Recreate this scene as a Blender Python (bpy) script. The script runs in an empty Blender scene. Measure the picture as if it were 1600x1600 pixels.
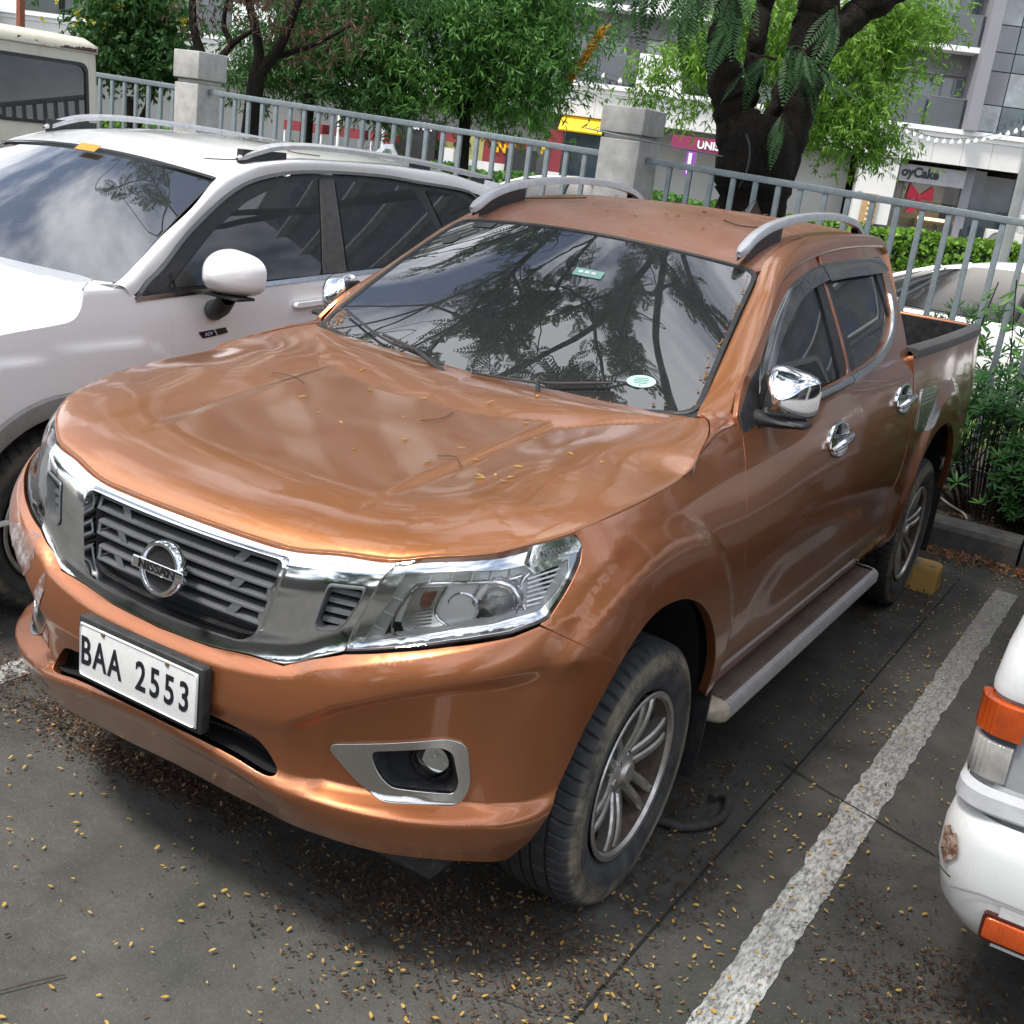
import bpy, math, random
import numpy as np
from mathutils import Vector, Matrix
from mathutils.geometry import delaunay_2d_cdt
random.seed(7); RNG=np.random.default_rng(11)
SC=bpy.context.scene; COL=SC.collection
R=math.radians
# ---------------------------------------------------------------- camera
cam_d=bpy.data.cameras.new('camera'); cam=bpy.data.objects.new('camera',cam_d); COL.objects.link(cam)
yaw,pit,rol=R(-29.42),R(17.49),R(7.58)
fw=Vector((math.sin(yaw)*math.cos(pit),math.cos(yaw)*math.cos(pit),-math.sin(pit)))
rt=fw.cross(Vector((0,0,1))).normalized(); up=rt.cross(fw)
RR=rt*math.cos(rol)+up*math.sin(rol); UU=-rt*math.sin(rol)+up*math.cos(rol)
M=Matrix((RR,UU,-fw)).transposed().to_4x4(); M.translation=Vector((1.921,-2.672,1.970)); cam.matrix_world=M
cam_d.sensor_width=36; cam_d.lens=36*1825.6/1600; cam_d.clip_start=.05; cam_d.clip_end=900
SC.camera=cam
# ---------------------------------------------------------------- sky, sun, exposure
wd=bpy.data.worlds.new('World'); SC.world=wd; wd.use_nodes=True
nt=wd.node_tree; nt.nodes.clear()
def wn(t,**k):
    n=nt.nodes.new(t)
    for a,b in k.items(): setattr(n,a,b)
    return n
SUN_EL,SUN_ROT=R(64),R(205)
sky=wn('ShaderNodeTexSky',sky_type='NISHITA',sun_disc=False,sun_elevation=SUN_EL,sun_rotation=SUN_ROT,air_density=1.0,dust_density=2.0)
tc=wn('ShaderNodeTexCoord'); mp=wn('ShaderNodeMapping'); mp.inputs['Scale'].default_value=(1,1,2.0)
nz=wn('ShaderNodeTexNoise'); nz.inputs['Scale'].default_value=2.6; nz.inputs['Detail'].default_value=7; nz.inputs['Roughness'].default_value=.6
cr=wn('ShaderNodeValToRGB'); cr.color_ramp.elements[0].position=.40; cr.color_ramp.elements[1].position=.58
mx=wn('ShaderNodeMixRGB'); mx.inputs['Color2'].default_value=(12.2,12.5,13.3,1)
bg=wn('ShaderNodeBackground'); bg.inputs['Strength'].default_value=.125
ow=wn('ShaderNodeOutputWorld'); L=nt.links.new
L(tc.outputs['Generated'],mp.inputs['Vector']);L(mp.outputs[0],nz.inputs['Vector']);L(nz.outputs['Fac'],cr.inputs[0]);L(cr.outputs[0],mx.inputs['Fac']);L(sky.outputs[0],mx.inputs['Color1']);L(mx.outputs[0],bg.inputs['Color']);L(bg.outputs[0],ow.inputs[0])
sd=bpy.data.lights.new('sun','SUN'); sun=bpy.data.objects.new('sun',sd); COL.objects.link(sun)
sd.energy=3.3; sd.angle=R(10); sd.color=(1,.965,.90)
az=SUN_ROT
sv=Vector((math.sin(az)*math.cos(SUN_EL),math.cos(az)*math.cos(SUN_EL),math.sin(SUN_EL)))
sun.rotation_euler=sv.to_track_quat('Z','Y').to_euler()
SC.view_settings.view_transform='Standard'; SC.view_settings.look='None'; SC.view_settings.gamma=1; SC.view_settings.exposure=0.58
SC.view_settings.use_curve_mapping=False
SC.render.engine='CYCLES'
SC.cycles.max_bounces=10; SC.cycles.transparent_max_bounces=24; SC.cycles.glossy_bounces=5; SC.cycles.diffuse_bounces=4
# ---------------------------------------------------------------- object helpers
def link(o,parent=None):
    COL.objects.link(o)
    if parent is not None: o.parent=parent
    return o
def tag(o,label=None,cat=None,group=None,kind=None):
    if label:o['label']=label
    if cat:o['category']=cat
    if group:o['group']=group
    if kind:o['kind']=kind
    return o
def thing(name,label,cat,loc=(0,0,0),rz=0,group=None):
    o=bpy.data.objects.new(name,None); o.location=loc; o.rotation_euler=(0,0,rz); o.empty_display_size=.1
    link(o); return tag(o,label,cat,group)
def mesh_np(name,V,F,mat,parent=None,smooth=True,normals=None,auto=None):
    me=bpy.data.meshes.new(name); V=np.asarray(V,float)
    me.from_pydata(V.tolist(),[],[list(map(int,f)) for f in F]); 
    if mat is not None: me.materials.append(mat)
    if smooth: me.polygons.foreach_set('use_smooth',np.ones(len(me.polygons),bool))
    me.update()
    if normals is not None: me.normals_split_custom_set_from_vertices(np.asarray(normals,float).tolist())
    elif auto and smooth: sharp(me,auto)
    return link(bpy.data.objects.new(name,me),parent)
def sharp(me,deg):
    import bmesh
    bm=bmesh.new();bm.from_mesh(me)
    a=R(deg)
    for e in bm.edges:
        if len(e.link_faces)==2 and e.calc_face_angle(0)>a: e.smooth=False
    bm.to_mesh(me);bm.free()
class MB:
    "collects simple solids into one mesh"
    def __init__(s): s.V=[];s.F=[];s.n=0
    def add(s,V,F):
        V=np.asarray(V,float).reshape(-1,3);s.V.append(V);s.F+= [tuple(i+s.n for i in f) for f in F];s.n+=len(V);return s
    def box(s,c,d,rot=None):
        x,y,z=[a/2 for a in d];V=np.array([(i*x,j*y,k*z) for i in(-1,1) for j in(-1,1) for k in(-1,1)],float)
        if rot is not None: V=V@np.array(rot.to_3x3()).T if isinstance(rot,Matrix) else V@np.array(Matrix.Rotation(rot,3,'Z')).T
        return s.add(V+np.array(c),[(0,1,3,2),(4,6,7,5),(0,4,5,1),(2,3,7,6),(0,2,6,4),(1,5,7,3)])
    def box2(s,a,b): return s.box([(p+q)/2 for p,q in zip(a,b)],[abs(q-p) for p,q in zip(a,b)])
    def tube(s,P,r,n=8,cap=True):
        P=np.asarray(P,float);m=len(P);rr=np.full(m,r) if np.isscalar(r) else np.asarray(r,float)
        T=np.gradient(P,axis=0);T/=np.linalg.norm(T,axis=1)[:,None]+1e-12
        u=np.cross(T[0],(0,0,1)); 
        if np.linalg.norm(u)<.1:u=np.cross(T[0],(0,1,0))
        u/=np.linalg.norm(u);V=[]
        for i in range(m):
            u=u-T[i]*(u@T[i]);u/=np.linalg.norm(u);w=np.cross(T[i],u)
            for k in range(n):
                a=2*math.pi*k/n;V.append(P[i]+rr[i]*(u*math.cos(a)+w*math.sin(a)))
        F=[(i*n+k,i*n+(k+1)%n,(i+1)*n+(k+1)%n,(i+1)*n+k) for i in range(m-1) for k in range(n)]
        if cap:F+=[tuple(range(n))[::-1],tuple((m-1)*n+k for k in range(n))]
        return s.add(V,F)
    def lathe(s,prof,n=48,axis='x',c=(0,0,0)):
        "prof: (axial, radius)"
        V=[]
        for a,r in prof:
            for k in range(n):
                t=2*math.pi*k/n;p=(a,r*math.cos(t),r*math.sin(t))
                V.append({'x':p,'y':(p[1],p[0],p[2]),'z':(p[1],p[2],p[0])}[axis])
        m=len(prof);F=[(i*n+k,i*n+(k+1)%n,(i+1)*n+(k+1)%n,(i+1)*n+k) for i in range(m-1) for k in range(n)]
        return s.add(np.array(V)+np.array(c),F)
    def loft(s,C,closed=False):
        "C: list of equal-length point rows"
        C=np.asarray(C,float);m,n=C.shape[:2]
        F=[(i*n+k,i*n+(k+1)%n,(i+1)*n+(k+1)%n,(i+1)*n+k) for i in range(m-1) for k in range(n if closed else n-1)]
        return s.add(C.reshape(-1,3),F)
    def prism(s,poly,y0,y1,ax=(0,2)):
        "extrude a 2D polygon (coords on axes ax) between y0 and y1 on the remaining axis"
        r=3-ax[0]-ax[1];n=len(poly);V=[]
        for yv in (y0,y1):
            for p in poly:
                v=[0,0,0];v[ax[0]]=p[0];v[ax[1]]=p[1];v[r]=yv;V.append(v)
        F=[tuple(range(n)),tuple(range(2*n-1,n-1,-1))]+[(i,(i+1)%n+0+n*0,n+(i+1)%n,n+i) for i in range(n)]
        return s.add(V,F)
    def build(s,name,mat,parent=None,smooth=False,auto=40,bevel=0,weld=False,fix=True):
        V=np.vstack(s.V)
        o=mesh_np(name,V,s.F,mat,parent,smooth=smooth)
        import bmesh
        bm=bmesh.new();bm.from_mesh(o.data)
        if weld: bmesh.ops.remove_doubles(bm,verts=bm.verts,dist=1e-5)
        if fix: bmesh.ops.recalc_face_normals(bm,faces=bm.faces)
        if bevel:
            bmesh.ops.bevel(bm,geom=[e for e in bm.edges if len(e.link_faces)==2 and e.calc_face_angle(0)>R(25)],offset=bevel,segments=2,affect='EDGES',profile=.6)
            for f in bm.faces:f.smooth=True
        bm.to_mesh(o.data);bm.free()
        if smooth or bevel: sharp(o.data,auto if not bevel else 60)
        return o
def cat(P,n=8,closed=False):
    "Catmull-Rom through points"
    P=np.asarray(P,float)
    Q=np.vstack([P[-1],P,P[0],P[1]]) if closed else np.vstack([2*P[0]-P[1],P,2*P[-1]-P[-2]])
    out=[]
    for i in range(1,len(Q)-2):
        t=(np.arange(n)/n)[:,None];a,b,c,d=Q[i-1:i+3]
        out.append(.5*((2*b)+(c-a)*t+(2*a-5*b+4*c-d)*t**2+(3*b-a-3*c+d)*t**3))
    if not closed: out.append(P[-1][None])
    return np.vstack(out)
def resamp(P,n):
    P=np.asarray(P,float);L=np.r_[0,np.cumsum(np.linalg.norm(np.diff(P,axis=0),axis=1))];t=np.linspace(0,L[-1],n)
    return np.stack([np.interp(t,L,P[:,k]) for k in range(P.shape[1])],1)
def rc(poly,r=.01,n=4):
    "round the corners of a closed 2D polygon"
    P=np.asarray(poly,float);out=[];N=len(P)
    for i in range(N):
        a,b,c=P[i-1],P[i],P[(i+1)%N];u=a-b;v=c-b;lu,lv=np.linalg.norm(u),np.linalg.norm(v);q=min(r,lu*.45,lv*.45)
        p0=b+u/lu*q;p1=b+v/lv*q
        for k in range(n+1):
            t=k/n;out.append((1-t)**2*p0+2*t*(1-t)*b+t*t*p1)
    return np.array(out)
def dens(P,step):
    P=np.asarray(P,float);out=[]
    for i in range(len(P)):
        a,b=P[i],P[(i+1)%len(P)];k=max(1,int(np.ceil(np.linalg.norm(b-a)/step)))
        for j in range(k):out.append(a+(b-a)*j/k)
    return np.array(out)
def pip(P,Q):
    x,y=Q[:,0],Q[:,1];ins=np.zeros(len(Q),bool);j=len(P)-1
    for i in range(len(P)):
        xi,yi=P[i];xj,yj=P[j]
        if yi!=yj:
            c=((yi>y)!=(yj>y))&(x<(xj-xi)*(y-yi)/(yj-yi)+xi);ins^=c
        j=i
    return ins
def dist_poly(P,Q):
    A=P;B=np.roll(P,-1,0);best=np.full(len(Q),1e9)
    for a,b in zip(A,B):
        ab=b-a;t=np.clip(((Q-a)@ab)/(ab@ab+1e-15),0,1);d=np.hypot(*(Q-a-t[:,None]*ab).T);best=np.minimum(best,d)
    return best
def tri_poly(outl,holes,res,step=None,extra=None):
    step=step or res
    loops=[dens(o,step) for o in [outl]+list(holes)]
    mn=loops[0].min(0);mxx=loops[0].max(0)
    gx=np.arange(mn[0]+res/2,mxx[0],res);gy=np.arange(mn[1]+res/2,mxx[1],res)
    Q=np.array(np.meshgrid(gx,gy)).reshape(2,-1).T
    if extra is not None:
        E_=np.asarray(extra,float);Q=Q[np.min([((Q-e)**2).sum(1) for e in np.array_split(E_[:1],1)],axis=0)>-1];Q=np.vstack([Q,E_])
    if len(Q):
        k=pip(loops[0],Q)
        for h in loops[1:]:k&=~pip(h,Q)
        Q=Q[k]
    if len(Q):
        dm=np.min([dist_poly(l,Q) for l in loops],axis=0);Q=Q[dm>min(res,.016)*.40]
    pts=np.vstack(loops+[Q]) if len(Q) else np.vstack(loops)
    ed=[];o=0
    for l in loops:
        n=len(l);ed+=[(o+i,o+(i+1)%n) for i in range(n)];o+=n
    vs,es,fs,ov,_,_=delaunay_2d_cdt([Vector(p) for p in pts],ed,[],0,1e-7)
    vs=np.array([tuple(v) for v in vs]);fs=np.array([f for f in fs if len(f)==3])
    cen=vs[fs].mean(1);k=pip(loops[0],cen)
    for h in loops[1:]:k&=~pip(h,cen)
    fs=fs[k]
    a=vs[fs[:,1]]-vs[fs[:,0]];b=vs[fs[:,2]]-vs[fs[:,0]];fl=(a[:,0]*b[:,1]-a[:,1]*b[:,0])<0;fs[fl]=fs[fl][:,::-1]
    return vs,fs
def snorm(surf,P,flip):
    h=.0015
    u=surf(P[:,0]+h,P[:,1])-surf(P[:,0]-h,P[:,1]);v=surf(P[:,0],P[:,1]+h)-surf(P[:,0],P[:,1]-h)
    n=np.cross(u,v);n/=np.linalg.norm(n,axis=1)[:,None]+1e-12
    return -n if flip else n
_pc={}
def panel(name,outl,surf,mat,parent=None,holes=(),res=.02,step=None,flange=.012,flip=False,mirror=False,extra=None):
    key=(np.asarray(outl,float).tobytes(),res,step,len(holes))
    if key not in _pc: _pc[key]=tri_poly(np.asarray(outl,float),[np.asarray(h,float) for h in holes],res,step,extra)
    vs,fs=_pc[key];fs=fs.copy()
    P=surf(vs[:,0],vs[:,1]);N=snorm(surf,vs,flip)
    if flip: fs=fs[:,::-1]
    V=[P];NN=[N];F=[tuple(f) for f in fs];n=len(P)
    if flange:
        cnt={}
        for f in fs:
            for a,b in ((f[0],f[1]),(f[1],f[2]),(f[2],f[0])): cnt[(a,b)]=1
        be=[(a,b) for (a,b) in cnt if (b,a) not in cnt]
        # outward-in-surface directions per border vertex
        T={}
        for a,b in be:
            e=P[b]-P[a];e/=np.linalg.norm(e)+1e-12;o=np.cross(e,N[a])
            for v in(a,b):T[v]=T.get(v,0)+o
        ids=sorted(T);ix={v:i for i,v in enumerate(ids)};m=len(ids)
        o=np.array([T[v]/(np.linalg.norm(T[v])+1e-12) for v in ids]);Nb=N[ids];Pb=P[ids]
        r=min(.0022,flange*.3)
        k45=(o+Nb)/1.4142
        V+= [Pb+o*r*.7-Nb*r*.3, Pb+o*r-Nb*r, Pb+o*r-Nb*flange];NN+=[k45,o,o]
        for a,b in be:
            i,j=ix[a],ix[b]
            F+=[(b,a,n+i,n+j),(n+j,n+i,n+m+i,n+m+j),(n+m+j,n+m+i,n+2*m+i,n+2*m+j)]
    V=np.vstack(V);NN=np.vstack(NN)
    if mirror:
        V=V*[-1,1,1];NN=NN*[-1,1,1];F=[f[::-1] for f in F]
    return mesh_np(name,V,F,mat,parent,normals=NN)
def both(name,*a,**k):
    return [panel(name,*a,**k),panel(name,*a,mirror=True,**k)]
def text_mesh(name,txt,size,mat,parent,Mx,extrude=.002,sx=1.0,bold=0.0,space=1.0,align='CENTER'):
    cu=bpy.data.curves.new(name,'FONT');cu.body=txt;cu.size=size;cu.extrude=extrude;cu.align_x=align;cu.align_y='CENTER';cu.offset=bold;cu.space_character=space;cu.resolution_u=4
    ob=bpy.data.objects.new(name,cu);me=bpy.data.meshes.new_from_object(ob)
    bpy.data.objects.remove(ob);bpy.data.curves.remove(cu)
    me.transform(Matrix.Scale(sx,4,(1,0,0)));me.transform(Mx);me.materials.clear();me.materials.append(mat);me.name=name
    return link(bpy.data.objects.new(name,me),parent)
def frame(o,x,y):
    "4x4 with local x,y axes mapped to world vectors x,y"
    x=Vector(x).normalized();y=Vector(y);y=(y-x*y.dot(x)).normalized();z=x.cross(y)
    m=Matrix((x,y,z)).transposed().to_4x4();m.translation=Vector(o);return m
def copy_tree(o,loc=None,rz=None,parent=None,label=None):
    c=o.copy();COL.objects.link(c);c.parent=parent
    if loc is not None:c.location=loc
    if rz is not None:c.rotation_euler=(0,0,rz)
    if label:c['label']=label
    for ch in [q for q in bpy.data.objects if q.parent==o and q is not c]: copy_tree(ch,parent=c)
    return c
# ---------------------------------------------------------------- materials
MATS={}
class NT:
    def __init__(s,name):
        s.m=bpy.data.materials.new(name);s.m.use_nodes=True;s.t=s.m.node_tree;s.t.nodes.clear()
        s.out=s.t.nodes.new('ShaderNodeOutputMaterial');s.tc=s.t.nodes.new('ShaderNodeTexCoord')
    def n(s,t,**k):
        q=s.t.nodes.new('ShaderNode'+t)
        for a,b in k.items():
            if a.startswith('i_'):
                q.inputs[a[2:].replace('_',' ')].default_value=b
            else:setattr(q,a,b)
        return q
    def l(s,a,b):s.t.links.new(a,b)
    def noise(s,scale,detail=5,rough=.6,vec=None,stretch=None):
        q=s.n('TexNoise');q.inputs['Scale'].default_value=scale;q.inputs['Detail'].default_value=detail;q.inputs['Roughness'].default_value=rough
        v=vec or s.tc.outputs['Object']
        if stretch:
            m=s.n('Mapping');m.inputs['Scale'].default_value=stretch;s.l(v,m.inputs[0]);v=m.outputs[0]
        s.l(v,q.inputs['Vector']);return q.outputs['Fac']
    def ramp(s,f,a,b,c0=(0,0,0,1),c1=(1,1,1,1)):
        q=s.n('ValToRGB');e=q.color_ramp.elements;e[0].position=a;e[1].position=b;e[0].color=c0 if len(c0)==4 else (*c0,1);e[1].color=c1 if len(c1)==4 else (*c1,1);s.l(f,q.inputs[0]);return q.outputs[0]
    def mix(s,f,a,b,mode='MIX'):
        q=s.n('MixRGB',blend_type=mode)
        for i,v in ((0,f),(1,a),(2,b)):
            if hasattr(v,'node'):s.l(v,q.inputs[i])
            elif i==0:q.inputs[0].default_value=v
            else:q.inputs[i].default_value=(*v,1) if len(v)==3 else v
        return q.outputs[0]
    def math(s,op,a,b=0.):
        q=s.n('Math',operation=op)
        for i,v in ((0,a),(1,b)):
            if hasattr(v,'node'):s.l(v,q.inputs[i])
            else:q.inputs[i].default_value=v
        return q.outputs[0]
    def bump(s,h,strength=.3,dist=.002):
        q=s.n('Bump');q.inputs['Strength'].default_value=strength;q.inputs['Distance'].default_value=dist;s.l(h,q.inputs['Height']);return q.outputs[0]
    def bsdf(s,col,rough=.5,metal=0.,spec=.5,coat=0.,coatr=.03,trans=0.,ior=1.45,nrm=None,emit=None,es=0.,alpha=1.):
        q=s.n('BsdfPrincipled')
        for k,v in (('Base Color',col),('Roughness',rough),('Metallic',metal),('Specular IOR Level',spec),('Coat Weight',coat),('Coat Roughness',coatr),('Transmission Weight',trans),('IOR',ior),('Normal',nrm),('Emission Color',emit),('Emission Strength',es),('Alpha',alpha)):
            if v is None:continue
            if hasattr(v,'node'):s.l(v,q.inputs[k])
            elif k in('Base Color','Emission Color'):q.inputs[k].default_value=(*v[:3],1)
            else:q.inputs[k].default_value=v
        return q.outputs[0]
    def fin(s,sh):
        s.l(sh,s.out.inputs['Surface']);return s.m
def simple(name,col,rough=.5,metal=0.,var=.12,vs=6.,dirt=0.,dcol=(.16,.13,.10),coat=0.,bump=0.,bs=120.,spec=.5):
    t=NT(name);f=t.noise(vs,6);c=t.mix(t.ramp(f,.3,.7),tuple(v*(1-var) for v in col),tuple(min(1,v*(1+var)) for v in col))
    r=rough
    if dirt:
        g=t.math('MULTIPLY',t.ramp(t.noise(vs*2.3,8,.7),.42,.72),dirt);c=t.mix(g,c,dcol);r=t.math('ADD',rough,t.math('MULTIPLY',g,.4))
    nr=t.bump(t.noise(bs,3),bump) if bump else None
    return t.fin(t.bsdf(c,r,metal,coat=coat,nrm=nr,spec=spec))
def paint(name,col,metal,rough,dust,dcol,coat=1.,scr=.0):
    t=NT(name)
    fl=t.noise(900,2);c=t.mix(t.ramp(fl,.35,.65),tuple(v*.86 for v in col),tuple(v*1.14 for v in col))
    geo=t.n('NewGeometry');sp=t.n('SeparateXYZ');t.l(geo.outputs['Normal'],sp.inputs[0])
    upf=t.ramp(sp.outputs['Z'],.0,.95)
    n1=t.ramp(t.noise(3.2,9,.65),.30,.75);n2=t.ramp(t.noise(26,6,.7,stretch=(1,1,.35)),.45,.75)
    d=t.math('MULTIPLY',t.math('ADD',t.math('MULTIPLY',n1,.7),t.math('MULTIPLY',n2,.35)),dust)
    d=t.math('MULTIPLY',d,t.math('ADD',t.math('MULTIPLY',upf,.55),.45))
    c=t.mix(d,c,dcol)
    rr=t.math('ADD',rough,t.math('MULTIPLY',d,.25));cr_=t.math('ADD',.035,t.math('MULTIPLY',d,.50))
    mt=t.math('MULTIPLY',t.math('SUBTRACT',1.0,d),metal)
    nb=t.bump(t.noise(5,3),.015,.003)
    return t.fin(t.bsdf(c,rr,mt,coat=coat,coatr=cr_,nrm=nb))
def glass(name,tint,op,rough=.0,dirt=.0,dcol=(.3,.3,.28),fk=1.5):
    "clear or tinted pane: fresnel mirror over a tinted see-through layer"
    t=NT(name);tr=t.n('BsdfTransparent');tr.inputs[0].default_value=(*tint,1)
    df=t.bsdf(tuple(x*.06 for x in tint),.4);m1=t.n('MixShader');m1.inputs[0].default_value=op;t.l(tr.outputs[0],m1.inputs[1]);t.l(df,m1.inputs[2])
    gl=t.n('BsdfGlossy');gl.inputs['Roughness'].default_value=rough
    fr=t.n('Fresnel');fr.inputs[0].default_value=1.55
    k=t.math('MINIMUM',t.math('ADD',t.math('MULTIPLY',fr.outputs[0],fk),.02),1.0)
    m2=t.n('MixShader');t.l(k,m2.inputs[0]);t.l(m1.outputs[0],m2.inputs[1]);t.l(gl.outputs[0],m2.inputs[2]);o=m2.outputs[0]
    if dirt:
        d=t.bsdf(dcol,.8);m3=t.n('MixShader');g=t.math('MULTIPLY',t.ramp(t.noise(9,9,.7),.45,.8),dirt);t.l(g,m3.inputs[0]);t.l(o,m3.inputs[1]);t.l(d,m3.inputs[2]);o=m3.outputs[0]
    return t.fin(o)
def leafmat(name,c0,c1,rough=.55,c2=None):
    "colour varies leaf by leaf through the mesh attribute 'tint'"
    t=NT(name);a=t.n('Attribute',attribute_name='tint');q=t.n('ValToRGB');e=q.color_ramp.elements;e[0].color=(*c0,1);e[1].color=(*c1,1)
    if c2: w=e.new(.9);w.color=(*c1,1);e[-1].color=(*c2,1)
    t.l(a.outputs['Fac'],q.inputs[0]);b=t.bsdf(q.outputs[0],rough,spec=.35);tl=t.n('BsdfTranslucent');t.l(q.outputs[0],tl.inputs[0])
    m=t.n('MixShader');m.inputs[0].default_value=.35;t.l(b,m.inputs[1]);t.l(tl.outputs[0],m.inputs[2]);return t.fin(m.outputs[0])
COPPER=(.46,.175,.060)
M_copper=paint('copper_metallic_paint',COPPER,.80,.34,.22,(.25,.155,.10))
M_copper_dust=paint('copper_paint_with_dust',(.33,.13,.065),.35,.45,.95,(.21,.135,.105),coat=.4)
M_copper_side=paint('copper_paint_side',(.40,.140,.052),.80,.33,.30,(.16,.095,.065))
M_white=paint('white_car_paint',(.88,.88,.87),0,.35,.10,(.55,.53,.49))
M_white_old=paint('old_white_paint',(.76,.77,.76),0,.45,.42,(.44,.42,.38),coat=.5)
M_chrome=simple('chrome',(.82,.83,.85),.07,1.,.03,8,.22,(.35,.33,.30))
M_chrome_dull=simple('dull_chrome',(.60,.60,.59),.20,1.,.05,9,.25,(.38,.36,.33))
M_silver=simple('silver_rail_paint',(.60,.60,.61),.38,.55,.06,10,.35,(.3,.28,.25))
M_alloy=simple('dirty_alloy',(.52,.51,.49),.30,.9,.14,20,.45,(.20,.16,.12))
M_blackpl=simple('black_plastic',(.018,.019,.021),.42,0,.2,15,.35,(.10,.09,.08))
M_blackgl=simple('gloss_black',(.01,.01,.012),.12,0,.1,10,.25,(.08,.07,.06))
M_greypl=simple('grille_grey_plastic',(.125,.130,.138),.42,.25,.15,20,.35,(.16,.15,.13))
M_black=simple('matt_black',(.008,.008,.009),.8,0,.2,8)
M_rubber=simple('tyre_rubber',(.030,.031,.033),.75,0,.2,18,.55,(.12,.10,.08),bump=.3)
M_ws=glass('windscreen_glass',(.22,.25,.26),.6,.0,.07,(.20,.21,.20),fk=2.3)
M_tint=glass('tinted_side_glass',(.08,.09,.095),.85,.0,.05,fk=.75)
M_lens=glass('clear_lens',(.96,.965,.95),.01,.02,.10,(.60,.60,.55),fk=1.0)
def lens_mat(name,c,sc=160):
    t=NT(name);w=t.n('TexWave');w.inputs['Scale'].default_value=sc/6.;w.inputs['Distortion'].default_value=.0;t.l(t.tc.outputs['Object'],w.inputs['Vector']);cc=t.mix(t.ramp(t.noise(14,5),.3,.7),tuple(v*.7 for v in c),tuple(min(1,v*1.25) for v in c))
    return t.fin(t.bsdf(cc,.18,nrm=t.bump(w.outputs['Fac'],.5,.003),coat=.7))
M_amber=lens_mat('amber_lens',(.50,.075,.010))
M_red=simple('red_lens',(.5,.01,.01),.15,0,.1,30,coat=1)
M_plate=simple('plate_white',(.72,.73,.71),.35,0,.05,20,.2,(.4,.38,.34))
M_plate_ink=simple('plate_ink',(.012,.013,.02),.4,0,.05)
M_concrete=simple('pillar_concrete',(.44,.43,.41),.9,0,.16,5,.5,(.22,.21,.18),bump=.4,bs=60)
M_step=simple('step_pad',(.115,.085,.068),.75,0,.25,9,.55,(.17,.13,.10))
# ---- truck body surfaces -------------------------------------------------
BK=[(0,-.905),(.2,-.90),(.4,-.878),(.55,-.835),(.68,-.765),(.78,-.675),(.85,-.565),(.893,-.43),(.915,-.25),(.922,0),(.926,.6),(.928,1.6),(.927,2.6),(.926,3.15),(.915,3.6),(.895,4.0),(.86,4.12)]
def crom(K,n=40):
    K=np.array(K,float);P=np.vstack([[-K[1][0],K[1][1]],K,2*K[-1]-K[-2]]);out=[]
    for i in range(1,len(P)-2):
        p0,p1,p2,p3=P[i-1:i+3]
        d=[np.sqrt(np.linalg.norm(P[j+1]-P[j])) for j in (i-1,i,i+1)]
        t0,t1,t2,t3=0,d[0],d[0]+d[1],sum(d)
        t=(t1+(t2-t1)*np.arange(n)/n)[:,None]
        A1=(t1-t)/(t1-t0)*p0+(t-t0)/(t1-t0)*p1;A2=(t2-t)/(t2-t1)*p1+(t-t1)/(t2-t1)*p2;A3=(t3-t)/(t3-t2)*p2+(t-t2)/(t3-t2)*p3
        B1=(t2-t)/(t2-t0)*A1+(t-t0)/(t2-t0)*A2;B2=(t3-t)/(t3-t1)*A2+(t-t1)/(t3-t1)*A3
        out.append((t2-t)/(t2-t1)*B1+(t-t1)/(t2-t1)*B2)
    out.append(K[-1][None]);return np.vstack(out)
PC=crom(BK);PS=np.r_[0,np.cumsum(np.linalg.norm(np.diff(PC,axis=0),axis=1))]
_k=np.exp(-np.linspace(-2,2,9)**2)
def _sm(a):
    b=np.pad(a,4,mode='edge');return np.convolve(b,_k/_k.sum(),'valid')
PT=np.gradient(PC,PS,axis=0);PT/=np.linalg.norm(PT,axis=1)[:,None]
PN=np.c_[PT[:,1],-PT[:,0]];PN[0]=(0,-1)
PN=np.c_[_sm(PN[:,0]),_sm(PN[:,1])];PN[0]=(0,-1);PN/=np.linalg.norm(PN,axis=1)[:,None]
def s_of_y(y):
    i=np.argmax(PS>.8);return np.interp(y,PC[i:,1],PS[i:])
def hermite(K,x):
    K=np.asarray(K,float);xs,ys=K[:,0],K[:,1];h=np.diff(xs);dl=np.diff(ys)/h
    m=np.zeros(len(xs))
    for i in range(1,len(xs)-1):
        if dl[i-1]*dl[i]>0:
            w1,w2=2*h[i]+h[i-1],h[i]+2*h[i-1];m[i]=(w1+w2)/(w1/dl[i-1]+w2/dl[i])
    m[-1]=dl[-1];m[0]=0 if xs[0]==0 else dl[0]
    x=np.clip(x,xs[0],xs[-1]);i=np.clip(np.searchsorted(xs,x,side='right')-1,0,len(xs)-2)
    t=(x-xs[i])/h[i]
    return (2*t**3-3*t**2+1)*ys[i]+(t**3-2*t**2+t)*h[i]*m[i]+(-2*t**3+3*t**2)*ys[i+1]+(t**3-t**2)*h[i]*m[i+1]
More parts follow.
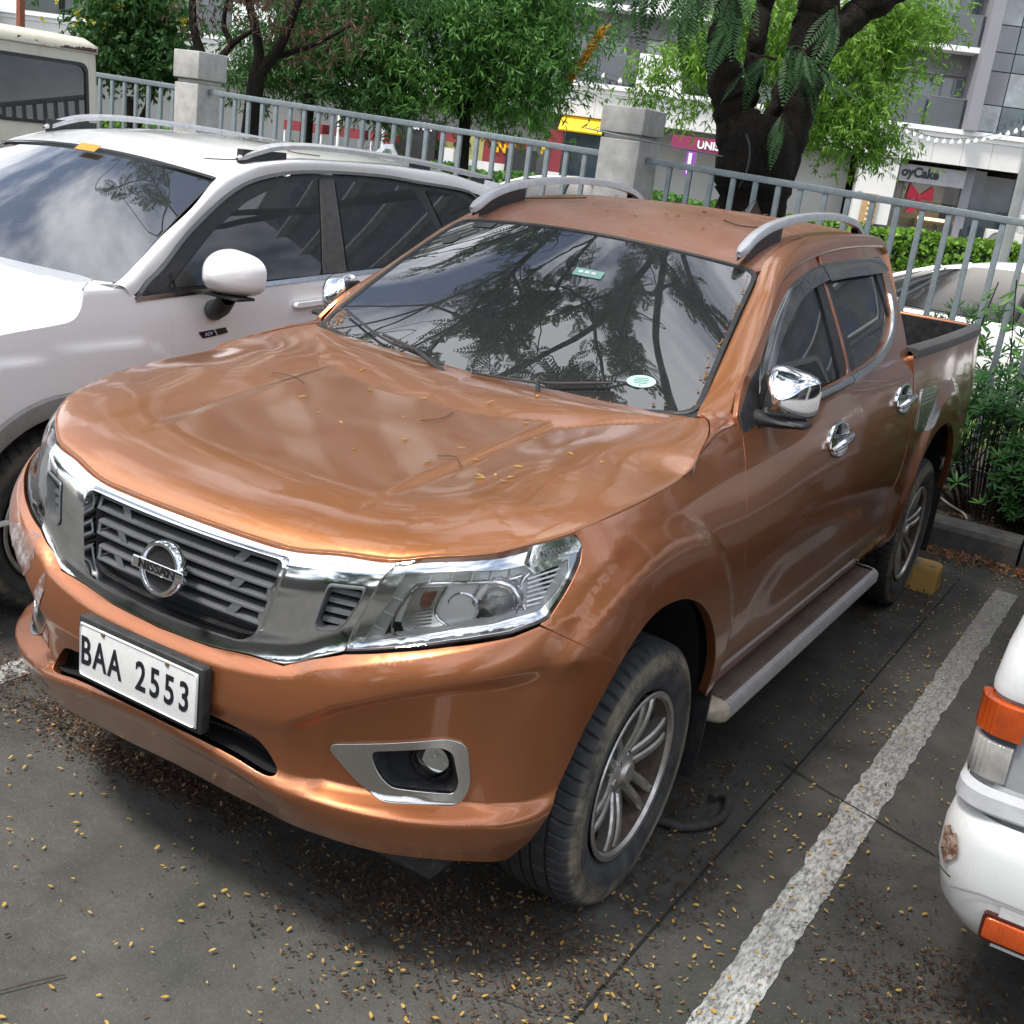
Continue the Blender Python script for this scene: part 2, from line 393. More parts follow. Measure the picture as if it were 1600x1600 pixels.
# rows: (s, z, d)
_Y=lambda y:float(s_of_y(y))
SA,S0,S5,S9,SB,SE=_Y(-.3),_Y(0),_Y(.5),_Y(1.6),_Y(2.6),_Y(4.1)
ROWS=[
 [(0,.400,-.10),(.25,.40,-.09),(.45,.385,-.07),(.75,.365,-.06),(1.0,.36,-.055),(SA,.40,-.05),(S5,.42,-.045),(S9,.44,-.045),(SB,.44,-.045),(SE,.50,-.03)],
 [(0,.500,-.035),(.25,.49,-.03),(.45,.455,-.025),(.62,.450,-.02),(.85,.438,-.02),(1.0,.43,-.02),(SA,.47,-.025),(S5,.49,-.026),(S9,.50,-.024),(SB,.50,-.024),(SE,.56,-.02)],
 [(0,.560,-.00),(.22,.545,-.00),(.40,.517,.002),(.46,.510,-.004),(.52,.505,-.008),(.64,.500,-.006),(.85,.490,-.004),(1.0,.480,-.003),(SA,.53,-.012),(S5,.56,-.012),(S9,.56,-.012),(SB,.58,-.012),(SE,.62,-.01)],
 [(0,.60,-.03),(.22,.585,-.03),(.40,.555,-.022),(.455,.548,-.036),(.50,.545,-.056),(.64,.537,-.062),(.85,.525,-.052),(1.0,.525,-.024),(SA,.60,-.006),(S5,.63,-.005),(S9,.63,-.005),(SB,.65,-.005),(SE,.68,-.005)],
 [(0,.640,-.012),(.22,.63,-.012),(.40,.64,-.010),(.44,.665,-.022),(.54,.725,-.052),(.80,.805,-.040),(1.0,.82,-.014),(SA,.77,0),(S5,.76,0),(S9,.76,0),(SB,.78,0),(SE,.80,0)],
 [(0,.68,.002),(.22,.68,.002),(.40,.70,.006),(.54,.775,.010),(.80,.862,.010),(1.0,.885,.004),(SA,.88,0),(S5,.88,-.003),(S9,.88,-.003),(SB,.90,-.003),(SE,.92,-.003)],
 [(0,.750,-.006),(.17,.755,-.006),(.40,.79,-.008),(.47,.825,-.010),(.75,.910,-.010),(.90,.945,-.008),(1.0,.97,-.006),(SA,1.0,-.005),(S5,1.01,-.016),(S9,1.01,-.016),(SB,1.03,-.012),(SE,1.05,-.008)],
 [(0,.785,-.035),(.17,.79,-.035),(.40,.825,-.040),(.47,.86,-.045),(.75,.935,-.045),(.90,.965,-.035),(1.0,.99,-.018),(SA,1.08,-.020),(S5,1.14,-.052),(_Y(1.1),1.135,-.040),(S9,1.13,-.037),(SB,1.15,-.026),(SE,1.17,-.02)],
 [(0,1.018,-.080),(.30,1.018,-.080),(.45,1.034,-.080),(.53,1.045,-.081),(.67,1.066,-.082),(.84,1.088,-.083),(.97,1.106,-.082),(1.1,1.120,-.076),(SA,1.14,-.060),(S0,1.185,-.072),(S5,1.22,-.092),(_Y(.8),1.225,-.082),(_Y(1.15),1.225,-.068),(S9,1.225,-.060),(SB,1.25,-.047),(SE,1.27,-.035)],
 [(0,1.05,-.112),(.30,1.05,-.112),(.45,1.065,-.112),(.53,1.075,-.112),(.67,1.10,-.112),(.84,1.12,-.110),(.97,1.14,-.103),(1.1,1.155,-.093),(SA,1.18,-.093),(S0,1.225,-.100),(S5,1.27,-.124),(_Y(.8),1.28,-.108),(_Y(1.15),1.28,-.086),(S9,1.28,-.076),(SB,1.31,-.062),(SE,1.33,-.045)]]
# front wheel-arch opening (y,z) and the rear one
ARCH=[(-.545,.30),(-.53,.335),(-.495,.38),(-.482,.47),(-.435,.58),(-.39,.69),(-.335,.785),(-.285,.84),(-.228,.885),(-.165,.912),(-.085,.920),(.035,.905),(.15,.861),(.23,.808),(.29,.75),(.345,.68),(.388,.603),(.42,.50),(.44,.40),(.445,.30)]
RARCH=[(2.62,.30),(2.615,.50),(2.625,.62),(2.665,.75),(2.73,.84),(2.83,.905),(2.96,.945),(3.12,.955),(3.26,.935),(3.38,.885),(3.48,.815),(3.56,.72),(3.62,.60),(3.65,.48),(3.66,.30)]
def sstep(a,b,x):
    t=np.clip((x-a)/(b-a),0,1);return t*t*(3-2*t)
def W(s,z,off=0.):
    s=np.atleast_1d(np.asarray(s,float));z=np.atleast_1d(np.asarray(z,float))
    a=np.abs(s)
    Z=np.array([hermite([(k[0],k[1]) for k in r],a) for r in ROWS]);D=np.array([hermite([(k[0],k[2]) for k in r],a) for r in ROWS])
    h=np.diff(Z,axis=0);dl=np.diff(D,axis=0)/h;M=np.zeros_like(Z)
    w1=2*h[1:]+h[:-1];w2=h[1:]+2*h[:-1]
    with np.errstate(all='ignore'):
        m=(w1+w2)/(w1/dl[:-1]+w2/dl[1:])
    M[1:-1]=np.where(dl[:-1]*dl[1:]>0,m,0);M[0]=dl[0];M[-1]=dl[-1]
    i=np.clip((z[None]>=Z).sum(0)-1,0,len(ROWS)-2);c=np.arange(len(a))
    t=(z-Z[i,c])/h[i,c];tc=np.clip(t,0,1)
    d=(2*tc**3-3*tc**2+1)*D[i,c]+(tc**3-2*tc**2+tc)*h[i,c]*M[i,c]+(-2*tc**3+3*tc**2)*D[i+1,c]+(tc**3-tc**2)*h[i,c]*M[i+1,c]
    d=d+np.where(t<0,t*h[i,c]*M[i,c],0)+np.where(t>1,(t-1)*h[i,c]*M[i+1,c],0)
    x=np.interp(a,PS,PC[:,0]);y=np.interp(a,PS,PC[:,1]);nx=np.interp(a,PS,PN[:,0]);ny=np.interp(a,PS,PN[:,1])
    yy=y
    # flares
    r=np.hypot(yy+.07,z-.53);w=sstep(-.60,-.30,yy)
    k=1-sstep(.535,.60,r+.06*np.clip(-yy-.05,0,1)*0)
    d=d+.020*k*sstep(.60,.9,a)*(.35+.65*w)*(yy<1.2)
    r2=np.hypot(yy-3.17,z-.53);d=d+.024*(1-sstep(.55,.63,r2))*(yy>1.8)
    # hollow along the doors
    d=d-.012*np.exp(-((z-.72)/.09)**2)*sstep(.62,1.0,yy)*(1-sstep(2.3,2.6,yy))
    d=d+off
    return np.stack([np.sign(s+1e-12)*(x+nx*d),y+ny*d,z],-1)
def GS(y,z,off=0.,side=1):
    y=np.atleast_1d(np.asarray(y,float));z=np.atleast_1d(np.asarray(z,float))
    e=z-1.28
    x=.853-.42*e-.25*np.clip(e,0,None)**2
    x=x-.052*(1-sstep(.35,1.55,y))      # the cab narrows towards the screen
    x=x-.035*sstep(2.2,2.75,y)*sstep(1.3,1.7,z)
    return np.stack([side*(x+off),y,z],-1)
# ================================================================ the copper pickup truck
def Pt(s,z,off=0.): return W(s,z,off)[0]
def Nr(s,z):
    n=snorm(W,np.array([[s,z]],float),False)[0]
    return n
_t=Nr(.5,.7); WFLIP=bool(_t[1]>0)          # outward normal must face the front here
def Nw(s,z): 
    n=Nr(s,z); return -n if WFLIP else n
def SIDE(s,z,off=0.):
    s=np.atleast_1d(np.asarray(s,float));z=np.atleast_1d(np.asarray(z,float))
    a=W(s,np.minimum(z,1.31),off);b=GS(a[:,1],z,off)
    k=sstep(1.23,1.30,z)[:,None];o=a*(1-k)+b*k;o[:,2]=z;return o
truck=thing('pickup_truck','dusty copper double cab pickup with chrome grille and plate BAA 2553','pickup truck')
# ---- hood
def toS(y): return float(s_of_y(y))
fr_s=np.r_[np.linspace(0,1.05,28),1.09,1.115];fr_z=hermite([(0,1.045),(.30,1.045),(.46,1.065),(.61,1.078),(.69,1.094),(.86,1.112),(.985,1.132),(1.115,1.146)],fr_s)+.003
FR=W(fr_s,fr_z)
sd_pts=np.vstack([W([1.23,1.4,1.514,1.60,1.66],[1.165,1.180,1.187,1.193,1.200]),[(.838,.19,1.221),(.820,.27,1.238),(.790,.385,1.260),(.750,.468,1.277),(.716,.490,1.283)]])
SDc=cat(np.vstack([FR[-1:],sd_pts]),6)
rear=cat([(.716,.490,1.283),(.66,.488,1.281),(.55,.458,1.271),(.42,.432,1.262),(.22,.438,1.254),(0,.445,1.251)],6)
half=np.vstack([FR,SDc[1:],rear[1:]])
hout=np.vstack([half[:,:2],(half*[-1,1,1])[::-1][1:-1,:2]])
_sy,_sx,_sz=SDc[:,1],SDc[:,0],SDc[:,2]
HE=resamp(np.vstack([half[:len(FR)],SDc[1:]]),400);HK=np.interp(np.linspace(0,1,400),[0,.42,.60,1],[1,1,2.6,3.2])
def edge_near(x,y):
    d=np.empty(len(x));zn=np.empty(len(x));kn=np.empty(len(x))
    for i in range(0,len(x),4000):
        D=(x[i:i+4000,None]-HE[None,:,0])**2+(y[i:i+4000,None]-HE[None,:,1])**2
        W8=np.exp(-(D-D.min(1)[:,None])/(.0004+.10*D.min(1)[:,None]));W8/=W8.sum(1)[:,None]
        d[i:i+4000]=np.sqrt(D.min(1));zn[i:i+4000]=W8@HE[:,2];kn[i:i+4000]=W8@HK
    return d,zn,kn
def tps_fit(P,Z,lam=1e-4):
    "thin plate spline: the tautest sheet through the given heights"
    n=len(P);D=np.sqrt(((P[:,None]-P[None])**2).sum(-1))+1e-12;K=D**2*np.log(D)+np.eye(n)*lam;Q=np.c_[np.ones(n),P]
    A=np.block([[K,Q],[Q.T,np.zeros((3,3))]]);w=np.linalg.solve(A,np.r_[Z,0,0,0]);return P,w
def tps(T,x,y):
    P,w=T;out=np.empty(len(x))
    for i in range(0,len(x),6000):
        D=np.sqrt((x[i:i+6000,None]-P[None,:,0])**2+(y[i:i+6000,None]-P[None,:,1])**2)+1e-12;out[i:i+6000]=(D**2*np.log(D))@w[:-3]+w[-3]+w[-2]*x[i:i+6000]+w[-1]*y[i:i+6000]
    return out
_hc=np.array([(.0,-.70,1.118),(.0,-.50,1.147),(.0,-.2,1.184),(.0,.15,1.220),(.36,-.58,1.140),(.40,-.25,1.183),(.42,.10,1.222),(.58,-.42,1.172),(.62,-.15,1.207),(.64,.12,1.233),(.62,.33,1.256),(.72,-.30,1.178)])
_hs=SDc[6::4]+[0,0,.002];_hr=rear[::4]
_hp=np.vstack([_hc,_hs,_hr]);_hp=np.vstack([_hp,(_hp*[-1,1,1])[np.abs(_hp[:,0])>.01]])
HT=tps_fit(_hp[:,:2],_hp[:,2],3e-4)
def hoodz(x,y):
    x=np.abs(np.atleast_1d(x)).astype(float);y=np.atleast_1d(y).astype(float)
    x,y=np.broadcast_arrays(x,y)
    B=tps(HT,x,y)
    xr=.36+.055*(y+.47);t=x-xr;en2=sstep(-.66,-.36,y)*(1-sstep(.25,.46,y))
    B=B-.0085*sstep(-.006,.040,t)*np.exp(-(np.clip(t,0,None)/.15)**2)*en2
    d,zn,kk_=edge_near(x,y)
    lip=hermite([(0,0),(.015,.22),(.04,.48),(.08,.72),(.14,.89),(.24,1.0),(9,1.0)],d*kk_)
    return zn+(np.maximum(B,zn-.01)-zn)*lip
def hood_s(x,y): 
    z=hoodz(x,y);return np.stack([np.atleast_1d(x),np.atleast_1d(y),z],-1)
_t2=np.gradient(HE[:,:2],axis=0);_t2/=np.linalg.norm(_t2,axis=1)[:,None];_n2=np.c_[-_t2[:,1],_t2[:,0]]
lip_pts=np.vstack([(HE[::2,:2]+_n2[::2]*o) for o in(.0075,.014,.022,.031,.041)]);lip_pts=lip_pts[np.abs(lip_pts[:,0])>.004];lip_pts=np.vstack([lip_pts,lip_pts*[-1,1]])
panel('hood',hout,hood_s,M_copper,truck,res=.0145,step=.012,flange=.018,extra=lip_pts)
# dark engine bay and inner body under every panel gap
inn=[(-1.25,.5),(-1.0,.42),(1.0,.42),(1.25,.5)]
b=MB();
for sgn in(1,-1):
    ss=np.r_[np.linspace(.0,1.02,30)]
    rows=[W(ss,np.interp(ss,[0,.45,1.02],[zb,zb,zb]),-.05)*[sgn,1,1] for zb in (.46,.6,.72,.84,.95,1.03)]
    b.loft(np.array(rows))
    ss=np.linspace(1.02,S0+.46,26);zlo=np.interp(ss-S0,[-.6,-.5,-.35,-.1,.1,.3,.46],[.9,.9,.93,.97,.97,.93,.9])
    zhi=np.interp(ss,[1.02,1.12,1.3,2.0],[1.08,1.10,1.14,1.16]);b.loft(np.array([W(ss,zlo+(zhi-zlo)*k,-.035)*[sgn,1,1] for k in(0,.5,1)]))
    ss=np.linspace(S0+.46,SB+.02,30);b.loft(np.array([W(ss,ss*0+zb,-.03)*[sgn,1,1] for zb in(.47,.6,.8,1.0,1.2,1.27)]))
b.build('inner_body',M_black,truck,smooth=True)
# ---- front bumper
bl=[(0,.378),(.25,.372),(.42,.385),(.52,.388),(.65,.380),(.80,.370),(1.0,.333),(1.03,.345)]
bu=[(1.062,.385),(1.068,.471),(1.11,.579),(1.155,.694),(1.21,.787),(1.241,.822)]
bt=[(1.207,.845),(1.081,.915),(.999,.957),(.968,.970),(.905,.951),(.758,.923),(.642,.897),(.523,.868),(.45,.840),(.377,.806),(.278,.798),(.166,.785),(0,.779)]
def rowpts(s0,s1,zlo=0,zhi=9,ds=.011,sym=True):
    out=[];ss=np.arange(s0,s1,ds)
    for r in ROWS[1:-1]:
        z=hermite([(k[0],k[1]) for k in r],ss)
        for dz in(-.0045,.0,.0045): out.append(np.c_[ss,z+dz])
    out=np.vstack(out);out=out[(out[:,1]>zlo)&(out[:,1]<zhi)]+RNG.normal(0,.0002,(0,2)).sum()
    return np.vstack([out,out*[-1,1]]) if sym else out
hb=np.vstack([cat(bl,5),cat(bu,5),bt])
bout=np.vstack([hb,(hb*[-1,1])[::-1][1:-1]])
inh=[(0,.566),(.153,.562),(.269,.552),(.36,.537),(.388,.545),(.372,.575),(.335,.612),(.29,.624),(.167,.636),(0,.641)]
inh=np.vstack([cat(inh,4),(cat(inh,4)*[-1,1])[::-1][1:-1]])
fog_o=rc([(.492,.634),(.787,.689),(.838,.674),(.860,.572),(.842,.522),(.634,.524),(.575,.556)],.03)
fog_i=rc([(.600,.638),(.774,.668),(.806,.655),(.832,.575),(.822,.546),(.659,.550),(.622,.585)],.022)
mir=lambda P:np.asarray(P)*[-1,1]
panel('front_bumper',bout,W,M_copper_side,truck,holes=[inh,rc(dens(fog_o,.02),.001,1),mir(dens(fog_o,.02))],res=.0105,step=.009,flange=.03,flip=WFLIP,extra=rowpts(0,1.26,.45))
def offs(o): return lambda s,z:W(s,z,o)
def bowl(name,outl,o0,o1,mat,parent,shrink=.0,sgn=1,surf=W):
    P=dens(np.asarray(outl,float),.012);c=P.mean(0);Q=c+(P-c)*(1-shrink)
    a=surf(P[:,0],P[:,1],o0);d=surf(Q[:,0],Q[:,1],o1);m=(a+d)/2+0
    o=MB().loft(np.array([np.vstack([k,k[:1]])*[sgn,1,1] for k in(a,m,d)])).build(name,mat,parent,smooth=True)
    return o
# intake pocket
P=dens(inh,.03);a=W(P[:,0],P[:,1],-.02);d=a+[0,.10,0];c0=d.mean(0)
MB().loft(np.array([np.vstack([a,a[:1]]),np.vstack([d,d[:1]])])).add(np.vstack([d,c0[None]]),[(i,(i+1)%len(d),len(d)) for i in range(len(d))]).build('lower_intake',M_black,truck,smooth=False)
b=MB()
for zz in(.575,.60,.622):
    ss=np.linspace(-.34,.34,25);b.tube(W(ss,ss*0+zz,-.05),.005,6)
b.build('intake_bar',M_blackpl,truck,smooth=True)
for sg in(1,-1):
    mm=dict(mirror=sg<0)
    f=panel('fog_lamp_surround',fog_o,offs(.007),M_chrome_dull,truck,holes=[fog_i],res=.012,flange=.03,flip=WFLIP,**mm)
    bowl('fog_lamp_pocket',fog_i,.004,-.06,M_blackpl,f,.25,sg)
    Q=np.asarray(fog_i);cc=Q.mean(0);panel('fog_lamp_back',cc+(Q-cc)*.78,offs(-.055),M_blackpl,f,res=.03,flange=0,flip=WFLIP,**mm)
    o=Pt(.765,.606,-.045)*[sg,1,1];n=Vector((.35*sg,-1,0)).normalized()
    fm=frame(o,n.cross(Vector((0,0,1))),(0,0,1))
    def disc(prof,name,mat,par,n_=32,m_=None):
        k=MB().lathe(prof,n_,'z').build(name,mat,par,smooth=True,auto=50);k.data.transform(m_ if m_ is not None else fm);return k
    # frame's z axis is n x z crossed with z = +-n ; make it face out
    if (fm.to_3x3()@Vector((0,0,1))).dot(n)<0: fm=fm@Matrix.Rotation(math.pi,4,'Y')
    disc([(-.02,.05),(.012,.05),(.018,.046),(.010,.041)],'fog_lamp_ring',M_blackgl,f)
    disc([(.0,.0),(.002,.02),(.0,.040)],'fog_lamp_reflector',M_chrome,f)
    disc([(.014,.0),(.012,.025),(.006,.042)],'fog_lamp_glass',M_lens,f)
# ---- grille
chr_o=np.vstack([cat([(0,1.042),(.171,1.042),(.323,1.044),(.461,1.063),(.547,1.069),(.608,1.075)],4),[(.583,1.044),(.536,.939),(.519,.876)],cat([(.45,.846),(.377,.813),(.278,.806),(.166,.792),(0,.786)],3)])
chr_o=np.vstack([chr_o,(chr_o*[-1,1])[::-1][1:-1]])
gro=rc([(0,1.034),(.345,1.036),(.322,.95),(.298,.848),(.262,.824),(.13,.818),(0,.815),(-.13,.818),(-.262,.824),(-.298,.848),(-.322,.95),(-.345,1.036)],.025)
gro=np.array([p for p in gro])
vent=rc([(.455,1.012),(.553,1.022),(.548,1.000),(.512,.932),(.492,.910),(.440,.900),(.432,.915)],.012)
gr=thing_g=mesh=None
GR=panel('chrome_grille_surround',chr_o,offs(.004),M_chrome,truck,holes=[gro,vent,mir(vent)],res=.011,step=.009,flange=.04,flip=WFLIP,extra=rowpts(0,.62,.77))
Q=gro.copy();cc=np.array([0,.93]);q2=cc+(Q-cc)*[.955,.93]
def ring(name,A,B,oa,om,ob,mat,parent,sg=1):
    A=resamp(np.vstack([A,A[:1]]),160)[:-1];B=resamp(np.vstack([B,B[:1]]),160)[:-1];Mi=(A+B)/2
    rows=[W(A[:,0],A[:,1],oa),W(A[:,0]*.75+B[:,0]*.25,A[:,1]*.75+B[:,1]*.25,om),W(A[:,0]*.25+B[:,0]*.75,A[:,1]*.25+B[:,1]*.75,om),W(B[:,0],B[:,1],ob)]
    return MB().loft(np.array([np.vstack([r,r[:1]])*[sg,1,1] for r in rows])).build(name,mat,parent,smooth=True)
ring('grille_frame',gro,q2,.004,.012,-.03,M_chrome,GR)
panel('grille_backing',cc+(Q-cc)*1.0,offs(-.075),M_black,GR,res=.04,flange=0,flip=WFLIP)
bowl('grille_tunnel',q2,-.02,-.08,M_blackpl,GR,.02)
# slat bars of the grille, three double rows
def xlim(z): return float(np.interp(z,[.83,.85,.95,1.03],[.262,.285,.308,.328]))-.012
def bar_(zc,h,x0,x1,o=-.022,dp=.03):
    ss=np.linspace(x0,x1,max(3,int(abs(x1-x0)/.03)+2))
    a=W(ss,ss*0+zc+h/2,o);b_=W(ss,ss*0+zc-h/2,o);t=np.array([0,dp,0]);r=h*.28
    a1=W(ss,ss*0+zc+h/2-r,o+.005);b1=W(ss,ss*0+zc-h/2+r,o+.005)
    return np.array([a+t,a,a1,b1,b_,b_+t])
for zc in(1.000,.940,.879):
    b=MB()
    for dz in(.0145,-.0145):
        X=xlim(zc);b.loft(bar_(zc+dz,.011,-X,X))
    for x0 in(.0,):
        pass
    for sg in(1,-1):
        for xa in(.19,):
            if xlim(zc)-xa<.03: continue
            ss=np.array([xa,xa+.028]);top=W(ss*sg,ss*0+zc+.012,-.018);bot=W((ss-.02)*sg,ss*0+zc-.012,-.018)
            t=np.array([0,.03,0]);b.loft(np.array([top+t,top,bot,bot+t]))
        X=xlim(zc);ss=np.array([X-.012,X]);top=W(ss*sg,ss*0+zc+.014,-.018);bot=W(ss*sg,ss*0+zc-.014,-.018);b.loft(np.array([top,bot]))
    b.build('grille_slat',M_greypl,GR,smooth=True,auto=35)
b=MB()
for zc in(1.026,.970,.910,.846):
    X=xlim(zc);b.loft(bar_(zc,.006,-X,X,-.045,.02))
for x in np.arange(-.30,.31,.05): b.tube([Pt(x,.84,-.06),Pt(x,1.02,-.06)],.003,4)
b.build('grille_mesh',M_blackpl,GR)
for sg in(1,-1):
    v=np.asarray(vent);c2=v.mean(0)
    ring('vent_frame',vent,c2+(v-c2)*.86,.006,.009,-.02,M_greypl,GR,sg)
    panel('vent_backing',vent,offs(-.04),M_black,GR,res=.03,flange=0,flip=WFLIP,mirror=sg<0)
    b=MB()
    for zz in(.995,.972,.949,.926):
        x0=float(np.interp(zz,[.90,1.01],[.440,.462]));x1=float(np.interp(zz,[.93,1.02],[.508,.548]))
        ss=np.linspace(x0,x1,4);a=W(ss,ss*0+zz+.005,-.012);a2=W(ss,ss*0+zz-.006,-.010)
        b.loft(np.array([a+[0,.02,0],a,a2,a2+[0,.02,0]])*[sg,1,1])
    b.build('vent_slat',M_greypl,GR)
# emblem
em=frame((0,-.868,.929),(1,0,0),(0,.14,1));EO=thing('emblem','', '') if False else None
EMB=MB()
prof=[]
ring_pts=[]
for k in range(56):
    a=2*math.pi*k/56;rows=[]
    for (rr,zz) in((.068,-.01),(.067,.006),(.062,.013),(.055,.013),(.050,.006),(.049,-.01)):
        rows.append((rr*math.cos(a),rr*math.sin(a),zz))
    ring_pts.append(rows)
ring_pts.append(ring_pts[0]);EMB.loft(np.array(ring_pts))
emb=EMB.build('emblem',M_chrome,GR,smooth=True,auto=50);emb.data.transform(em)
e2=MB().lathe([(.004,0.0001),(.004,.05)],40,'z').build('emblem_backing',M_black,emb);e2.data.transform(em)
e3=MB().box((0,0,.010),(.164,.028,.016)).build('emblem_bar',M_chrome,emb,bevel=.003);e3.data.transform(em)
text_mesh('emblem_lettering','NISSAN',.030,M_blackgl,emb,em@Matrix.Translation((0,0,.0188)),.0006,sx=1.12,bold=.0009,space=1.08)
# ---- crinkled film patches taped over the damaged bumper corner
tp=NT('crinkled_film');tr_=tp.n('BsdfTransparent');bs_=tp.bsdf(tp.mix(tp.ramp(tp.noise(30,7,.75),.35,.65),(.30,.22,.20),(.62,.56,.56)),.22,coat=.6,nrm=tp.bump(tp.noise(55,6,.8),1.0,.012));mm__=tp.n('MixShader');tp.l(tp.ramp(tp.noise(16,6,.7),.38,.60),mm__.inputs[0]);tp.l(tr_.outputs[0],mm__.inputs[1]);tp.l(bs_,mm__.inputs[2]);M_film=tp.fin(mm__.outputs[0])
for P_ in ([(.70,.83),(.60,.865),(.50,.862),(.465,.80),(.50,.755),(.56,.74),(.60,.69),(.68,.70),(.74,.76)],[(.66,.69),(.585,.70),(.55,.64),(.50,.60),(.44,.595),(.455,.555),(.56,.545),(.66,.57),(.74,.62)],[(.415,.80),(.398,.76),(.425,.68),(.462,.60),(.475,.62),(.452,.70),(.432,.76)],[(.50,.50),(.44,.52),(.42,.46),(.48,.42),(.56,.44)]):
    panel('film_patch',rc([(-s_,z_) for s_,z_ in P_],.012),offs(.0025),M_film,truck,res=.02,flange=0,flip=WFLIP)
# ---- licence plate
pb=MB().box((0,-.915,.680),(.415,.03,.165)).build('plate_holder',M_blackpl,truck,bevel=.006)
pl_=MB().box((0,-.9335,.681),(.392,.004,.137)).build('licence_plate',M_plate,truck,bevel=.0015)
pm=frame((0,-.9362,.676),(1,0,0),(0,0,1))
text_mesh('plate_lettering','BAA',.104,M_plate_ink,pl_,pm@Matrix.Translation((-.122,.000,0)),.0008,sx=.66,bold=.0016,space=1.18)
text_mesh('plate_lettering','2553',.104,M_plate_ink,pl_,pm@Matrix.Translation((.086,.000,0)),.0008,sx=.70,bold=.0016,space=1.30)
b=MB()
for x,z in((-.115,.742),(.100,.742)): b.lathe([(-.9395,0.0001),(-.939,.005),(-.936,.0065)],10,'y',(x,0,z))
b.build('plate_screw',simple('rusty_screw',(.25,.16,.09),.6,.6,.3,200),pl_,smooth=True)
b=MB()
A=rc([(-.196,-.0685),(.196,-.0685),(.196,.0685),(-.196,.0685)],.012);Bq=A*[.985,.96]
b.loft(np.array([[(p[0],-.9355,p[1]+.681) for p in np.vstack([A,A[:1]])],[(p[0],-.9385,p[1]+.681) for p in np.vstack([(A+Bq)/2,((A+Bq)/2)[:1]])],[(p[0],-.9355,p[1]+.681) for p in np.vstack([Bq,Bq[:1]])]]))
b.build('plate_rim',M_plate,pl_,smooth=True)
# ---- headlights
lamp_o=np.array([(.612,1.076),(.686,1.092),(.78,1.102),(.856,1.110),(.93,1.121),(.985,1.130),(1.05,1.137),(1.108,1.142),(1.130,1.134),(1.136,1.118),(1.114,1.090),(1.043,1.026),(.997,.987),(.968,.977),(.905,.958),(.83,.944),(.758,.930),(.642,.904),(.523,.875),(.530,.91),(.540,.939),(.563,.99),(.588,1.044)])
lamp_i=np.array([(.636,1.056),(.72,1.068),(.80,1.076),(.90,1.081),(.960,1.088),(.985,1.070),(1.095,1.092),(1.085,1.070),(1.035,1.028),(.980,.995),(.954,.988),(.870,.966),(.787,.952),(.65,.921),(.556,.895),(.575,.935),(.605,.99)])
M_lampgrey=simple('lamp_housing_grey',(.80,.80,.78),.40,.0,.03,30,.05)
M_lampdark=simple('lamp_housing_dark',(.30,.30,.30),.25,.8,.1,30)
M_drl=simple('light_guide',(.50,.52,.48),.25,.2,.08,60)
M_amberref=simple('amber_reflector',(.26,.12,.08),.25,.5,.3,60)
def wtube(name,pts,off,r,mat,parent,sg,n=8,closed=False,dense=.012):
    P=np.asarray(pts,float);Q=cat(P,5,closed);Q3=W(Q[:,0],Q[:,1],off)*[sg,1,1]
    return MB().tube(np.vstack([Q3,Q3[:1]]) if closed else Q3,r,n).build(name,mat,parent,smooth=True)
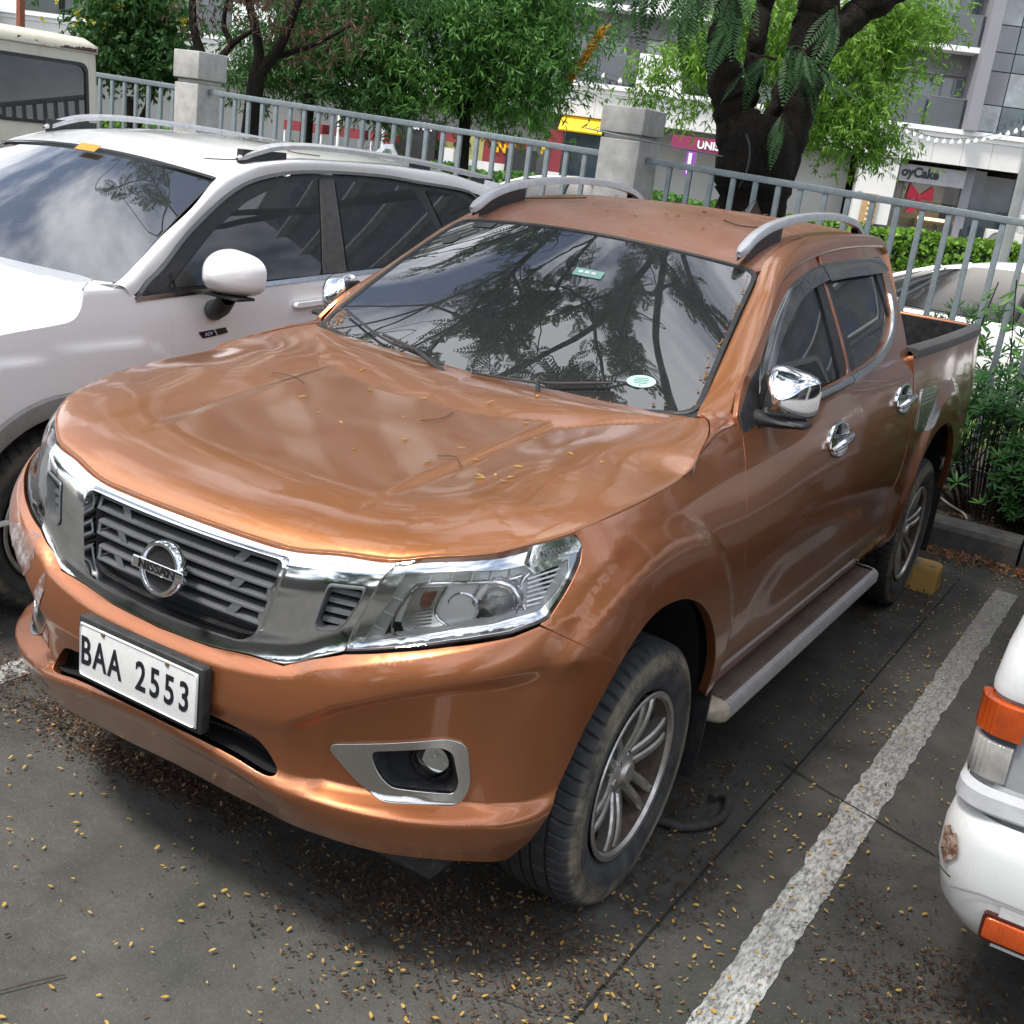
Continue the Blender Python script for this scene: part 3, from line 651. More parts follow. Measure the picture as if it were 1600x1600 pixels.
for sg in(1,-1):
    mm=dict(mirror=sg<0,flip=WFLIP)
    H=panel('headlight',lamp_o,offs(-.012),M_chrome,truck,holes=[lamp_i],res=.015,flange=.05,**mm)
    bowl('lamp_bowl',lamp_i,-.014,-.049,M_lampgrey,H,.05,sg)
    panel('lamp_housing',lamp_i,offs(-.046),M_lampgrey,H,res=.03,flange=0,**mm)
    drl=np.vstack([[(.636,1.056),(.72,1.068),(.80,1.076),(.90,1.081),(.955,1.087),(.955,1.060),(.90,1.056),(.80,1.050),(.72,1.044),(.668,1.034),(.640,1.005),(.615,.950),(.597,.905),(.556,.895),(.575,.935),(.605,.99)]])
    D=panel('light_guide_strip',drl,offs(-.030),M_drl,H,res=.012,flange=.02,**mm)
    b=MB()
    for sx,z0,z1 in((.70,1.040,1.064),(.755,1.046,1.070),(.81,1.050,1.075),(.865,1.054,1.078),(.92,1.057,1.082)):
        b.tube(np.array([Pt(sx,z0,-.024),Pt(sx+.008,z1,-.024)])*[sg,1,1],.0022,5)
    for z0 in(.93,.965,1.0): b.tube(np.array([Pt(.572+(z0-.93)*.5,z0,-.024),Pt(.600+(z0-.93)*.55,z0-.006,-.024)])*[sg,1,1],.0022,5)
    b.build('guide_rib',M_lampgrey,D)
    wtube('guide_edge',[(.955,1.062),(.90,1.052),(.80,1.046),(.715,1.040),(.672,1.028),(.645,.998),(.622,.950),(.628,.918),(.665,.918)],-.026,.0035,M_chrome,H,sg)
    ind=rc([(.668,1.022),(.745,1.030),(.722,.985),(.726,.962),(.760,.938),(.700,.925),(.655,.915),(.640,.940),(.655,.985)],.01)
    I=panel('indicator_reflector',ind,offs(-.040),M_chrome_dull,H,res=.012,flange=.02,**mm)
    panel('indicator_bulb_shade',rc([(.690,1.012),(.726,1.020),(.712,.985),(.690,.972),(.682,.99)],.008),offs(-.037),M_amberref,I,res=.012,flange=.003,**mm)
    b=MB()
    for k in range(7): z0=.925+.0075*k;b.tube(np.array([Pt(.672+k*.001,z0,-.036),Pt(.718,z0+.008,-.036)])*[sg,1,1],.0018,4)
    b.build('reflector_rib',M_chrome,I)
    wtube('indicator_edge',[(.752,1.034),(.728,.985),(.732,.962),(.768,.938),(.700,.920)],-.034,.0036,M_chrome,H,sg)
    # projector
    o=Pt(.893,1.000,-.040)*[sg,1,1];n=Vector((.55*sg,-1,.08)).normalized();fm=frame(o,n.cross(Vector((0,0,1)))*-1,(0,0,1))
    if (fm.to_3x3()@Vector((0,0,1))).dot(n)<0: fm=fm@Matrix.Rotation(math.pi,4,'Y')
    def dd(prof,name,mat,par,m_=fm,n_=40):
        k=MB().lathe(prof,n_,'z').build(name,mat,par,smooth=True,auto=50);k.data.transform(m_);return k
    PJ=dd([(-.05,.060),(.000,.060),(.010,.056),(.012,.050),(.004,.046),(-.01,.043)],'projector_ring',M_chrome,H)
    dd([(-.006,.043),(-.022,.034),(-.034,.018),(-.036,.0001)],'projector_cup',M_chrome,PJ)
    dd([(-.012,.036),(.004,.034),(.016,.027),(.024,.014),(.026,.0001)],'projector_lens',glass('projector_glass' if sg>0 else 'projector_glass_far',(.86,.88,.88),.04,fk=1.3),PJ)
    dd([(-.006,.042),(-.003,.037),(-.008,.034)],'projector_trim',M_chrome,PJ)
    # side cup of the high beam
    o2=Pt(.800,.985,-.046)*[sg,1,1];f2=fm.copy();f2.translation=Vector(o2)
    dd([(-.022,.0001),(-.018,.012),(.0,.030),(.006,.033),(.004,.036)],'high_beam_cup',M_chrome,H,f2)
    # fins at the outer end
    b=MB()
    for k in range(7):
        t=k/6;p0=(.958+.030*t*0+.02*t,1.000+.066*t);p1=(.985+.075*t,.998+.075*t+.010)
        a=Pt(.962+.012*t,.998+.055*t,-.030);c_=Pt(min(.992+.075*t,1.07),1.004+.064*t+.004,-.022)
        b.tube(np.array([a,c_])*[sg,1,1],.0032,5)
    b.build('lamp_fin',M_chrome_dull,H)
    wtube('fin_edge',[(.975,1.066),(.955,1.050),(.950,1.02),(.955,.992)],-.026,.004,M_chrome,H,sg)
    panel('brow_band',[(.955,1.086),(.985,1.070),(1.093,1.090),(1.075,1.062),(1.0,1.045),(.955,1.058)],offs(-.040),M_lampgrey,H,res=.02,flange=0,**mm)
    panel('headlight_lens',lamp_o,offs(0.0),M_lens,H,res=.016,flange=.008,**mm)
    # foil stuck over the outer upper corner, with its lettering
    foil=[(.962,1.098),(.985,1.129),(1.05,1.136),(1.106,1.141),(1.128,1.133),(1.133,1.120),(1.118,1.108),(1.05,1.102),(1.0,1.094),(.970,1.086)]
    panel('silver_foil',foil,offs(.0015),simple('crinkled_foil' if sg>0 else 'crinkled_foil_far',(.66,.67,.67),.12,1.0,.10,60,.15,bump=.35,bs=60),H,res=.012,flange=.001,**mm)
    if sg>0:
        c0,c1=Pt(1.005,1.113,.006),Pt(1.095,1.121,.006);um=Pt(1.04,1.125,.003)-Pt(1.04,1.09,.003)
        text_mesh('foil_lettering','NAVARA',.019,simple('etched_grey',(.10,.10,.11),.4),H,frame((c0+c1)/2+(c1-c0)*0+np.array([.0015,-.004,.0]),c1-c0,um),.0004,sx=1.0,bold=.0006)
# ---- front fenders
def arch_s(A): return np.array([(s_of_y(y) if y>-.4 else S0+y,z) for y,z in A])
ar=np.array([(S0+y,z) for y,z in ARCH]);arr=np.array([(_Y(3.15)+y-3.15,z) for y,z in RARCH])
arc=cat(ar,4);arrc=cat(arr,4)
k0=np.argmin(np.abs(arc[:,1]-.826)+(arc[:,0]>S0)*9)      # arch point at the bumper seam
fd_dn=cat([(S0+.578,1.245),(S0+.550,1.19),(S0+.518,1.12),(S0+.505,1.03),(S0+.525,.85),(S0+.530,.65),(S0+.522,.50),(S0+.505,.452)],5)
fen=np.vstack([[(1.243,.826),(1.207,.849),(1.081,.919),(1.000,.961),(.974,.975),(.998,.984),(1.045,1.024),(1.117,1.088),(1.139,1.118),(1.133,1.137),(1.119,1.150)],
    [(1.23,1.160),(1.32,1.168),(1.4,1.174),(1.514,1.181),(1.60,1.187),(1.66,1.194),(1.70,1.203),(1.78,1.222),(1.86,1.236),(1.94,1.250),(2.02,1.260),(2.12,1.262)],fd_dn,
    [(S0+.47,.452)],arc[::-1][:len(arc)-k0-1][np.where(arc[::-1][:len(arc)-k0-1][:,1]>.452)[0]]])
for sg in(1,-1):
    F_=panel('front_fender',fen,W,M_copper_side,truck,res=.019,step=.015,flange=.028,flip=WFLIP,mirror=sg<0)
    # shoulder strip between the fender top and the bonnet cut, up to the pillar foot
    A=W([1.655,1.70,1.78,1.86,1.94,2.02,2.10,2.14],[1.198,1.206,1.225,1.239,1.253,1.262,1.266,1.285]);B=np.array([tuple(W(1.66,1.200)[0]+[.004,0,.002]),(.850,.155,1.214),(.842,.195,1.223),(.824,.275,1.240),(.809,.335,1.252),(.793,.392,1.263),(.752,.474,1.280),(.719,.488,1.289)])
    A=cat(A,5);B=cat(B,5);rows=[]
    for t in np.linspace(0,1,9):
        P=A*(1-t)+B*t;P[:,2]+=.010*np.sin(math.pi*t)*np.linspace(0,1,len(P));rows.append(P*[sg,1,1])
    rows=[rows[0]-np.array([0,0,.012])]+rows+[rows[-1]-np.array([0,0,.03])]
    MB().loft(np.array(rows)).build('fender_top',M_copper_side,F_,smooth=True,auto=60)
# ---- doors, body side
def rev(P):return np.asarray(P)[::-1]
def sS(y):return _Y(y)
cut=np.array([(0.571,1.237),(0.567,1.277),(0.578,1.3),(0.662,1.375),(0.864,1.482),(1.014,1.562),(1.126,1.621),(1.224,1.648),(1.337,1.676),(1.487,1.698),(1.7,1.716),(1.93,1.729),(2.28,1.737),(2.58,1.737),(2.645,1.725),(2.665,1.7)])
cutc=cat(cut,4)
G=.0022
def toSZ(P):return np.array([(_Y(y),z) for y,z in P])
fcut=cutc[cutc[:,0]<1.592];rcut=cutc[cutc[:,0]>1.608]
win=np.array([(0.699,1.278),(0.79,1.282),(1.139,1.295),(1.588,1.322)])
wtop=cat([(0.699,1.316),(0.814,1.396),(0.945,1.477),(1.11,1.557),(1.248,1.609),(1.406,1.646),(1.588,1.668)],4)
fhole=np.vstack([win,rev(wtop)])
fhole=fhole
dsill=.475
fd=np.vstack([rev(fd_dn)[1:-1]+[2*G,0],toSZ(fcut),toSZ([(1.600-G,1.712)]),toSZ([(1.600-G,1.2),(1.600-G,dsill)]),[(S0+.56,dsill),(S0+.530,.50)]])
fd=np.vstack([fd_dn[::-1][2:-1]+[2*G,0],toSZ(fcut),toSZ([(1.600-G,1.60),(1.600-G,dsill)]),[(S0+.545,dsill)]])
rhole=np.vstack([[(1.612,1.322),(1.842,1.338),(2.03,1.36),(2.16,1.388),(2.28,1.432),(2.38,1.49),(2.44,1.56),(2.5,1.665),(2.48,1.69),(1.93,1.69),(1.612,1.678)]])
rarc_f=arrc[(arrc[:,0]<_Y(2.75))]
ydoor=lambda z:float(np.interp(z,[.86,1.0,1.2,1.35,1.5,1.7],[2.46,2.455,2.455,2.49,2.57,2.662]))
rd=np.vstack([toSZ([(1.600+G,dsill),(1.600+G,1.60)]),toSZ(rcut),toSZ([(ydoor(z),z) for z in(1.65,1.5,1.4,1.35,1.28,1.2,1.1,1.0,.93)]),toSZ([(2.44,.85),(2.39,.76),(2.36,.66),(2.345,.55),(2.34,dsill)])])
M_vis=glass('smoked_visor',(.10,.10,.10),.8,.12,.35,(.18,.16,.15))
for sg in(1,-1):
    mm=dict(flip=WFLIP,mirror=sg<0)
    FD=panel('front_door',fd,SIDE,M_copper_side,truck,holes=[toSZ(rc(fhole,.03))],res=.021,step=.015,flange=.014,**mm)
    RD=panel('rear_door',rd,SIDE,M_copper_side,truck,holes=[toSZ(rc(rhole,.03))],res=.021,step=.015,flange=.014,**mm)
    gs=lambda o:(lambda y,z:GS(y,z,o))
    gk=dict(mirror=sg<0,flip=not bool(snorm(gs(0),np.array([[1.,1.4]]),False)[0][0]>0))
    # glass and black frames
    fg=rc(np.vstack([[(0.825,1.273),(1.139,1.293),(1.506,1.318),(1.515,1.66)],rev(wtop)[3:-4]]),.01)
    panel('side_glass',fg,gs(-.014),M_tint,FD,res=.05,flange=.004,**gk)
    panel('mirror_sail',[(0.584,1.238),(0.59,1.296),(0.698,1.368),(0.827,1.422),(0.83,1.263),(0.718,1.241)],gs(.002),M_blackpl,FD,res=.03,flange=.02,**gk)
    panel('black_pillar_cover',[(1.500,1.290),(1.597,1.300),(1.597,1.690),(1.512,1.682)],gs(-.004),M_blackpl,FD,res=.04,flange=.01,**gk)
    panel('black_pillar_cover',[(1.603,1.300),(1.690,1.305),(1.690,1.695),(1.603,1.690)],gs(-.004),M_blackpl,RD,res=.04,flange=.01,**gk)
    panel('side_glass',rc(np.vstack([[(1.67,1.305),(1.842,1.315),(2.03,1.340),(2.16,1.368),(2.28,1.412),(2.36,1.47),(2.375,1.69),(1.67,1.69)]]),.02),gs(-.014),M_tint,RD,res=.05,flange=.004,**gk)
    panel('black_pillar_cover',[(2.36,1.44),(2.44,1.52),(2.49,1.60),(2.515,1.69),(2.36,1.69)],gs(-.006),M_blackpl,RD,res=.04,flange=.01,**gk)
    # chrome waist trim
    for par,Pp in((FD,[(0.79,1.27),(1.15,1.281),(1.597,1.306)]),(RD,[(1.603,1.306),(1.842,1.322),(2.03,1.346),(2.16,1.374),(2.29,1.418),(2.39,1.476),(2.455,1.55)])):
        C=cat(Pp,6);T=np.gradient(C,axis=0);T/=np.linalg.norm(T,axis=1)[:,None];Nn=np.c_[-T[:,1],T[:,0]]
        rows=[]
        for h,o in((.012,-.004),(.012,.006),(.006,.011),(-.006,.011),(-.013,.006),(-.013,-.004)):
            Q=C+Nn*h;q=SIDE(np.array([_Y(v) for v in Q[:,0]]),Q[:,1],o+.003);rows.append(q*[sg,1,1])
        MB().loft(np.array(rows)).build('chrome_waist_trim',M_chrome_dull,par,smooth=True,auto=30)
    # smoked rain visors
    vo=cat([(0.753,1.335),(0.805,1.404),(0.945,1.499),(1.11,1.579),(1.248,1.629),(1.444,1.667),(1.6,1.683)],5);vi=cat([(0.82,1.337),(0.876,1.408),(0.99,1.482),(1.103,1.535),(1.254,1.588),(1.424,1.622),(1.6,1.64)],5)
    vo2=cat([(1.61,1.684),(1.875,1.693),(2.24,1.700),(2.50,1.698),(2.545,1.688)],5);vi2=cat([(1.61,1.634),(1.851,1.640),(2.237,1.643),(2.50,1.645),(2.545,1.648)],5)
    for par,a,c_ in((FD,vo,vi),(RD,vo2,vi2)):
        a=resamp(a,40);c_=resamp(c_,40);rows=[]
        for t,o in((0,.001),(0.02,.006),(.10,.012),(.5,.019),(1,.024),(1,.021),(.5,.016)):
            q=a*(1-t)+c_*t;rows.append(GS(q[:,0],q[:,1],o)*[sg,1,1])
        MB().loft(np.array(rows)).build('rain_visor',M_vis,par,smooth=True,auto=40)
    # handles: chrome bowl plus bar
    for par,yc,zc in((FD,1.405,1.118),(RD,2.300,1.160)):
        a=np.linspace(0,2*math.pi,33)[:-1];rows=[]
        for k,o in((1.0,-.002),(1.0,.008),(.92,.011),(.85,.009),(.55,.0045),(.02,.004)):
            q=SIDE(np.array([_Y(yc+.125*k*math.cos(t)) for t in a]),zc+.062*k*np.sin(a)*(1+.12*np.cos(a)),o)*[sg,1,1];rows.append(np.vstack([q,q[:1]]))
        HB=MB().loft(np.array(rows)).build('handle_bowl',M_chrome,par,smooth=True,auto=60)
        yy=np.linspace(-.115,.115,13);q=SIDE(np.array([_Y(yc+v) for v in yy]),zc-.006+.012*np.cos(yy/.115*math.pi/2)+yy*.12,.014)
        q[:,0]+=.020*np.abs(np.cos(yy/.115*math.pi/2))**.6;q=q*[sg,1,1]
        MB().tube(q,[.007,.011,.014,.0155,.016,.016,.016,.016,.016,.0155,.014,.011,.008],10).build('door_handle',M_chrome,par,smooth=True)
        q=SIDE(np.array([_Y(yc+.02*math.cos(t)) for t in a]),zc+.034+.018*np.sin(a),.0075)*[sg,1,1]
        MB().add(np.vstack([q,q.mean(0)[None]]),[(i,(i+1)%32,32) for i in range(32)]).build('handle_recess',M_black,HB)
    # sill under the doors
    ss=np.linspace(S0+.475,_Y(2.60),40);rows=[SIDE(ss,ss*0+z,o)*[sg,1,1] for z,o in((.470,-.012),(.468,-.004),(.455,-.003),(.43,-.008),(.40,-.03),(.385,-.10))]
    MB().loft(np.array(rows)).build('sill',M_copper_side,truck,smooth=True)
    # bed side with the rear arch
    bs=np.vstack([toSZ([(2.475,1.318),(2.475,1.2),(2.475,1.0),(2.475,.93),(2.455,.85),(2.405,.76),(2.378,.66),(2.363,.55),(2.36,.46),(2.61,.46)]),arrc[(arrc[:,1]>.46)],toSZ([(3.70,.47),(3.85,.52),(4.06,.57)]),toSZ([(4.075,.75),(4.085,1.0),(4.08,1.318)])])
    BS=panel('bed_side',bs,W,M_copper_side,truck,res=.024,step=.02,flange=.03,**mm)
    # bed rail cap
    yy=np.linspace(2.50,4.07,30);q=W(np.array([_Y(v) for v in yy]),yy*0+1.305,0)*[1,1,1];xx=q[:,0]
    rows=[np.c_[(xx+dx)*sg,yy,yy*0+dz] for dx,dz in((.007,1.306),(.009,1.330),(.004,1.343),(-.008,1.349),(-.055,1.347),(-.066,1.341),(-.068,1.315))]
    rows=np.array(rows);e0=rows[:,0].mean(0);e1=rows[:,-1].mean(0);rows=np.concatenate([np.repeat(e0[None,None],len(rows),0),rows,np.repeat(e1[None,None],len(rows),0)],1)
    MB().loft(rows).build('bed_rail_cap',simple('bed_cap_plastic' if sg>0 else 'bed_cap_plastic_far',(.085,.08,.078),.5,0,.15,10,.5,(.2,.18,.16)),truck,smooth=True,auto=35)
    # bed inner wall
    MB().box2(((.80)*sg,2.50,.75),(.83*sg,4.08,1.33)).build('bed_liner_wall',M_blackpl,truck)
    # fuel flap
    ff=rc([(2.605,1.166),(2.87,1.160),(2.90,1.09),(2.915,1.045),(2.885,.990),(2.76,.966),(2.60,.975),(2.578,.992),(2.590,1.114)],.02)
    if sg>0:
        ffs=np.array([(_Y(y),z) for y,z in ff]);panel('fuel_flap',ffs,lambda s,z:W(s,z,.006+.004*0),M_chrome_dull,BS,res=.02,flange=.008,flip=WFLIP)
        b=MB()
        for zz in(1.135,1.118,1.10): q=W(np.linspace(_Y(2.62),_Y(2.86),8),np.full(8,zz),.0065);b.tube(q,.003,5)
        b.build('flap_rib',M_chrome_dull,BS,smooth=True)
    # tail light
    q=[W(np.full(10,_Y(4.06)),np.linspace(.95,1.29,10),o)*[sg,1,1] for o in(-.03,.004)];q+=[(np.array(q[-1])*[.97,1,1]+[0,.04,0]),(np.array(q[-1])*[.80,1,1]+[0,.055,0])]
    MB().loft(np.array(q)).build('tail_light',M_red,truck,smooth=True)
# ---- cab frame: roof rails, pillars (lofted between cut line and screen edge)
outer=np.array([(0.803,0.590,1.252),(0.794,0.594,1.277),(0.762,0.669,1.371),(0.724,0.864,1.483),(0.694,1.011,1.565),(0.668,1.121,1.625),(0.655,1.22,1.654),(0.644,1.334,1.682),(0.635,1.485,1.704),(0.622,1.7,1.722),(0.614,1.932,1.735),(0.607,2.279,1.743),(0.6,2.585,1.743),(0.603,2.662,1.73),(0.612,2.69,1.7),(0.668,2.655,1.6),(0.722,2.6,1.5),(0.79,2.52,1.36),(0.815,2.487,1.3),(0.82,2.478,1.2)])
inner=np.array([(.722,.470,1.285),(.712,.481,1.290),(.690,.610,1.368),(.664,.760,1.458),(.640,.890,1.534),(.614,1.030,1.613),(.597,1.115,1.660),(.580,1.215,1.705),(.565,1.36,1.742),(.555,1.58,1.768),(.550,1.90,1.784),(.548,2.25,1.786),(.548,2.55,1.776),(.550,2.66,1.766),(.555,2.735,1.740),(.610,2.72,1.620),(.66,2.69,1.51),(.71,2.62,1.37),(.73,2.57,1.30),(.73,2.56,1.20)])
bul=np.array([.0,.002,.006,.008,.010,.012,.014,.016,.017,.017,.017,.016,.015,.014,.012,.012,.012,.010,.006,.0])
OC,IC=cat(outer,6),cat(inner,6);bc=np.interp(np.linspace(0,len(bul)-1,len(OC)),range(len(bul)),bul)
for sg in(1,-1):
    rows=[]
    ctr=np.array([0,1.7,.9]);mid=(OC+IC)/2;T=np.gradient(mid,axis=0);Nn=np.cross(T,IC-OC);Nn/=np.linalg.norm(Nn,axis=1)[:,None];fl=np.sign(((mid-ctr)*Nn).sum(1));Nn*=fl[:,None]
    e=(OC-IC);e/=np.linalg.norm(e,axis=1)[:,None]
    rows.append((OC-Nn*.02)*[sg,1,1]);rows.append((OC)*[sg,1,1])
    for t in np.linspace(.1,.9,9):
        tt=t;rows.append((OC*(1-tt)+IC*tt+Nn*(bc*(1-abs(2*tt-1)**2.4))[:,None])*[sg,1,1])
    rows.append(IC*[sg,1,1]);rows.append((IC-Nn*.012)*[sg,1,1])
    o=MB().loft(np.array(rows)).build('cab_pillar_frame',M_copper,truck,smooth=True,auto=55)
    # inner dark frame behind door top
    rows=[(OC-Nn*.018)*[sg,1,1],(OC-Nn*.018-[.035,0,.015])*[sg,1,1]]
    MB().loft(np.array(rows)).build('door_seal',M_black,truck,smooth=True)
# ---- roof
rf=np.array([p for p in IC if p[2]>1.66 and p[1]>1.1 and p[1]<2.74])
def roof_top(x): # front edge of roof over the screen
    return 1.115-.085*(1-(np.abs(x)/.597)**2)
zr=lambda y:hermite([(.9,1.640),(1.03,1.690),(1.115,1.715),(1.25,1.748),(1.45,1.775),(1.75,1.796),(2.1,1.804),(2.45,1.798),(2.65,1.782),(2.76,1.755)],y)
_ry=rf[:,1];_rz=rf[:,2];_rx=rf[:,0]
def roof_s(x,y):
    x=np.atleast_1d(x);y=np.atleast_1d(y);xe=np.interp(y,_ry,_rx);ze=np.interp(y,_ry,_rz)
    q=np.clip(np.abs(x)/np.maximum(xe,.1),0,1.1);zc=np.maximum(zr(y),ze+.005)
    fl=np.clip((1.115-y)/.085,0,1)
    z=ze+(zc-ze)*(1-q**2.6);z=np.where(y<1.115,zr(y)-(1.715-1.660)*np.clip(q,0,1)**2.6*1.0,z)
    z=z-.0035*np.exp(-((np.abs(x)-.50)/.02)**2)*sstep(1.2,1.35,y)
    return np.stack([x,y,z],-1)
xf=np.linspace(-.597,.597,30);ro=np.vstack([np.c_[xf,roof_top(xf)],np.c_[_rx,_ry][1:],np.c_[np.linspace(.53,-.53,20),2.735+.02*(1-np.linspace(-1,1,20)**2)],(np.c_[-_rx,_ry])[::-1][:-1]])
panel('roof',ro,roof_s,M_copper_dust,truck,res=.03,step=.025,flange=.02)
# cab back wall and rear screen
b=MB();bk=np.array([(.53,2.745,1.745),(.60,2.73,1.62),(.655,2.70,1.51),(.705,2.63,1.37),(.725,2.58,1.28),(.725,2.57,.8)])
b.loft(np.array([bk,bk*[.0,1,1]+[0,.03,0],bk*[-1,1,1]]));b.build('cab_back',M_copper_side,truck,smooth=False)
MB().box2((-.45,2.715,1.36),(.45,2.76,1.66)).build('rear_screen',M_tint,truck,bevel=.01)
# ---- windscreen
def ws_s(u,v):
    u=np.atleast_1d(u);v=np.atleast_1d(v)
    yb,zb=.478-.10*(1-u**2),1.285-.055*(1-u**2)
    yt,zt=1.110-.085*(1-u**2),1.662+.040*(1-u**2)
    xb,xt=.712,.594;X=(xb+(xt-xb)*v)*u
    k=.030*4*v*(1-v)
    return np.stack([X,yb+(yt-yb)*v-k*.5*0,zb+(zt-zb)*v+k*.55],-1)
wso=rc([(-1,0),(1,0),(1,1),(-1,1)],.075)
wfl=bool(snorm(ws_s,np.array([[0,.5]]),False)[0][2]<0)
WS=panel('windscreen',wso,ws_s,M_ws,truck,res=.05,step=.04,flange=.004,flip=wfl)
A=dens(wso,.03);rows=[]
for s_,o in((1.006,.004),(1.0,.006),(.985,.004),(.982,.0)):
    Q=np.array([0,.5])+(A-[0,.5])*[s_,1+(s_-1)*1.5];p=ws_s(Q[:,0],Q[:,1]);n=snorm(ws_s,Q,wfl);p=p+n*o;rows.append(np.vstack([p,p[:1]]))
MB().loft(np.array(rows)).build('screen_seal',M_blackpl,WS,smooth=True)
# black band printed round the glass edge
Q=np.array([0,.5])+(A-[0,.5])*[.93,.93]
panel('screen_border',dens(wso,.03),lambda u,v:ws_s(u,v)-snorm(ws_s,np.c_[u,v],wfl)*.006,M_blackgl,WS,holes=[Q],res=.05,step=.04,flange=0,flip=wfl)
# stickers and toll tag on the glass
def wsframe(u,v,du=(1,0)):
    p=ws_s(u,v)[0];n=snorm(ws_s,np.array([[u,v]],float),wfl)[0];x=ws_s(u+.01,v)[0]-ws_s(u-.01,v)[0];y=np.cross(n,x)
    return frame(p+n*.0022,x,y)
ms=simple('oval_sticker_paper',(.48,.70,.62),.4,0,.06,30);a=np.linspace(0,2*math.pi,37)[:-1]
st=mesh_np('oval_sticker',[( .045*math.cos(t),.026*math.sin(t),0) for t in a]+[(0,0,.0005)],[(i,(i+1)%36,36) for i in range(36)],ms,WS);fmx=wsframe(.72,.155);st.data.transform(fmx)
b=MB()
for k,yy in enumerate((.012,.005,-.002,-.009)): b.box((0,yy,.0012),(.05-.006*abs(k-1.5),.0022,.0004))
b.lathe([(.0010,.003),(.0016,.0001)],12,'z',(0,-.018,0)).build('sticker_print',simple('sticker_ink',(.10,.22,.20),.5),st).data.transform(fmx)
tg=MB().box((0,0,0),(.105,.038,.0012)).build('toll_tag',simple('toll_tag_plastic',(.20,.36,.31),.3),WS);tg.data.transform(wsframe(.17,.72))
b=MB();[b.box((x,.003,.001),(.016,.010,.0006)) for x in(-.03,-.006,.018)];b.build('tag_print',M_plate,tg).data.transform(wsframe(.17,.72))
rd_=mesh_np('round_sticker',[( .036*math.cos(t),.036*math.sin(t),0) for t in a]+[(0,0,.0003)],[(i,(i+1)%36,36) for i in range(36)],simple('faded_sticker',(.045,.046,.045),.5,0,.4,60),WS);rd_.data.transform(wsframe(-.86,.80))
MB().box((0,0,0),(.10,.036,.001)).build('dark_sticker',simple('dark_sticker_film',(.05,.055,.055),.4),WS).data.transform(wsframe(-.75,.955))
# cowl, wipers
cw=[]
for t in np.linspace(-1,1,31):
    yb,zb=.478-.10*(1-t*t),1.285-.055*(1-t*t);x=t*.715
    cw.append([(x,yb+.02,zb+.012),(x,yb-.015,zb-.004),(x*1.0,.40+.05*t*t,1.228+.022*t*t),(x,.33,1.19)])
MB().loft(np.array(cw).transpose(1,0,2)).build('cowl_cover',M_blackpl,truck,smooth=True)
for us,vs_ in((np.array([.62,.30,-.02]),np.array([.105,.055,.035])),(np.array([-.18,-.58,-.92]),np.array([.035,.060,.115]))):
    q=np.array([ws_s(u,v)[0]+[0,-.012,.018] for u,v in zip(us,vs_)]);q=cat(q,6)
    wp=MB().tube(q,.0045,6).build('wiper_blade',M_blackpl,truck,smooth=True)
    pv=ws_s(us[-1]*.35+us[0]*.65-.05 if us[0]>0 else us[0]+.1,.0)[0]+[0,-.03,.01];md=q[len(q)//2]+[0,0,.012]
    MB().tube([pv,(pv+md)/2+[0,-.005,.02],md],[.010,.007,.005],6).build('wiper_arm',M_blackpl,wp,smooth=True)
# ---- roof rails
for sg in(1,-1):
    C=cat([(.53,1.075,1.712),(.53,1.12,1.738),(.53,1.20,1.772),(.53,1.36,1.808),(.53,1.66,1.838),(.53,2.06,1.846),(.528,2.34,1.826),(.525,2.46,1.795),(.523,2.51,1.768)],6)
    w=np.interp(np.linspace(0,1,len(C)),[0,.08,.5,.92,1],[.011,.019,.017,.018,.011]);T=np.gradient(C,axis=0);T/=np.linalg.norm(T,axis=1)[:,None];Nn=np.cross([1,0,0],T)*1.0;Nn*=np.sign(Nn[:,2])[:,None]
    rows=[]
    for dx,dn in((1,-.014),(1,.003),(.75,.011),(0,.014),(-.75,.011),(-1,.003),(-1,-.014),(0,-.016),(1,-.014)):
        rows.append((C+np.c_[dx*w,w*0,w*0]+Nn*dn)*[sg,1,1])
    rows=np.array(rows);e0=rows[:,0].mean(0);e1=rows[:,-1].mean(0);rows=np.concatenate([np.repeat(e0[None,None],len(rows),0),e0+(rows[:,:1]-e0)*.7-[0,.006,0],rows,e1+(rows[:,-1:]-e1)*.7,np.repeat(e1[None,None],len(rows),0)],1)
    RL=MB().loft(rows).build('roof_rail',M_silver,truck,smooth=True,auto=35)
    for y0,y1,za,zb in((1.10,1.42,1.712,1.80),(2.38,2.50,1.775,1.82)):
        yy=np.linspace(y0,y1,10);zt=np.interp(yy,C[:,1],C[:,2])-.014;zl=np.interp(yy,[1.1,1.25,1.45,1.8,2.5],[1.705,1.745,1.772,1.79,1.79])-.02
        rows=[np.c_[(yy*0+.53+dx)*sg,yy,zz] for dx,zz in((.014,zl),(.014,zt),(-.014,zt),(-.014,zl))];MB().loft(np.array(rows)).build('rail_foot',M_blackpl,RL)
MB().loft(np.array([[(.006,2.44,1.79),(.004,2.50,1.80),(0.002,2.55,1.845),(.001,2.60,1.850),(.004,2.62,1.79)],[(-.03,2.44,1.79),(0-.01,2.50,1.805),(0,2.55,1.85),(0,2.60,1.855),(-.03,2.62,1.79)],[(.03,2.44,1.79),(.01,2.50,1.805),(0,2.55,1.85),(0,2.60,1.855),(.03,2.62,1.79)]])).build('shark_fin_antenna',M_blackpl,truck,smooth=True)
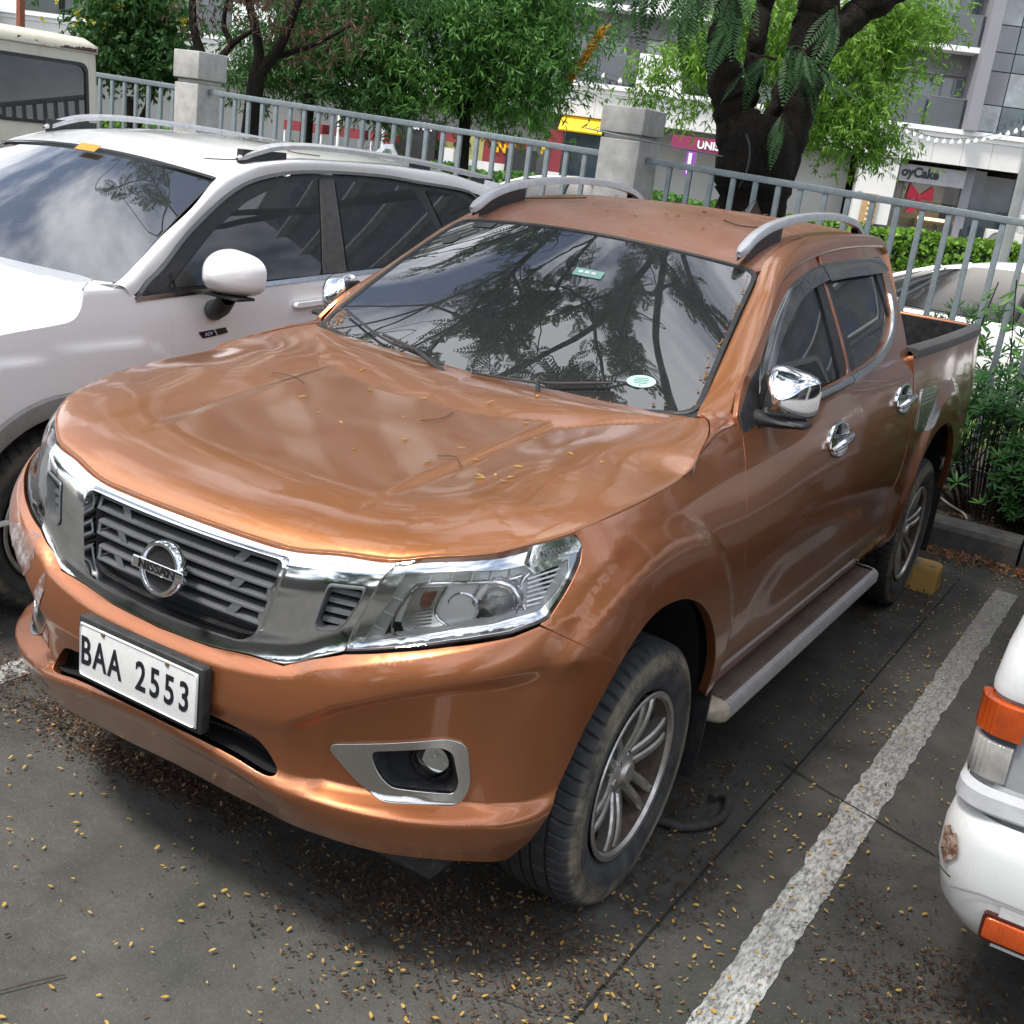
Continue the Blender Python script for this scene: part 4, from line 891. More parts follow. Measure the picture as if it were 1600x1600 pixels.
# ---- mirrors
def mirror_unit(sg,par,loc,mat,w=.205,h=.175,dpt=.12,name='door_mirror',tri=None,rot=0,ex=.667):
    "rounded housing: superellipse sections front to back"
    rows=[]
    for t in np.linspace(0,1,12):
        k=math.sin(max(t,.03)*math.pi/2)**.55 if t<1 else 1;yy=-dpt*(1-t)
        r=[]
        for a in np.linspace(0,2*math.pi,41):
            ca,sa=math.cos(a),math.sin(a);e=ex
            x=(abs(ca)**e)*math.copysign(1,ca)*w/2*k;z=(abs(sa)**e)*math.copysign(1,sa)*h/2*k
            z*=1-.16*(x/(w/2));z+=-.012*(1-k)
            r.append(((x)*sg,yy+.10*(x/w)*.5,z))
        if not rows: rows.append([(p[0]*.02,-dpt-.004,p[2]*.02) for p in r]);rows.append([(p[0]*.6,-dpt-.003,p[2]*.6) for p in r])
        rows.append(r)
    rows.append([(p[0]*.9,p[1]-.01,p[2]*.9) for p in rows[-1]])
    rows.append([(p[0]*.01,p[1],p[2]*.01) for p in rows[-1]])
    o=MB().loft(np.array(rows)).build(name,mat,par,smooth=True,auto=50);o.data.transform(Matrix.Translation(loc)@Matrix.Rotation(rot*sg,4,'Z'));return o
for sg in(1,-1):
    m_=mirror_unit(sg,truck,(.884*sg,.800,1.343),M_chrome,w=.155,h=.165,dpt=.11,rot=-.10,ex=.5)
    b=MB();rows=[]
    for x,y,z,r in((.80,.71,1.272,.026),(.83,.72,1.268,.024),(.855,.735,1.266,.020),(.89,.75,1.266,.018),(.945,.765,1.268,.012)):
        rows.append([(x*sg,y+.045*math.cos(a)*(1 if x>.88 else .8),z+r*math.sin(a)) for a in np.linspace(0,2*math.pi,17)])
    b.loft(np.array(rows)).build('mirror_arm',M_blackpl,m_,smooth=True)
    b=MB().box((.892*sg,.755,1.270),(.14,.075,.018)).build('mirror_underside',M_blackpl,m_,bevel=.008)
    b=MB().box((.815*sg,.765,1.350),(.03,.075,.12)).build('mirror_inner_cap',M_blackpl,m_,bevel=.012)
# ---- side steps
for sg in(1,-1):
    y0,y1=.60,2.36;rows=[]
    S_=MB().box2((.78*sg,y0,.335),(.925*sg,y1,.388)).build('side_step',M_step,truck,bevel=.006)
    rows=[[(x*sg,y,z) for y in np.linspace(y0,y1,12)] for x,z in((.922,.392),(.940,.390),(.950,.375),(.950,.345),(.935,.325),(.90,.322))]
    MB().loft(np.array(rows)).build('step_edge_trim',M_silver,S_,smooth=True,auto=35)
    b=MB()
    for x in(.80,.825,.85,.875,.90): b.box2(((x-.006)*sg,y0+.03,.388),((x+.006)*sg,y1-.03,.3915))
    b.build('tread_rib',M_step,S_)
    for ye,d in((y0,-1),(y1,1)):
        rows=[]
        for t in np.linspace(0,1,7):
            k=math.cos(t*math.pi/2)**.6 if t<1 else .02
            rows.append([((.865+.085*k*math.copysign(abs(math.cos(a))**.6,math.cos(a)))*sg,ye+d*.07*t,.358+.040*k*math.copysign(abs(math.sin(a))**.6,math.sin(a))) for a in np.linspace(0,2*math.pi,25)])
        MB().loft(np.array(rows)).build('step_end_cap',simple('stained_end_cap_%s%s'%('a' if d<0 else 'b','n' if sg>0 else 'f'),(.50,.46,.36) if d<0 else (.5,.5,.49),.5,.2,.2,25,.6,(.30,.22,.12)),S_,smooth=True)
    for yb in(.95,2.0): MB().box2((.45*sg,yb-.03,.34),(.80*sg,yb+.03,.37)).build('step_bracket',M_black,S_)
# ---- mud flaps and arch liners
for sg in(1,-1):
    for yc,ys,A_ in((0,.475,ARCH),(3.15,3.68,RARCH)):
        rows=[]
        for x in(.45,.60,.75,.88):
            rows.append([(x*sg,y+(y-(yc))*.03+.02*(1 if y<yc else 0),z+.015) for y,z in cat([q for q in A_ if not(q[1]<.50 and q[0]<yc)],2)])
        MB().loft(np.array(rows)).build('arch_liner',M_black,truck,smooth=True)
    fy=.468
    b=MB().prism([(.70,.15),(.905,.17),(.915,.30),(.918,.47),(.905,.60),(.86,.66),(.70,.66)],fy,fy+.012).build('mud_flap',M_blackpl,truck)
    if sg<0:b.data.transform(Matrix.Scale(-1,4,(1,0,0)));b.data.flip_normals()
    b=MB().prism([(.70,.17),(.915,.17),(.92,.62),(.70,.62)],3.64,3.652).build('mud_flap',M_blackpl,truck)
    if sg<0:b.data.transform(Matrix.Scale(-1,4,(1,0,0)));b.data.flip_normals()
# ---- bed, tailgate, chassis
MB().box2((-.80,2.50,.72),(.80,4.08,.76)).build('bed_floor',M_blackpl,truck)
MB().box2((-.80,2.50,.74),(.80,2.53,1.335)).build('bed_front_wall',M_blackpl,truck)
MB().box2((-.83,4.06,.60),(.83,4.11,1.345)).build('tailgate',M_copper_side,truck,bevel=.012)
MB().box2((-.80,4.04,.62),(.80,4.062,1.335)).build('tailgate_liner',M_blackpl,truck)
MB().box2((-.82,4.12,.45),(.82,4.20,.60)).build('rear_bumper',M_chrome_dull,truck,bevel=.02)
b=MB();b.box2((-.55,-.55,.36),(-.42,3.9,.46)).box2((.42,-.55,.36),(.55,3.9,.46)).box2((-.7,-.10,.30),(.7,.10,.42)).box2((-.75,3.05,.32),(.75,3.25,.44)).box2((-.62,-.72,.40),(.62,-.35,.46)).box2((-.72,.5,.42),(.72,2.6,.47)).build('chassis',M_black,truck)
b=MB().box2((.36,-.66,.30),(.70,-.48,.37)).build('under_tray',M_blackpl,truck,bevel=.01)
# ---- interior seen dimly through the glass
b=MB();b.box2((-.78,.50,.95),(.78,.78,1.21)).build('dashboard',M_black,truck,bevel=.04)
ms=simple('seat_cloth',(.05,.048,.046),.9)
for x in(-.38,.38):
    MB().box((x,1.42,1.20),(.48,.14,.62),Matrix.Rotation(R(-14),4,'X')).build('seat_back',ms,truck,bevel=.05)
    MB().box((x,1.50,1.53),(.26,.09,.18)).build('head_rest',ms,truck,bevel=.035)
t=[(.38+.18*math.cos(a),.90+.05*math.sin(a),1.17+.17*math.sin(a)) for a in np.linspace(0,2*math.pi,33)]
MB().tube(t,.014,8,cap=False).build('steering_wheel',M_blackpl,truck,smooth=True)
MB().box2((-.70,2.20,.95),(.70,2.36,1.48)).build('rear_seat',ms,truck,bevel=.05)
# ================================================================ wheels
M_barrel=simple('rusty_brake_dust',(.065,.048,.036),.8,.2,.35,18,.8,(.16,.12,.09))
def make_wheel(parent,loc,sg,Rt=.378,Wt=.255,Rr=.236,spokes=6,mat_r=None,dirty=True,lugs=60,nm='wheel'):
    w=bpy.data.objects.new(nm,None);w.location=loc;link(w,parent)
    # tyre
    n=lugs*6;prof=[(-.36,Rr-.006),(-.42,Rr+.01),(-.47,Rr+.03),(-.50,Rr+.065),(-.497,Rt-.055),(-.475,Rt-.030),(-.44,Rt-.014),(-.40,Rt-.006),(-.33,Rt-.002),(-.25,Rt),(-.245,Rt-.008),(-.215,Rt-.008),(-.21,Rt+.001),(-.08,Rt+.002),(-.075,Rt-.007),(-.045,Rt-.007),(-.04,Rt+.002)]
    prof=prof+[(-a,r) for a,r in prof[::-1]]
    V=[];m=len(prof)
    for i,(a,r) in enumerate(prof):
        for k in range(n):
            ph=k%6;dr=0
            if r>Rt-.032 and abs(a)>.25 and ph==0:dr=-.010 if r>Rt-.02 else -.006
            if abs(a)<=.21 and abs(a)>.06 and r>Rt and (k+3)%12 in(0,):dr=-.006
            t=2*math.pi*(k+ (abs(a)*8))/n
            rr=r+dr
            zz=rr*math.sin(t)
            if zz<-Rt+.012: zz=-Rt+.012+(zz+Rt-.012)*.15
            bulge=.006*max(0,-math.sin(t)-.86)/.14*(abs(a)>.4)*np.sign(a)
            V.append((a*Wt*sg+bulge*sg,rr*math.cos(t),zz+.010*(0)))
    F=[(i*n+k,i*n+(k+1)%n,(i+1)*n+(k+1)%n,(i+1)*n+k) for i in range(m-1) for k in range(n)]
    o=mesh_np('tyre',np.array(V)-[0,0,-0.0],F,M_tyre,w,smooth=True,auto=38)
    # rings on the sidewall
    b=MB()
    for r0 in(Rt-.052,Rt-.060,Rt-.068): b.lathe([(.495*Wt*sg,r0-.0025),(.508*Wt*sg,r0),(.495*Wt*sg,r0+.0025)],96)
    b.build('sidewall_ring',M_tyre,o,smooth=True)
    # rim
    x=.47*Wt
    rp=[(x*.86,Rr-.004),(x*.97,Rr+.006),(x*1.0,Rr+.002),(x*.985,Rr-.010),(x*.90,Rr-.016),(x*.80,Rr-.020),(x*.2,Rr-.032),(-x*.7,Rr-.03),(-x,Rr)]
    rim=MB().lathe([(a*sg,r) for a,r in rp[:5]],80).build('rim',mat_r or M_alloy,w,smooth=True,auto=35);MB().lathe([(a*sg,r) for a,r in rp[4:]],80).build('rim_barrel',M_barrel,rim,smooth=True,auto=35)
    sp=MB()
    for k in range(spokes):
        for d in(-1,1):
            a0=2*math.pi*k/spokes+.3;rows=[]
            for t in np.linspace(0,1,7):
                r=.045+(Rr-.020-.045)*t;off=d*(.0165+.013*t);
                cx=x*(.60+.27*math.sin(t*math.pi*.60));wd=.0145-.001*t;th=.032
                c,s_=math.cos(a0),math.sin(a0);pr=np.array([0,c,s_]);pt=np.array([0,-s_,c])
                base=pr*r+pt*off
                rows.append([tuple(base+pt*q*wd+np.array([(cx+h)*sg,0,0])) for q,h in((-1,-th),(-1,-.003),(-.6,.003),(-.2,.001),(.2,.001),(.6,.003),(1,-.003),(1,-th))])
            sp.loft(np.array(rows))
    sp.build('spokes',mat_r or M_alloy,w,smooth=True,auto=28)
    hb=MB().lathe([(a*sg,r) for a,r in((x*.35,.075),(x*.60,.070),(x*.70,.055),(x*.74,.040),(x*.80,.033),(x*.84,.031),(x*.86,.027),(x*.86,.0001))],40).build('hub_cap',mat_r or M_alloy,w,smooth=True,auto=30)
    nut=None
    for k in range(6):
        a=2*math.pi*k/6+.2
        if nut is None: nut=MB().lathe([(x*.60*sg,.010),(x*.73*sg,.009),(x*.75*sg,.0001)],8,'x').build('lug_nut',M_chrome_dull,w);nn_=nut
        else: nn_=nut.copy();COL.objects.link(nn_)
        nn_.location=(0,.052*math.cos(a),.052*math.sin(a))
    MB().lathe([(-x*.1*sg,.05),(-x*.1*sg,.155),(-x*.3*sg,.155)],48).build('brake_disc',simple_cached('brake_disc_iron',(.12,.10,.085)),w,smooth=True,auto=30)
    MB().lathe([(-x*.45*sg,.0001),(-x*.45*sg,Rr-.03)],40).build('wheel_inside',M_black,w)
    return w
_sc={}
def simple_cached(n,c,**k):
    if n not in _sc:_sc[n]=simple(n,c,.6,.3,.3,30,.4,**k)
    return _sc[n]
def tyre_mat():
    t=NT('tyre_with_dried_mud');sp=t.n('SeparateXYZ');t.l(t.tc.outputs['Object'],sp.inputs[0])
    cb=t.n('CombineXYZ');t.l(sp.outputs['Y'],cb.inputs['X']);t.l(sp.outputs['Z'],cb.inputs['Y']);ln=t.n('VectorMath',operation='LENGTH');t.l(cb.outputs[0],ln.inputs[0]);r=ln.outputs['Value']
    ax=t.math('ABSOLUTE',sp.outputs['X'])
    side=t.ramp(ax,.105,.118)
    nb=t.noise(10,8,.7);band=t.math('MULTIPLY',t.ramp(r,.300,.322),t.math('SUBTRACT',1.0,t.ramp(r,.352,.362)))
    m=t.math('MULTIPLY',t.math('MULTIPLY',band,side),t.ramp(nb,.38,.58))
    fine=t.math('MULTIPLY',side,t.math('MULTIPLY',t.ramp(t.noise(14,8,.7),.42,.72),.55))
    base=t.mix(t.ramp(t.noise(25,6),.3,.7),(.022,.023,.025),(.042,.043,.045))
    c=t.mix(fine,base,(.13,.125,.115));c=t.mix(t.math('MULTIPLY',m,.62),c,(.27,.225,.15))
    return t.fin(t.bsdf(c,.8,nrm=t.bump(t.noise(160,3),.25)))
M_tyre=tyre_mat()
for sg in(1,-1):
    make_wheel(truck,(.785*sg,0,.378),sg);make_wheel(truck,(.785*sg,3.15,.378),sg)
# ================================================================ ground
def asphalt_mat():
    t=NT('weathered_asphalt')
    big=t.ramp(t.noise(.55,6,.6),.35,.68);mid=t.ramp(t.noise(3.2,10,.72),.40,.66);fin=t.ramp(t.noise(75,4,.7),.30,.70);spk=t.ramp(t.noise(150,3,.7),.62,.66)
    c=t.mix(big,(.040,.039,.035),(.092,.089,.080));c=t.mix(t.math('MULTIPLY',mid,.65),c,(.130,.124,.110));c=t.mix(t.math('MULTIPLY',fin,.35),c,(.022,.022,.021))
    mo=t.ramp(t.noise(1.1,7,.7,stretch=(1,.6,1)),.52,.66);c=t.mix(t.math('MULTIPLY',mo,.65),c,(.036,.040,.032))
    c=t.mix(t.math('MULTIPLY',spk,.5),c,(.26,.25,.23))
    dirt=t.ramp(t.noise(6,9,.75),.55,.72);c=t.mix(t.math('MULTIPLY',dirt,.45),c,(.055,.042,.032))
    h=t.math('ADD',t.noise(140,4,.7),t.math('MULTIPLY',t.noise(12,6),.8))
    return t.fin(t.bsdf(c,.88,nrm=t.bump(h,.75,.005),spec=.3))
M_asph=asphalt_mat()
def sheet(name,x0,y0,x1,y1,z,mat,nx=1,ny=1):
    xs=np.linspace(x0,x1,nx+1);ys=np.linspace(y0,y1,ny+1);V=[(x,y,z) for y in ys for x in xs]
    F=[(j*(nx+1)+i,j*(nx+1)+i+1,(j+1)*(nx+1)+i+1,(j+1)*(nx+1)+i) for j in range(ny) for i in range(nx)]
    return tag(mesh_np(name,V,F,mat,None,smooth=False),kind='structure')
sheet('ground',-400,-300,400,500,-.02,simple('far_ground',(.11,.11,.10),.95,vs=.3))
sheet('parking_lot',-30,-22,22,4.42,0.0,M_asph)
def line_mat():
    t=NT('worn_road_paint');a=t.ramp(t.noise(60,9,.8,stretch=(1.6,.55,1)),.40,.56);b=t.ramp(t.noise(5,6,.7,stretch=(3,.7,1)),.30,.60)
    k=t.math('MULTIPLY',a,t.math('ADD',t.math('MULTIPLY',b,.6),.40))
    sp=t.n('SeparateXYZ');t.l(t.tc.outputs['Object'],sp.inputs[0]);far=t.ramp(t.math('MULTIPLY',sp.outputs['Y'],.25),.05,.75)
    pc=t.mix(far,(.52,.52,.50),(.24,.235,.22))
    c=t.mix(k,(.10,.10,.095),pc);return t.fin(t.bsdf(c,.85,nrm=t.bump(t.noise(110,6,.7),.4,.003)))
M_line=line_mat()
def painted_line(name,x0,x1,y0,y1,label,seed):
    r=np.random.default_rng(seed);n=int((y1-y0)/.02);ys=np.linspace(y0,y1,n)
    j=lambda:np.convolve(r.normal(0,.0050,n+8),np.ones(3)/3,'same')[4:-4]+np.convolve(r.normal(0,.012,n+60),np.ones(25)/25,'same')[30:-30]
    a=x0+j();b=x1+j();V=[];F=[]
    for i in range(n):V+=[(a[i],ys[i],.004),(a[i]*.5+b[i]*.5,ys[i],.0055),(b[i],ys[i],.004)]
    for i in range(n-1):F+=[(3*i,3*i+1,3*i+4,3*i+3),(3*i+1,3*i+2,3*i+5,3*i+4)]
    return tag(mesh_np(name,V,F,M_line,None,smooth=False),kind='structure')
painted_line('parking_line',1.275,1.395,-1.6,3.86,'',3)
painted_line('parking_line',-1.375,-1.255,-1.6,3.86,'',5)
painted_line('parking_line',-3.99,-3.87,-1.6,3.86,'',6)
# joint and cracks in the paving
b=MB()
def crack(P,w):
    P=cat(P,6);T=np.gradient(P,axis=0);T/=np.linalg.norm(T,axis=1)[:,None];nn=np.c_[-T[:,1],T[:,0],T[:,0]*0]*w
    b.loft(np.array([P-nn,P+nn]))
crack([(1.085,3.9,.005),(1.08,2.5,.005),(1.075,1.4,.005),(1.06,.2,.005),(1.05,-1.2,.005)],.0035)
crack([(1.02,1.10,.0062),(1.2,1.02,.0072),(1.40,.95,.0062),(1.65,.86,.0062)],.003)
tag(b.build('paving_joint',simple('joint_tar',(.015,.015,.014),.9),None),kind='structure')
# ---- kerb and planting strip
M_kerb=simple('kerb_concrete',(.125,.12,.11),.9,0,.3,7,.8,(.06,.06,.055),bump=.6,bs=40)
kk=-14.0;i=0
kb=MB();
prof=[(4.40,.0),(4.405,.11),(4.42,.14),(4.45,.152),(4.57,.155),(4.60,.145),(4.60,.0)]
xs=np.arange(-13.9,6.2,.95)
kerb=None
first=None
for x in xs:
    x0,x1=x+.008,x+.95-.008;rows=[[(xx,y+.003*math.sin(x*9),z) for y,z in prof] for xx in(x0,x1)]
    m=MB().loft(np.array(rows)).add([(x0,y,z) for y,z in prof],[tuple(range(len(prof)))]).add([(x1,y,z) for y,z in prof],[tuple(range(len(prof)))[::-1]])
    if first is None:
        first=bpy.data.objects.new('kerb',None);link(first);tag(first,'grey concrete kerb running along the back of the parking bays','kerb')
    m.build('kerb_stone',M_kerb,first)
def soil():
    t=NT('mulch_soil');c=t.mix(t.ramp(t.noise(30,8,.75),.35,.65),(.018,.013,.010),(.075,.055,.040));return t.fin(t.bsdf(c,.95,nrm=t.bump(t.noise(45,6,.8),1.0,.02)))
sheet('planting_strip',-14,4.60,8,7.2,.10,soil())
grass_c=simple('mown_grass',(.075,.13,.025),.9,0,.35,3,.3,(.16,.14,.06),bump=.8,bs=25)
sheet('lawn',-60,7.2,40,17,.09,grass_c)
sheet('road',-80,17,60,33,.05,simple('street_asphalt',(.10,.10,.10),.9))
# ---- wheel stop
ws_m=NT('chipped_yellow_paint');_k=ws_m.ramp(ws_m.noise(6.5,8,.7),.53,.545);_c=ws_m.mix(_k,(.42,.26,.07),(.19,.19,.16));M_stop=ws_m.fin(ws_m.bsdf(_c,.75,nrm=ws_m.bump(ws_m.noise(40,5),.5,.004)))
wr=[]
for x,k in((.62,.0),(.63,1),(1.01,1),(1.03,0)):
    e=0 if k else .012
    wr.append([(x,3.455-.0,0),(x,3.475+e,.125-e),(x,3.495+e,.15-e),(x,3.575-e,.15-e),(x,3.60-e,.125-e),(x,3.62,0)])
for sx,lab in((0.0,'chipped yellow wheel stop peeking from behind the pickup rear tyre'),(-1.68,'yellow wheel stop under the tail of the pickup, on the far side')):
    m=MB().loft(np.array(wr)+np.array([sx,0,0]));V=np.array(wr)+np.array([sx,0,0]);m.add(V[0],[(0,1,2,3,4,5)]);m.add(V[-1],[(5,4,3,2,1,0)])
    tag(m.build('wheel_stop',M_stop,None,bevel=.004),lab,'wheel stop',group='yellow wheel stops')
# ---- hose
tag(MB().tube(cat([(.72,.40,.02),(.86,.415,.02),(.93,.44,.018),(.985,.52,.018),(.995,.60,.02),(.975,.68,.025),(.935,.700,.02),(.925,.66,.018)],8),.0145,10).build('rubber_hose',M_rubber,None,smooth=True),'short black rubber hose curled on the asphalt behind the pickup front wheel','hose')
# ---- fallen leaves and litter
def set_tint(o,vals,per):
    a=o.data.attributes.new('tint','FLOAT','POINT');a.data.foreach_set('value',np.repeat(vals,per).astype(np.float32))
def quads(name,C,A,B,N,mat,parent=None,fold=.15,tint=None):
    "leaf shapes: centre C, half-axis A (length) and B (width), up N; six-point leaf"
    n=len(C);h=(np.linalg.norm(B,axis=1)*fold)[:,None]*N
    V=np.stack([C-A,C-A*.35+B+h,C+A*.45+B*.85+h,C+A,C+A*.45-B*.85+h,C-A*.35-B+h],1).reshape(-1,3)
    i=np.arange(n)[:,None]*6
    F=np.concatenate([i+[0,1,2,3],i+[0,3,4,5]],1).reshape(-1,4)
    me=bpy.data.meshes.new(name);me.vertices.add(len(V));me.vertices.foreach_set('co',V.ravel().astype(np.float32))
    me.loops.add(F.size);me.loops.foreach_set('vertex_index',F.ravel().astype(np.int32));me.polygons.add(len(F));me.polygons.foreach_set('loop_start',(np.arange(len(F))*4).astype(np.int32));me.polygons.foreach_set('loop_total',np.full(len(F),4,np.int32))
    me.update(calc_edges=True);me.validate();me.materials.append(mat)
    o=link(bpy.data.objects.new(name,me),parent);set_tint(o,tint if tint is not None else RNG.random(n),6);return o
def unit(v):return v/(np.linalg.norm(v,axis=-1,keepdims=True)+1e-12)
def ground_leaves(name,XY,size,mat,label,z0=.007,tilt=.25,asp=.42,fn=None):
    n=len(XY);a=RNG.random(n)*6.283;L_=size*(.55+RNG.random(n)*.9)
    z=np.full(n,z0)+RNG.random(n)*.006 if fn is None else fn(XY)+.003
    A=np.c_[np.cos(a),np.sin(a),RNG.normal(0,tilt,n)];A=unit(A)*L_[:,None]/2;N=unit(np.c_[RNG.normal(0,tilt,n),RNG.normal(0,tilt,n),np.ones(n)]);B=unit(np.cross(N,A))*(L_*asp/2)[:,None]
    z=z+np.abs(A[:,2])
    o=quads(name,np.c_[XY,z],A,B,N,mat);return o
def cluster(cx,cy,sx,sy,n,ang=0):
    p=RNG.normal(0,1,(n,2))*[sx,sy];c_,s_=math.cos(ang),math.sin(ang);return p@np.array([[c_,s_],[-s_,c_]])+[cx,cy]
M_lf_y=leafmat('fallen_leaf_yellow',(.50,.30,.06),(.62,.42,.12),.6,(.55,.38,.20));M_lf_b=leafmat('fallen_leaf_brown',(.040,.024,.016),(.14,.080,.048),.7,(.42,.29,.18))
pts=np.vstack([RNG.uniform([-1.5,-2.4],[1.25,-.35],(520,2)),RNG.uniform([1.0,-2.0],[2.6,4.3],(900,2)),RNG.uniform([.85,.2],[1.35,4.3],(420,2)),RNG.uniform([-2.2,-1.6],[-.9,.4],(160,2)),cluster(.85,-.05,.25,.12,140),cluster(1.0,-.35,.3,.2,180),cluster(.75,-.75,.3,.2,130)])
yl=ground_leaves('fallen_yellow_leaves',pts,.0145,M_lf_y,'')
tag(yl,'small yellow leaflets scattered over the dark asphalt','fallen leaves',kind='stuff')
pts=np.vstack([cluster(-.62,-.44,.20,.05,1500,.0),cluster(-.32,-.42,.16,.04,900,.0),cluster(-.93,-.36,.12,.06,600,.3),cluster(-1.08,-.15,.08,.10,350),cluster(.0,-.48,.22,.06,260),cluster(.38,-.44,.16,.07,900,.1),cluster(.60,-.46,.20,.09,900),cluster(.85,-.30,.16,.09,700),cluster(.55,-.68,.30,.10,330),cluster(.95,-.52,.22,.14,330),cluster(.62,-.25,.12,.10,500),
   cluster(1.02,.18,.08,.14,260),cluster(1.75,.12,.14,.16,900),cluster(1.95,-.25,.18,.16,500),cluster(1.5,.35,.06,.25,160),cluster(.86,.62,.06,.30,420),
   np.c_[RNG.uniform(.75,2.4,1900),4.37-np.abs(RNG.normal(0,.12,1900))],cluster(.98,3.30,.06,.10,240),cluster(.83,2.85,.07,.12,260),RNG.uniform([-1.5,-2.2],[2.4,4.3],(900,2)),cluster(-1.30,-.35,.12,.10,600),np.c_[RNG.uniform(-12,-1,900),4.36-np.abs(RNG.normal(0,.1,900))]])
bl_=ground_leaves('fallen_brown_leaves',pts,.0135,M_lf_b,'',z0=.008,tilt=.4)
tag(bl_,'drifts of brown dry leaflets gathered beneath the pickup bumper and tyres','leaf litter',kind='stuff')
# orange-brown leaves along the kerb
pts=np.c_[RNG.uniform(.80,2.4,700),4.33-np.abs(RNG.normal(0,.13,700))]
tag(ground_leaves('kerb_leaf_drift',pts,.028,leafmat('orange_dry_leaf',(.20,.075,.025),(.42,.19,.07),.6),'',z0=.016,tilt=.4),'orange dry leaves lying against the concrete kerb','leaf litter',kind='stuff')
# twigs on the ground
for k,(P,lab) in enumerate((([(-.02,-1.32,.01),(.02,-1.24,.012),(.055,-1.17,.010)],'thin straight twig on the asphalt in front of the number plate'),([(.72,-1.36,.01),(.80,-1.28,.016),(.875,-1.225,.012)],'pale ended twig on the asphalt ahead of the front tyre'),([(.80,-.62,.01),(.87,-.58,.018),(.96,-.56,.012)],'twig among the leaves beside the front tyre'))):
    tag(MB().tube(cat(P,5),.0022,5).build('twig',simple_cached('twig_bark',(.06,.045,.03)),None,smooth=True),lab,'twig',group='twigs on the asphalt')
# leaflets resting on the bonnet
lx=np.array([(.30,-.30),(.33,-.18),(.42,-.22),(.10,-.35),(.18,-.20),(.52,-.30),(.55,-.28),(.50,-.33),(.53,-.25),(-.15,.05),(-.02,.10),(.05,-.05),(-.30,.20),(-.25,-.1),(.20,.22),(.36,.10),(.45,.05),(.62,.0),(.60,-.05),(.0,-.25),(-.1,-.2),(.28,.30),(.1,.33),(-.42,.0),(.57,-.27),(.49,-.29)])
lx=lx+RNG.normal(0,.02,lx.shape)
tag(ground_leaves('leaves_on_bonnet',lx,.022,M_lf_y,'',fn=lambda P:hoodz(P[:,0],P[:,1]),tilt=.12),'few yellow leaflets resting on the copper bonnet','fallen leaves',kind='stuff')
lr=RNG.uniform([-.5,1.25],[.5,2.6],(60,2));lr[:25]=RNG.uniform([-.48,2.45],[.48,2.68],(25,2))
tag(ground_leaves('leaves_on_roof',lr,.022,M_lf_b,'',fn=lambda P:roof_s(P[:,0],P[:,1])[:,2],tilt=.15),'dry brown leaflets resting on the dusty pickup roof','fallen leaves',kind='stuff')
# debris in the screen corners
q=np.concatenate([np.c_[RNG.normal(.975,.008,34),RNG.uniform(.03,.95,34)],np.c_[RNG.normal(-.93,.02,40),RNG.uniform(.0,.12,40)],np.c_[RNG.uniform(-.9,.9,60),RNG.normal(.030,.008,60)]])
p=ws_s(q[:,0],q[:,1]);n=len(p);a=RNG.random(n)*6.28
A=unit(np.c_[np.cos(a),np.sin(a)*.5,np.sin(a)*.7])*.0062;N=np.tile([0,-.5,.85],(n,1));B=unit(np.cross(N,A))*.0028
tag(quads('leaves_on_screen',p+N*.006,A,B,N,leafmat('screen_leaf',(.20,.09,.03),(.45,.22,.08),.6)),'tiny brown leaf bits caught along the pickup windscreen edges','leaf litter',kind='stuff')
for P,lab in ((([(.27,1.55),(.36,1.50),(.43,1.56),(.50,1.50)]),'curved brown twig on the pickup roof by the near roof rail'),(([(-.52,1.42),(-.40,1.50),(-.35,1.62)]),'brown twig on the pickup roof by the far roof rail')):
    P3=[(x,y,float(roof_s(x,y)[0,2])+.008) for x,y in P];tag(MB().tube(cat(P3,6),.0028,5).build('twig',simple_cached('twig_bark',(.06,.045,.03)),None,smooth=True),lab,'twig')
for P,lab in (([(.32,-.26),(.36,-.235),(.405,-.27)],'bowed thin stalk lying on the copper bonnet, nearest the headlight'),([(.12,-.06),(.15,0),(.14,.07)],'hair thin curved stalk in the middle of the copper bonnet'),([(-.47,-.02),(-.40,.0),(-.33,-.03)],'thin stalk on the far side of the copper bonnet')):
    P3=[(x,y,float(hoodz(x,y)[0])+.004) for x,y in P];tag(MB().tube(cat(P3,6),.0012,4).build('twig',simple_cached('twig_bark',(.06,.045,.03)),None,smooth=True),lab,'twig',group='stalks on the bonnet')
# ================================================================ fence and pillars
M_fence=simple('fence_grey_blue_paint',(.24,.285,.305),.55,.2,.10,12,.5,(.12,.12,.11),bump=.2,bs=50)
FY=5.40
def rail_z(x):return 1.968-.0185*(x+1.24)-.010*(x>-1.0)*(x+1.0)
def fence(x0,x1,pitch,label,xb=None):
    f=thing('steel_fence',label,'fence',(0,0,0),group='fence runs between the pillars')
    bar=None;x=x0+pitch*.45 if xb is None else xb
    r=MB();z0,z1=rail_z(x0),rail_z(x1);r.add([(x0,FY-.02,z0-.045),(x0,FY+.02,z0-.045),(x0,FY+.02,z0),(x0,FY-.02,z0),(x1,FY-.02,z1-.045),(x1,FY+.02,z1-.045),(x1,FY+.02,z1),(x1,FY-.02,z1)],[(0,1,2,3),(7,6,5,4),(0,4,5,1),(1,5,6,2),(2,6,7,3),(3,7,4,0)])
    r.build('top_rail',M_fence,f,bevel=.004)
    MB().box2((x0,FY-.018,.26),(x1,FY+.018,.30)).build('bottom_rail',M_fence,f)
    while x<x1-.03:
        if bar is None:
            bar=MB().box((0,0,0),(.036,.026,1.0)).build('bar',M_fence,f,bevel=.003);o=bar
        else: o=bar.copy();COL.objects.link(o)
        zt=rail_z(x)-.046;o.location=(x,FY,(zt+.12)/2);o.scale=(1,1,(zt-.12));x+=pitch*(1+RNG.normal(0,.02))
    return f
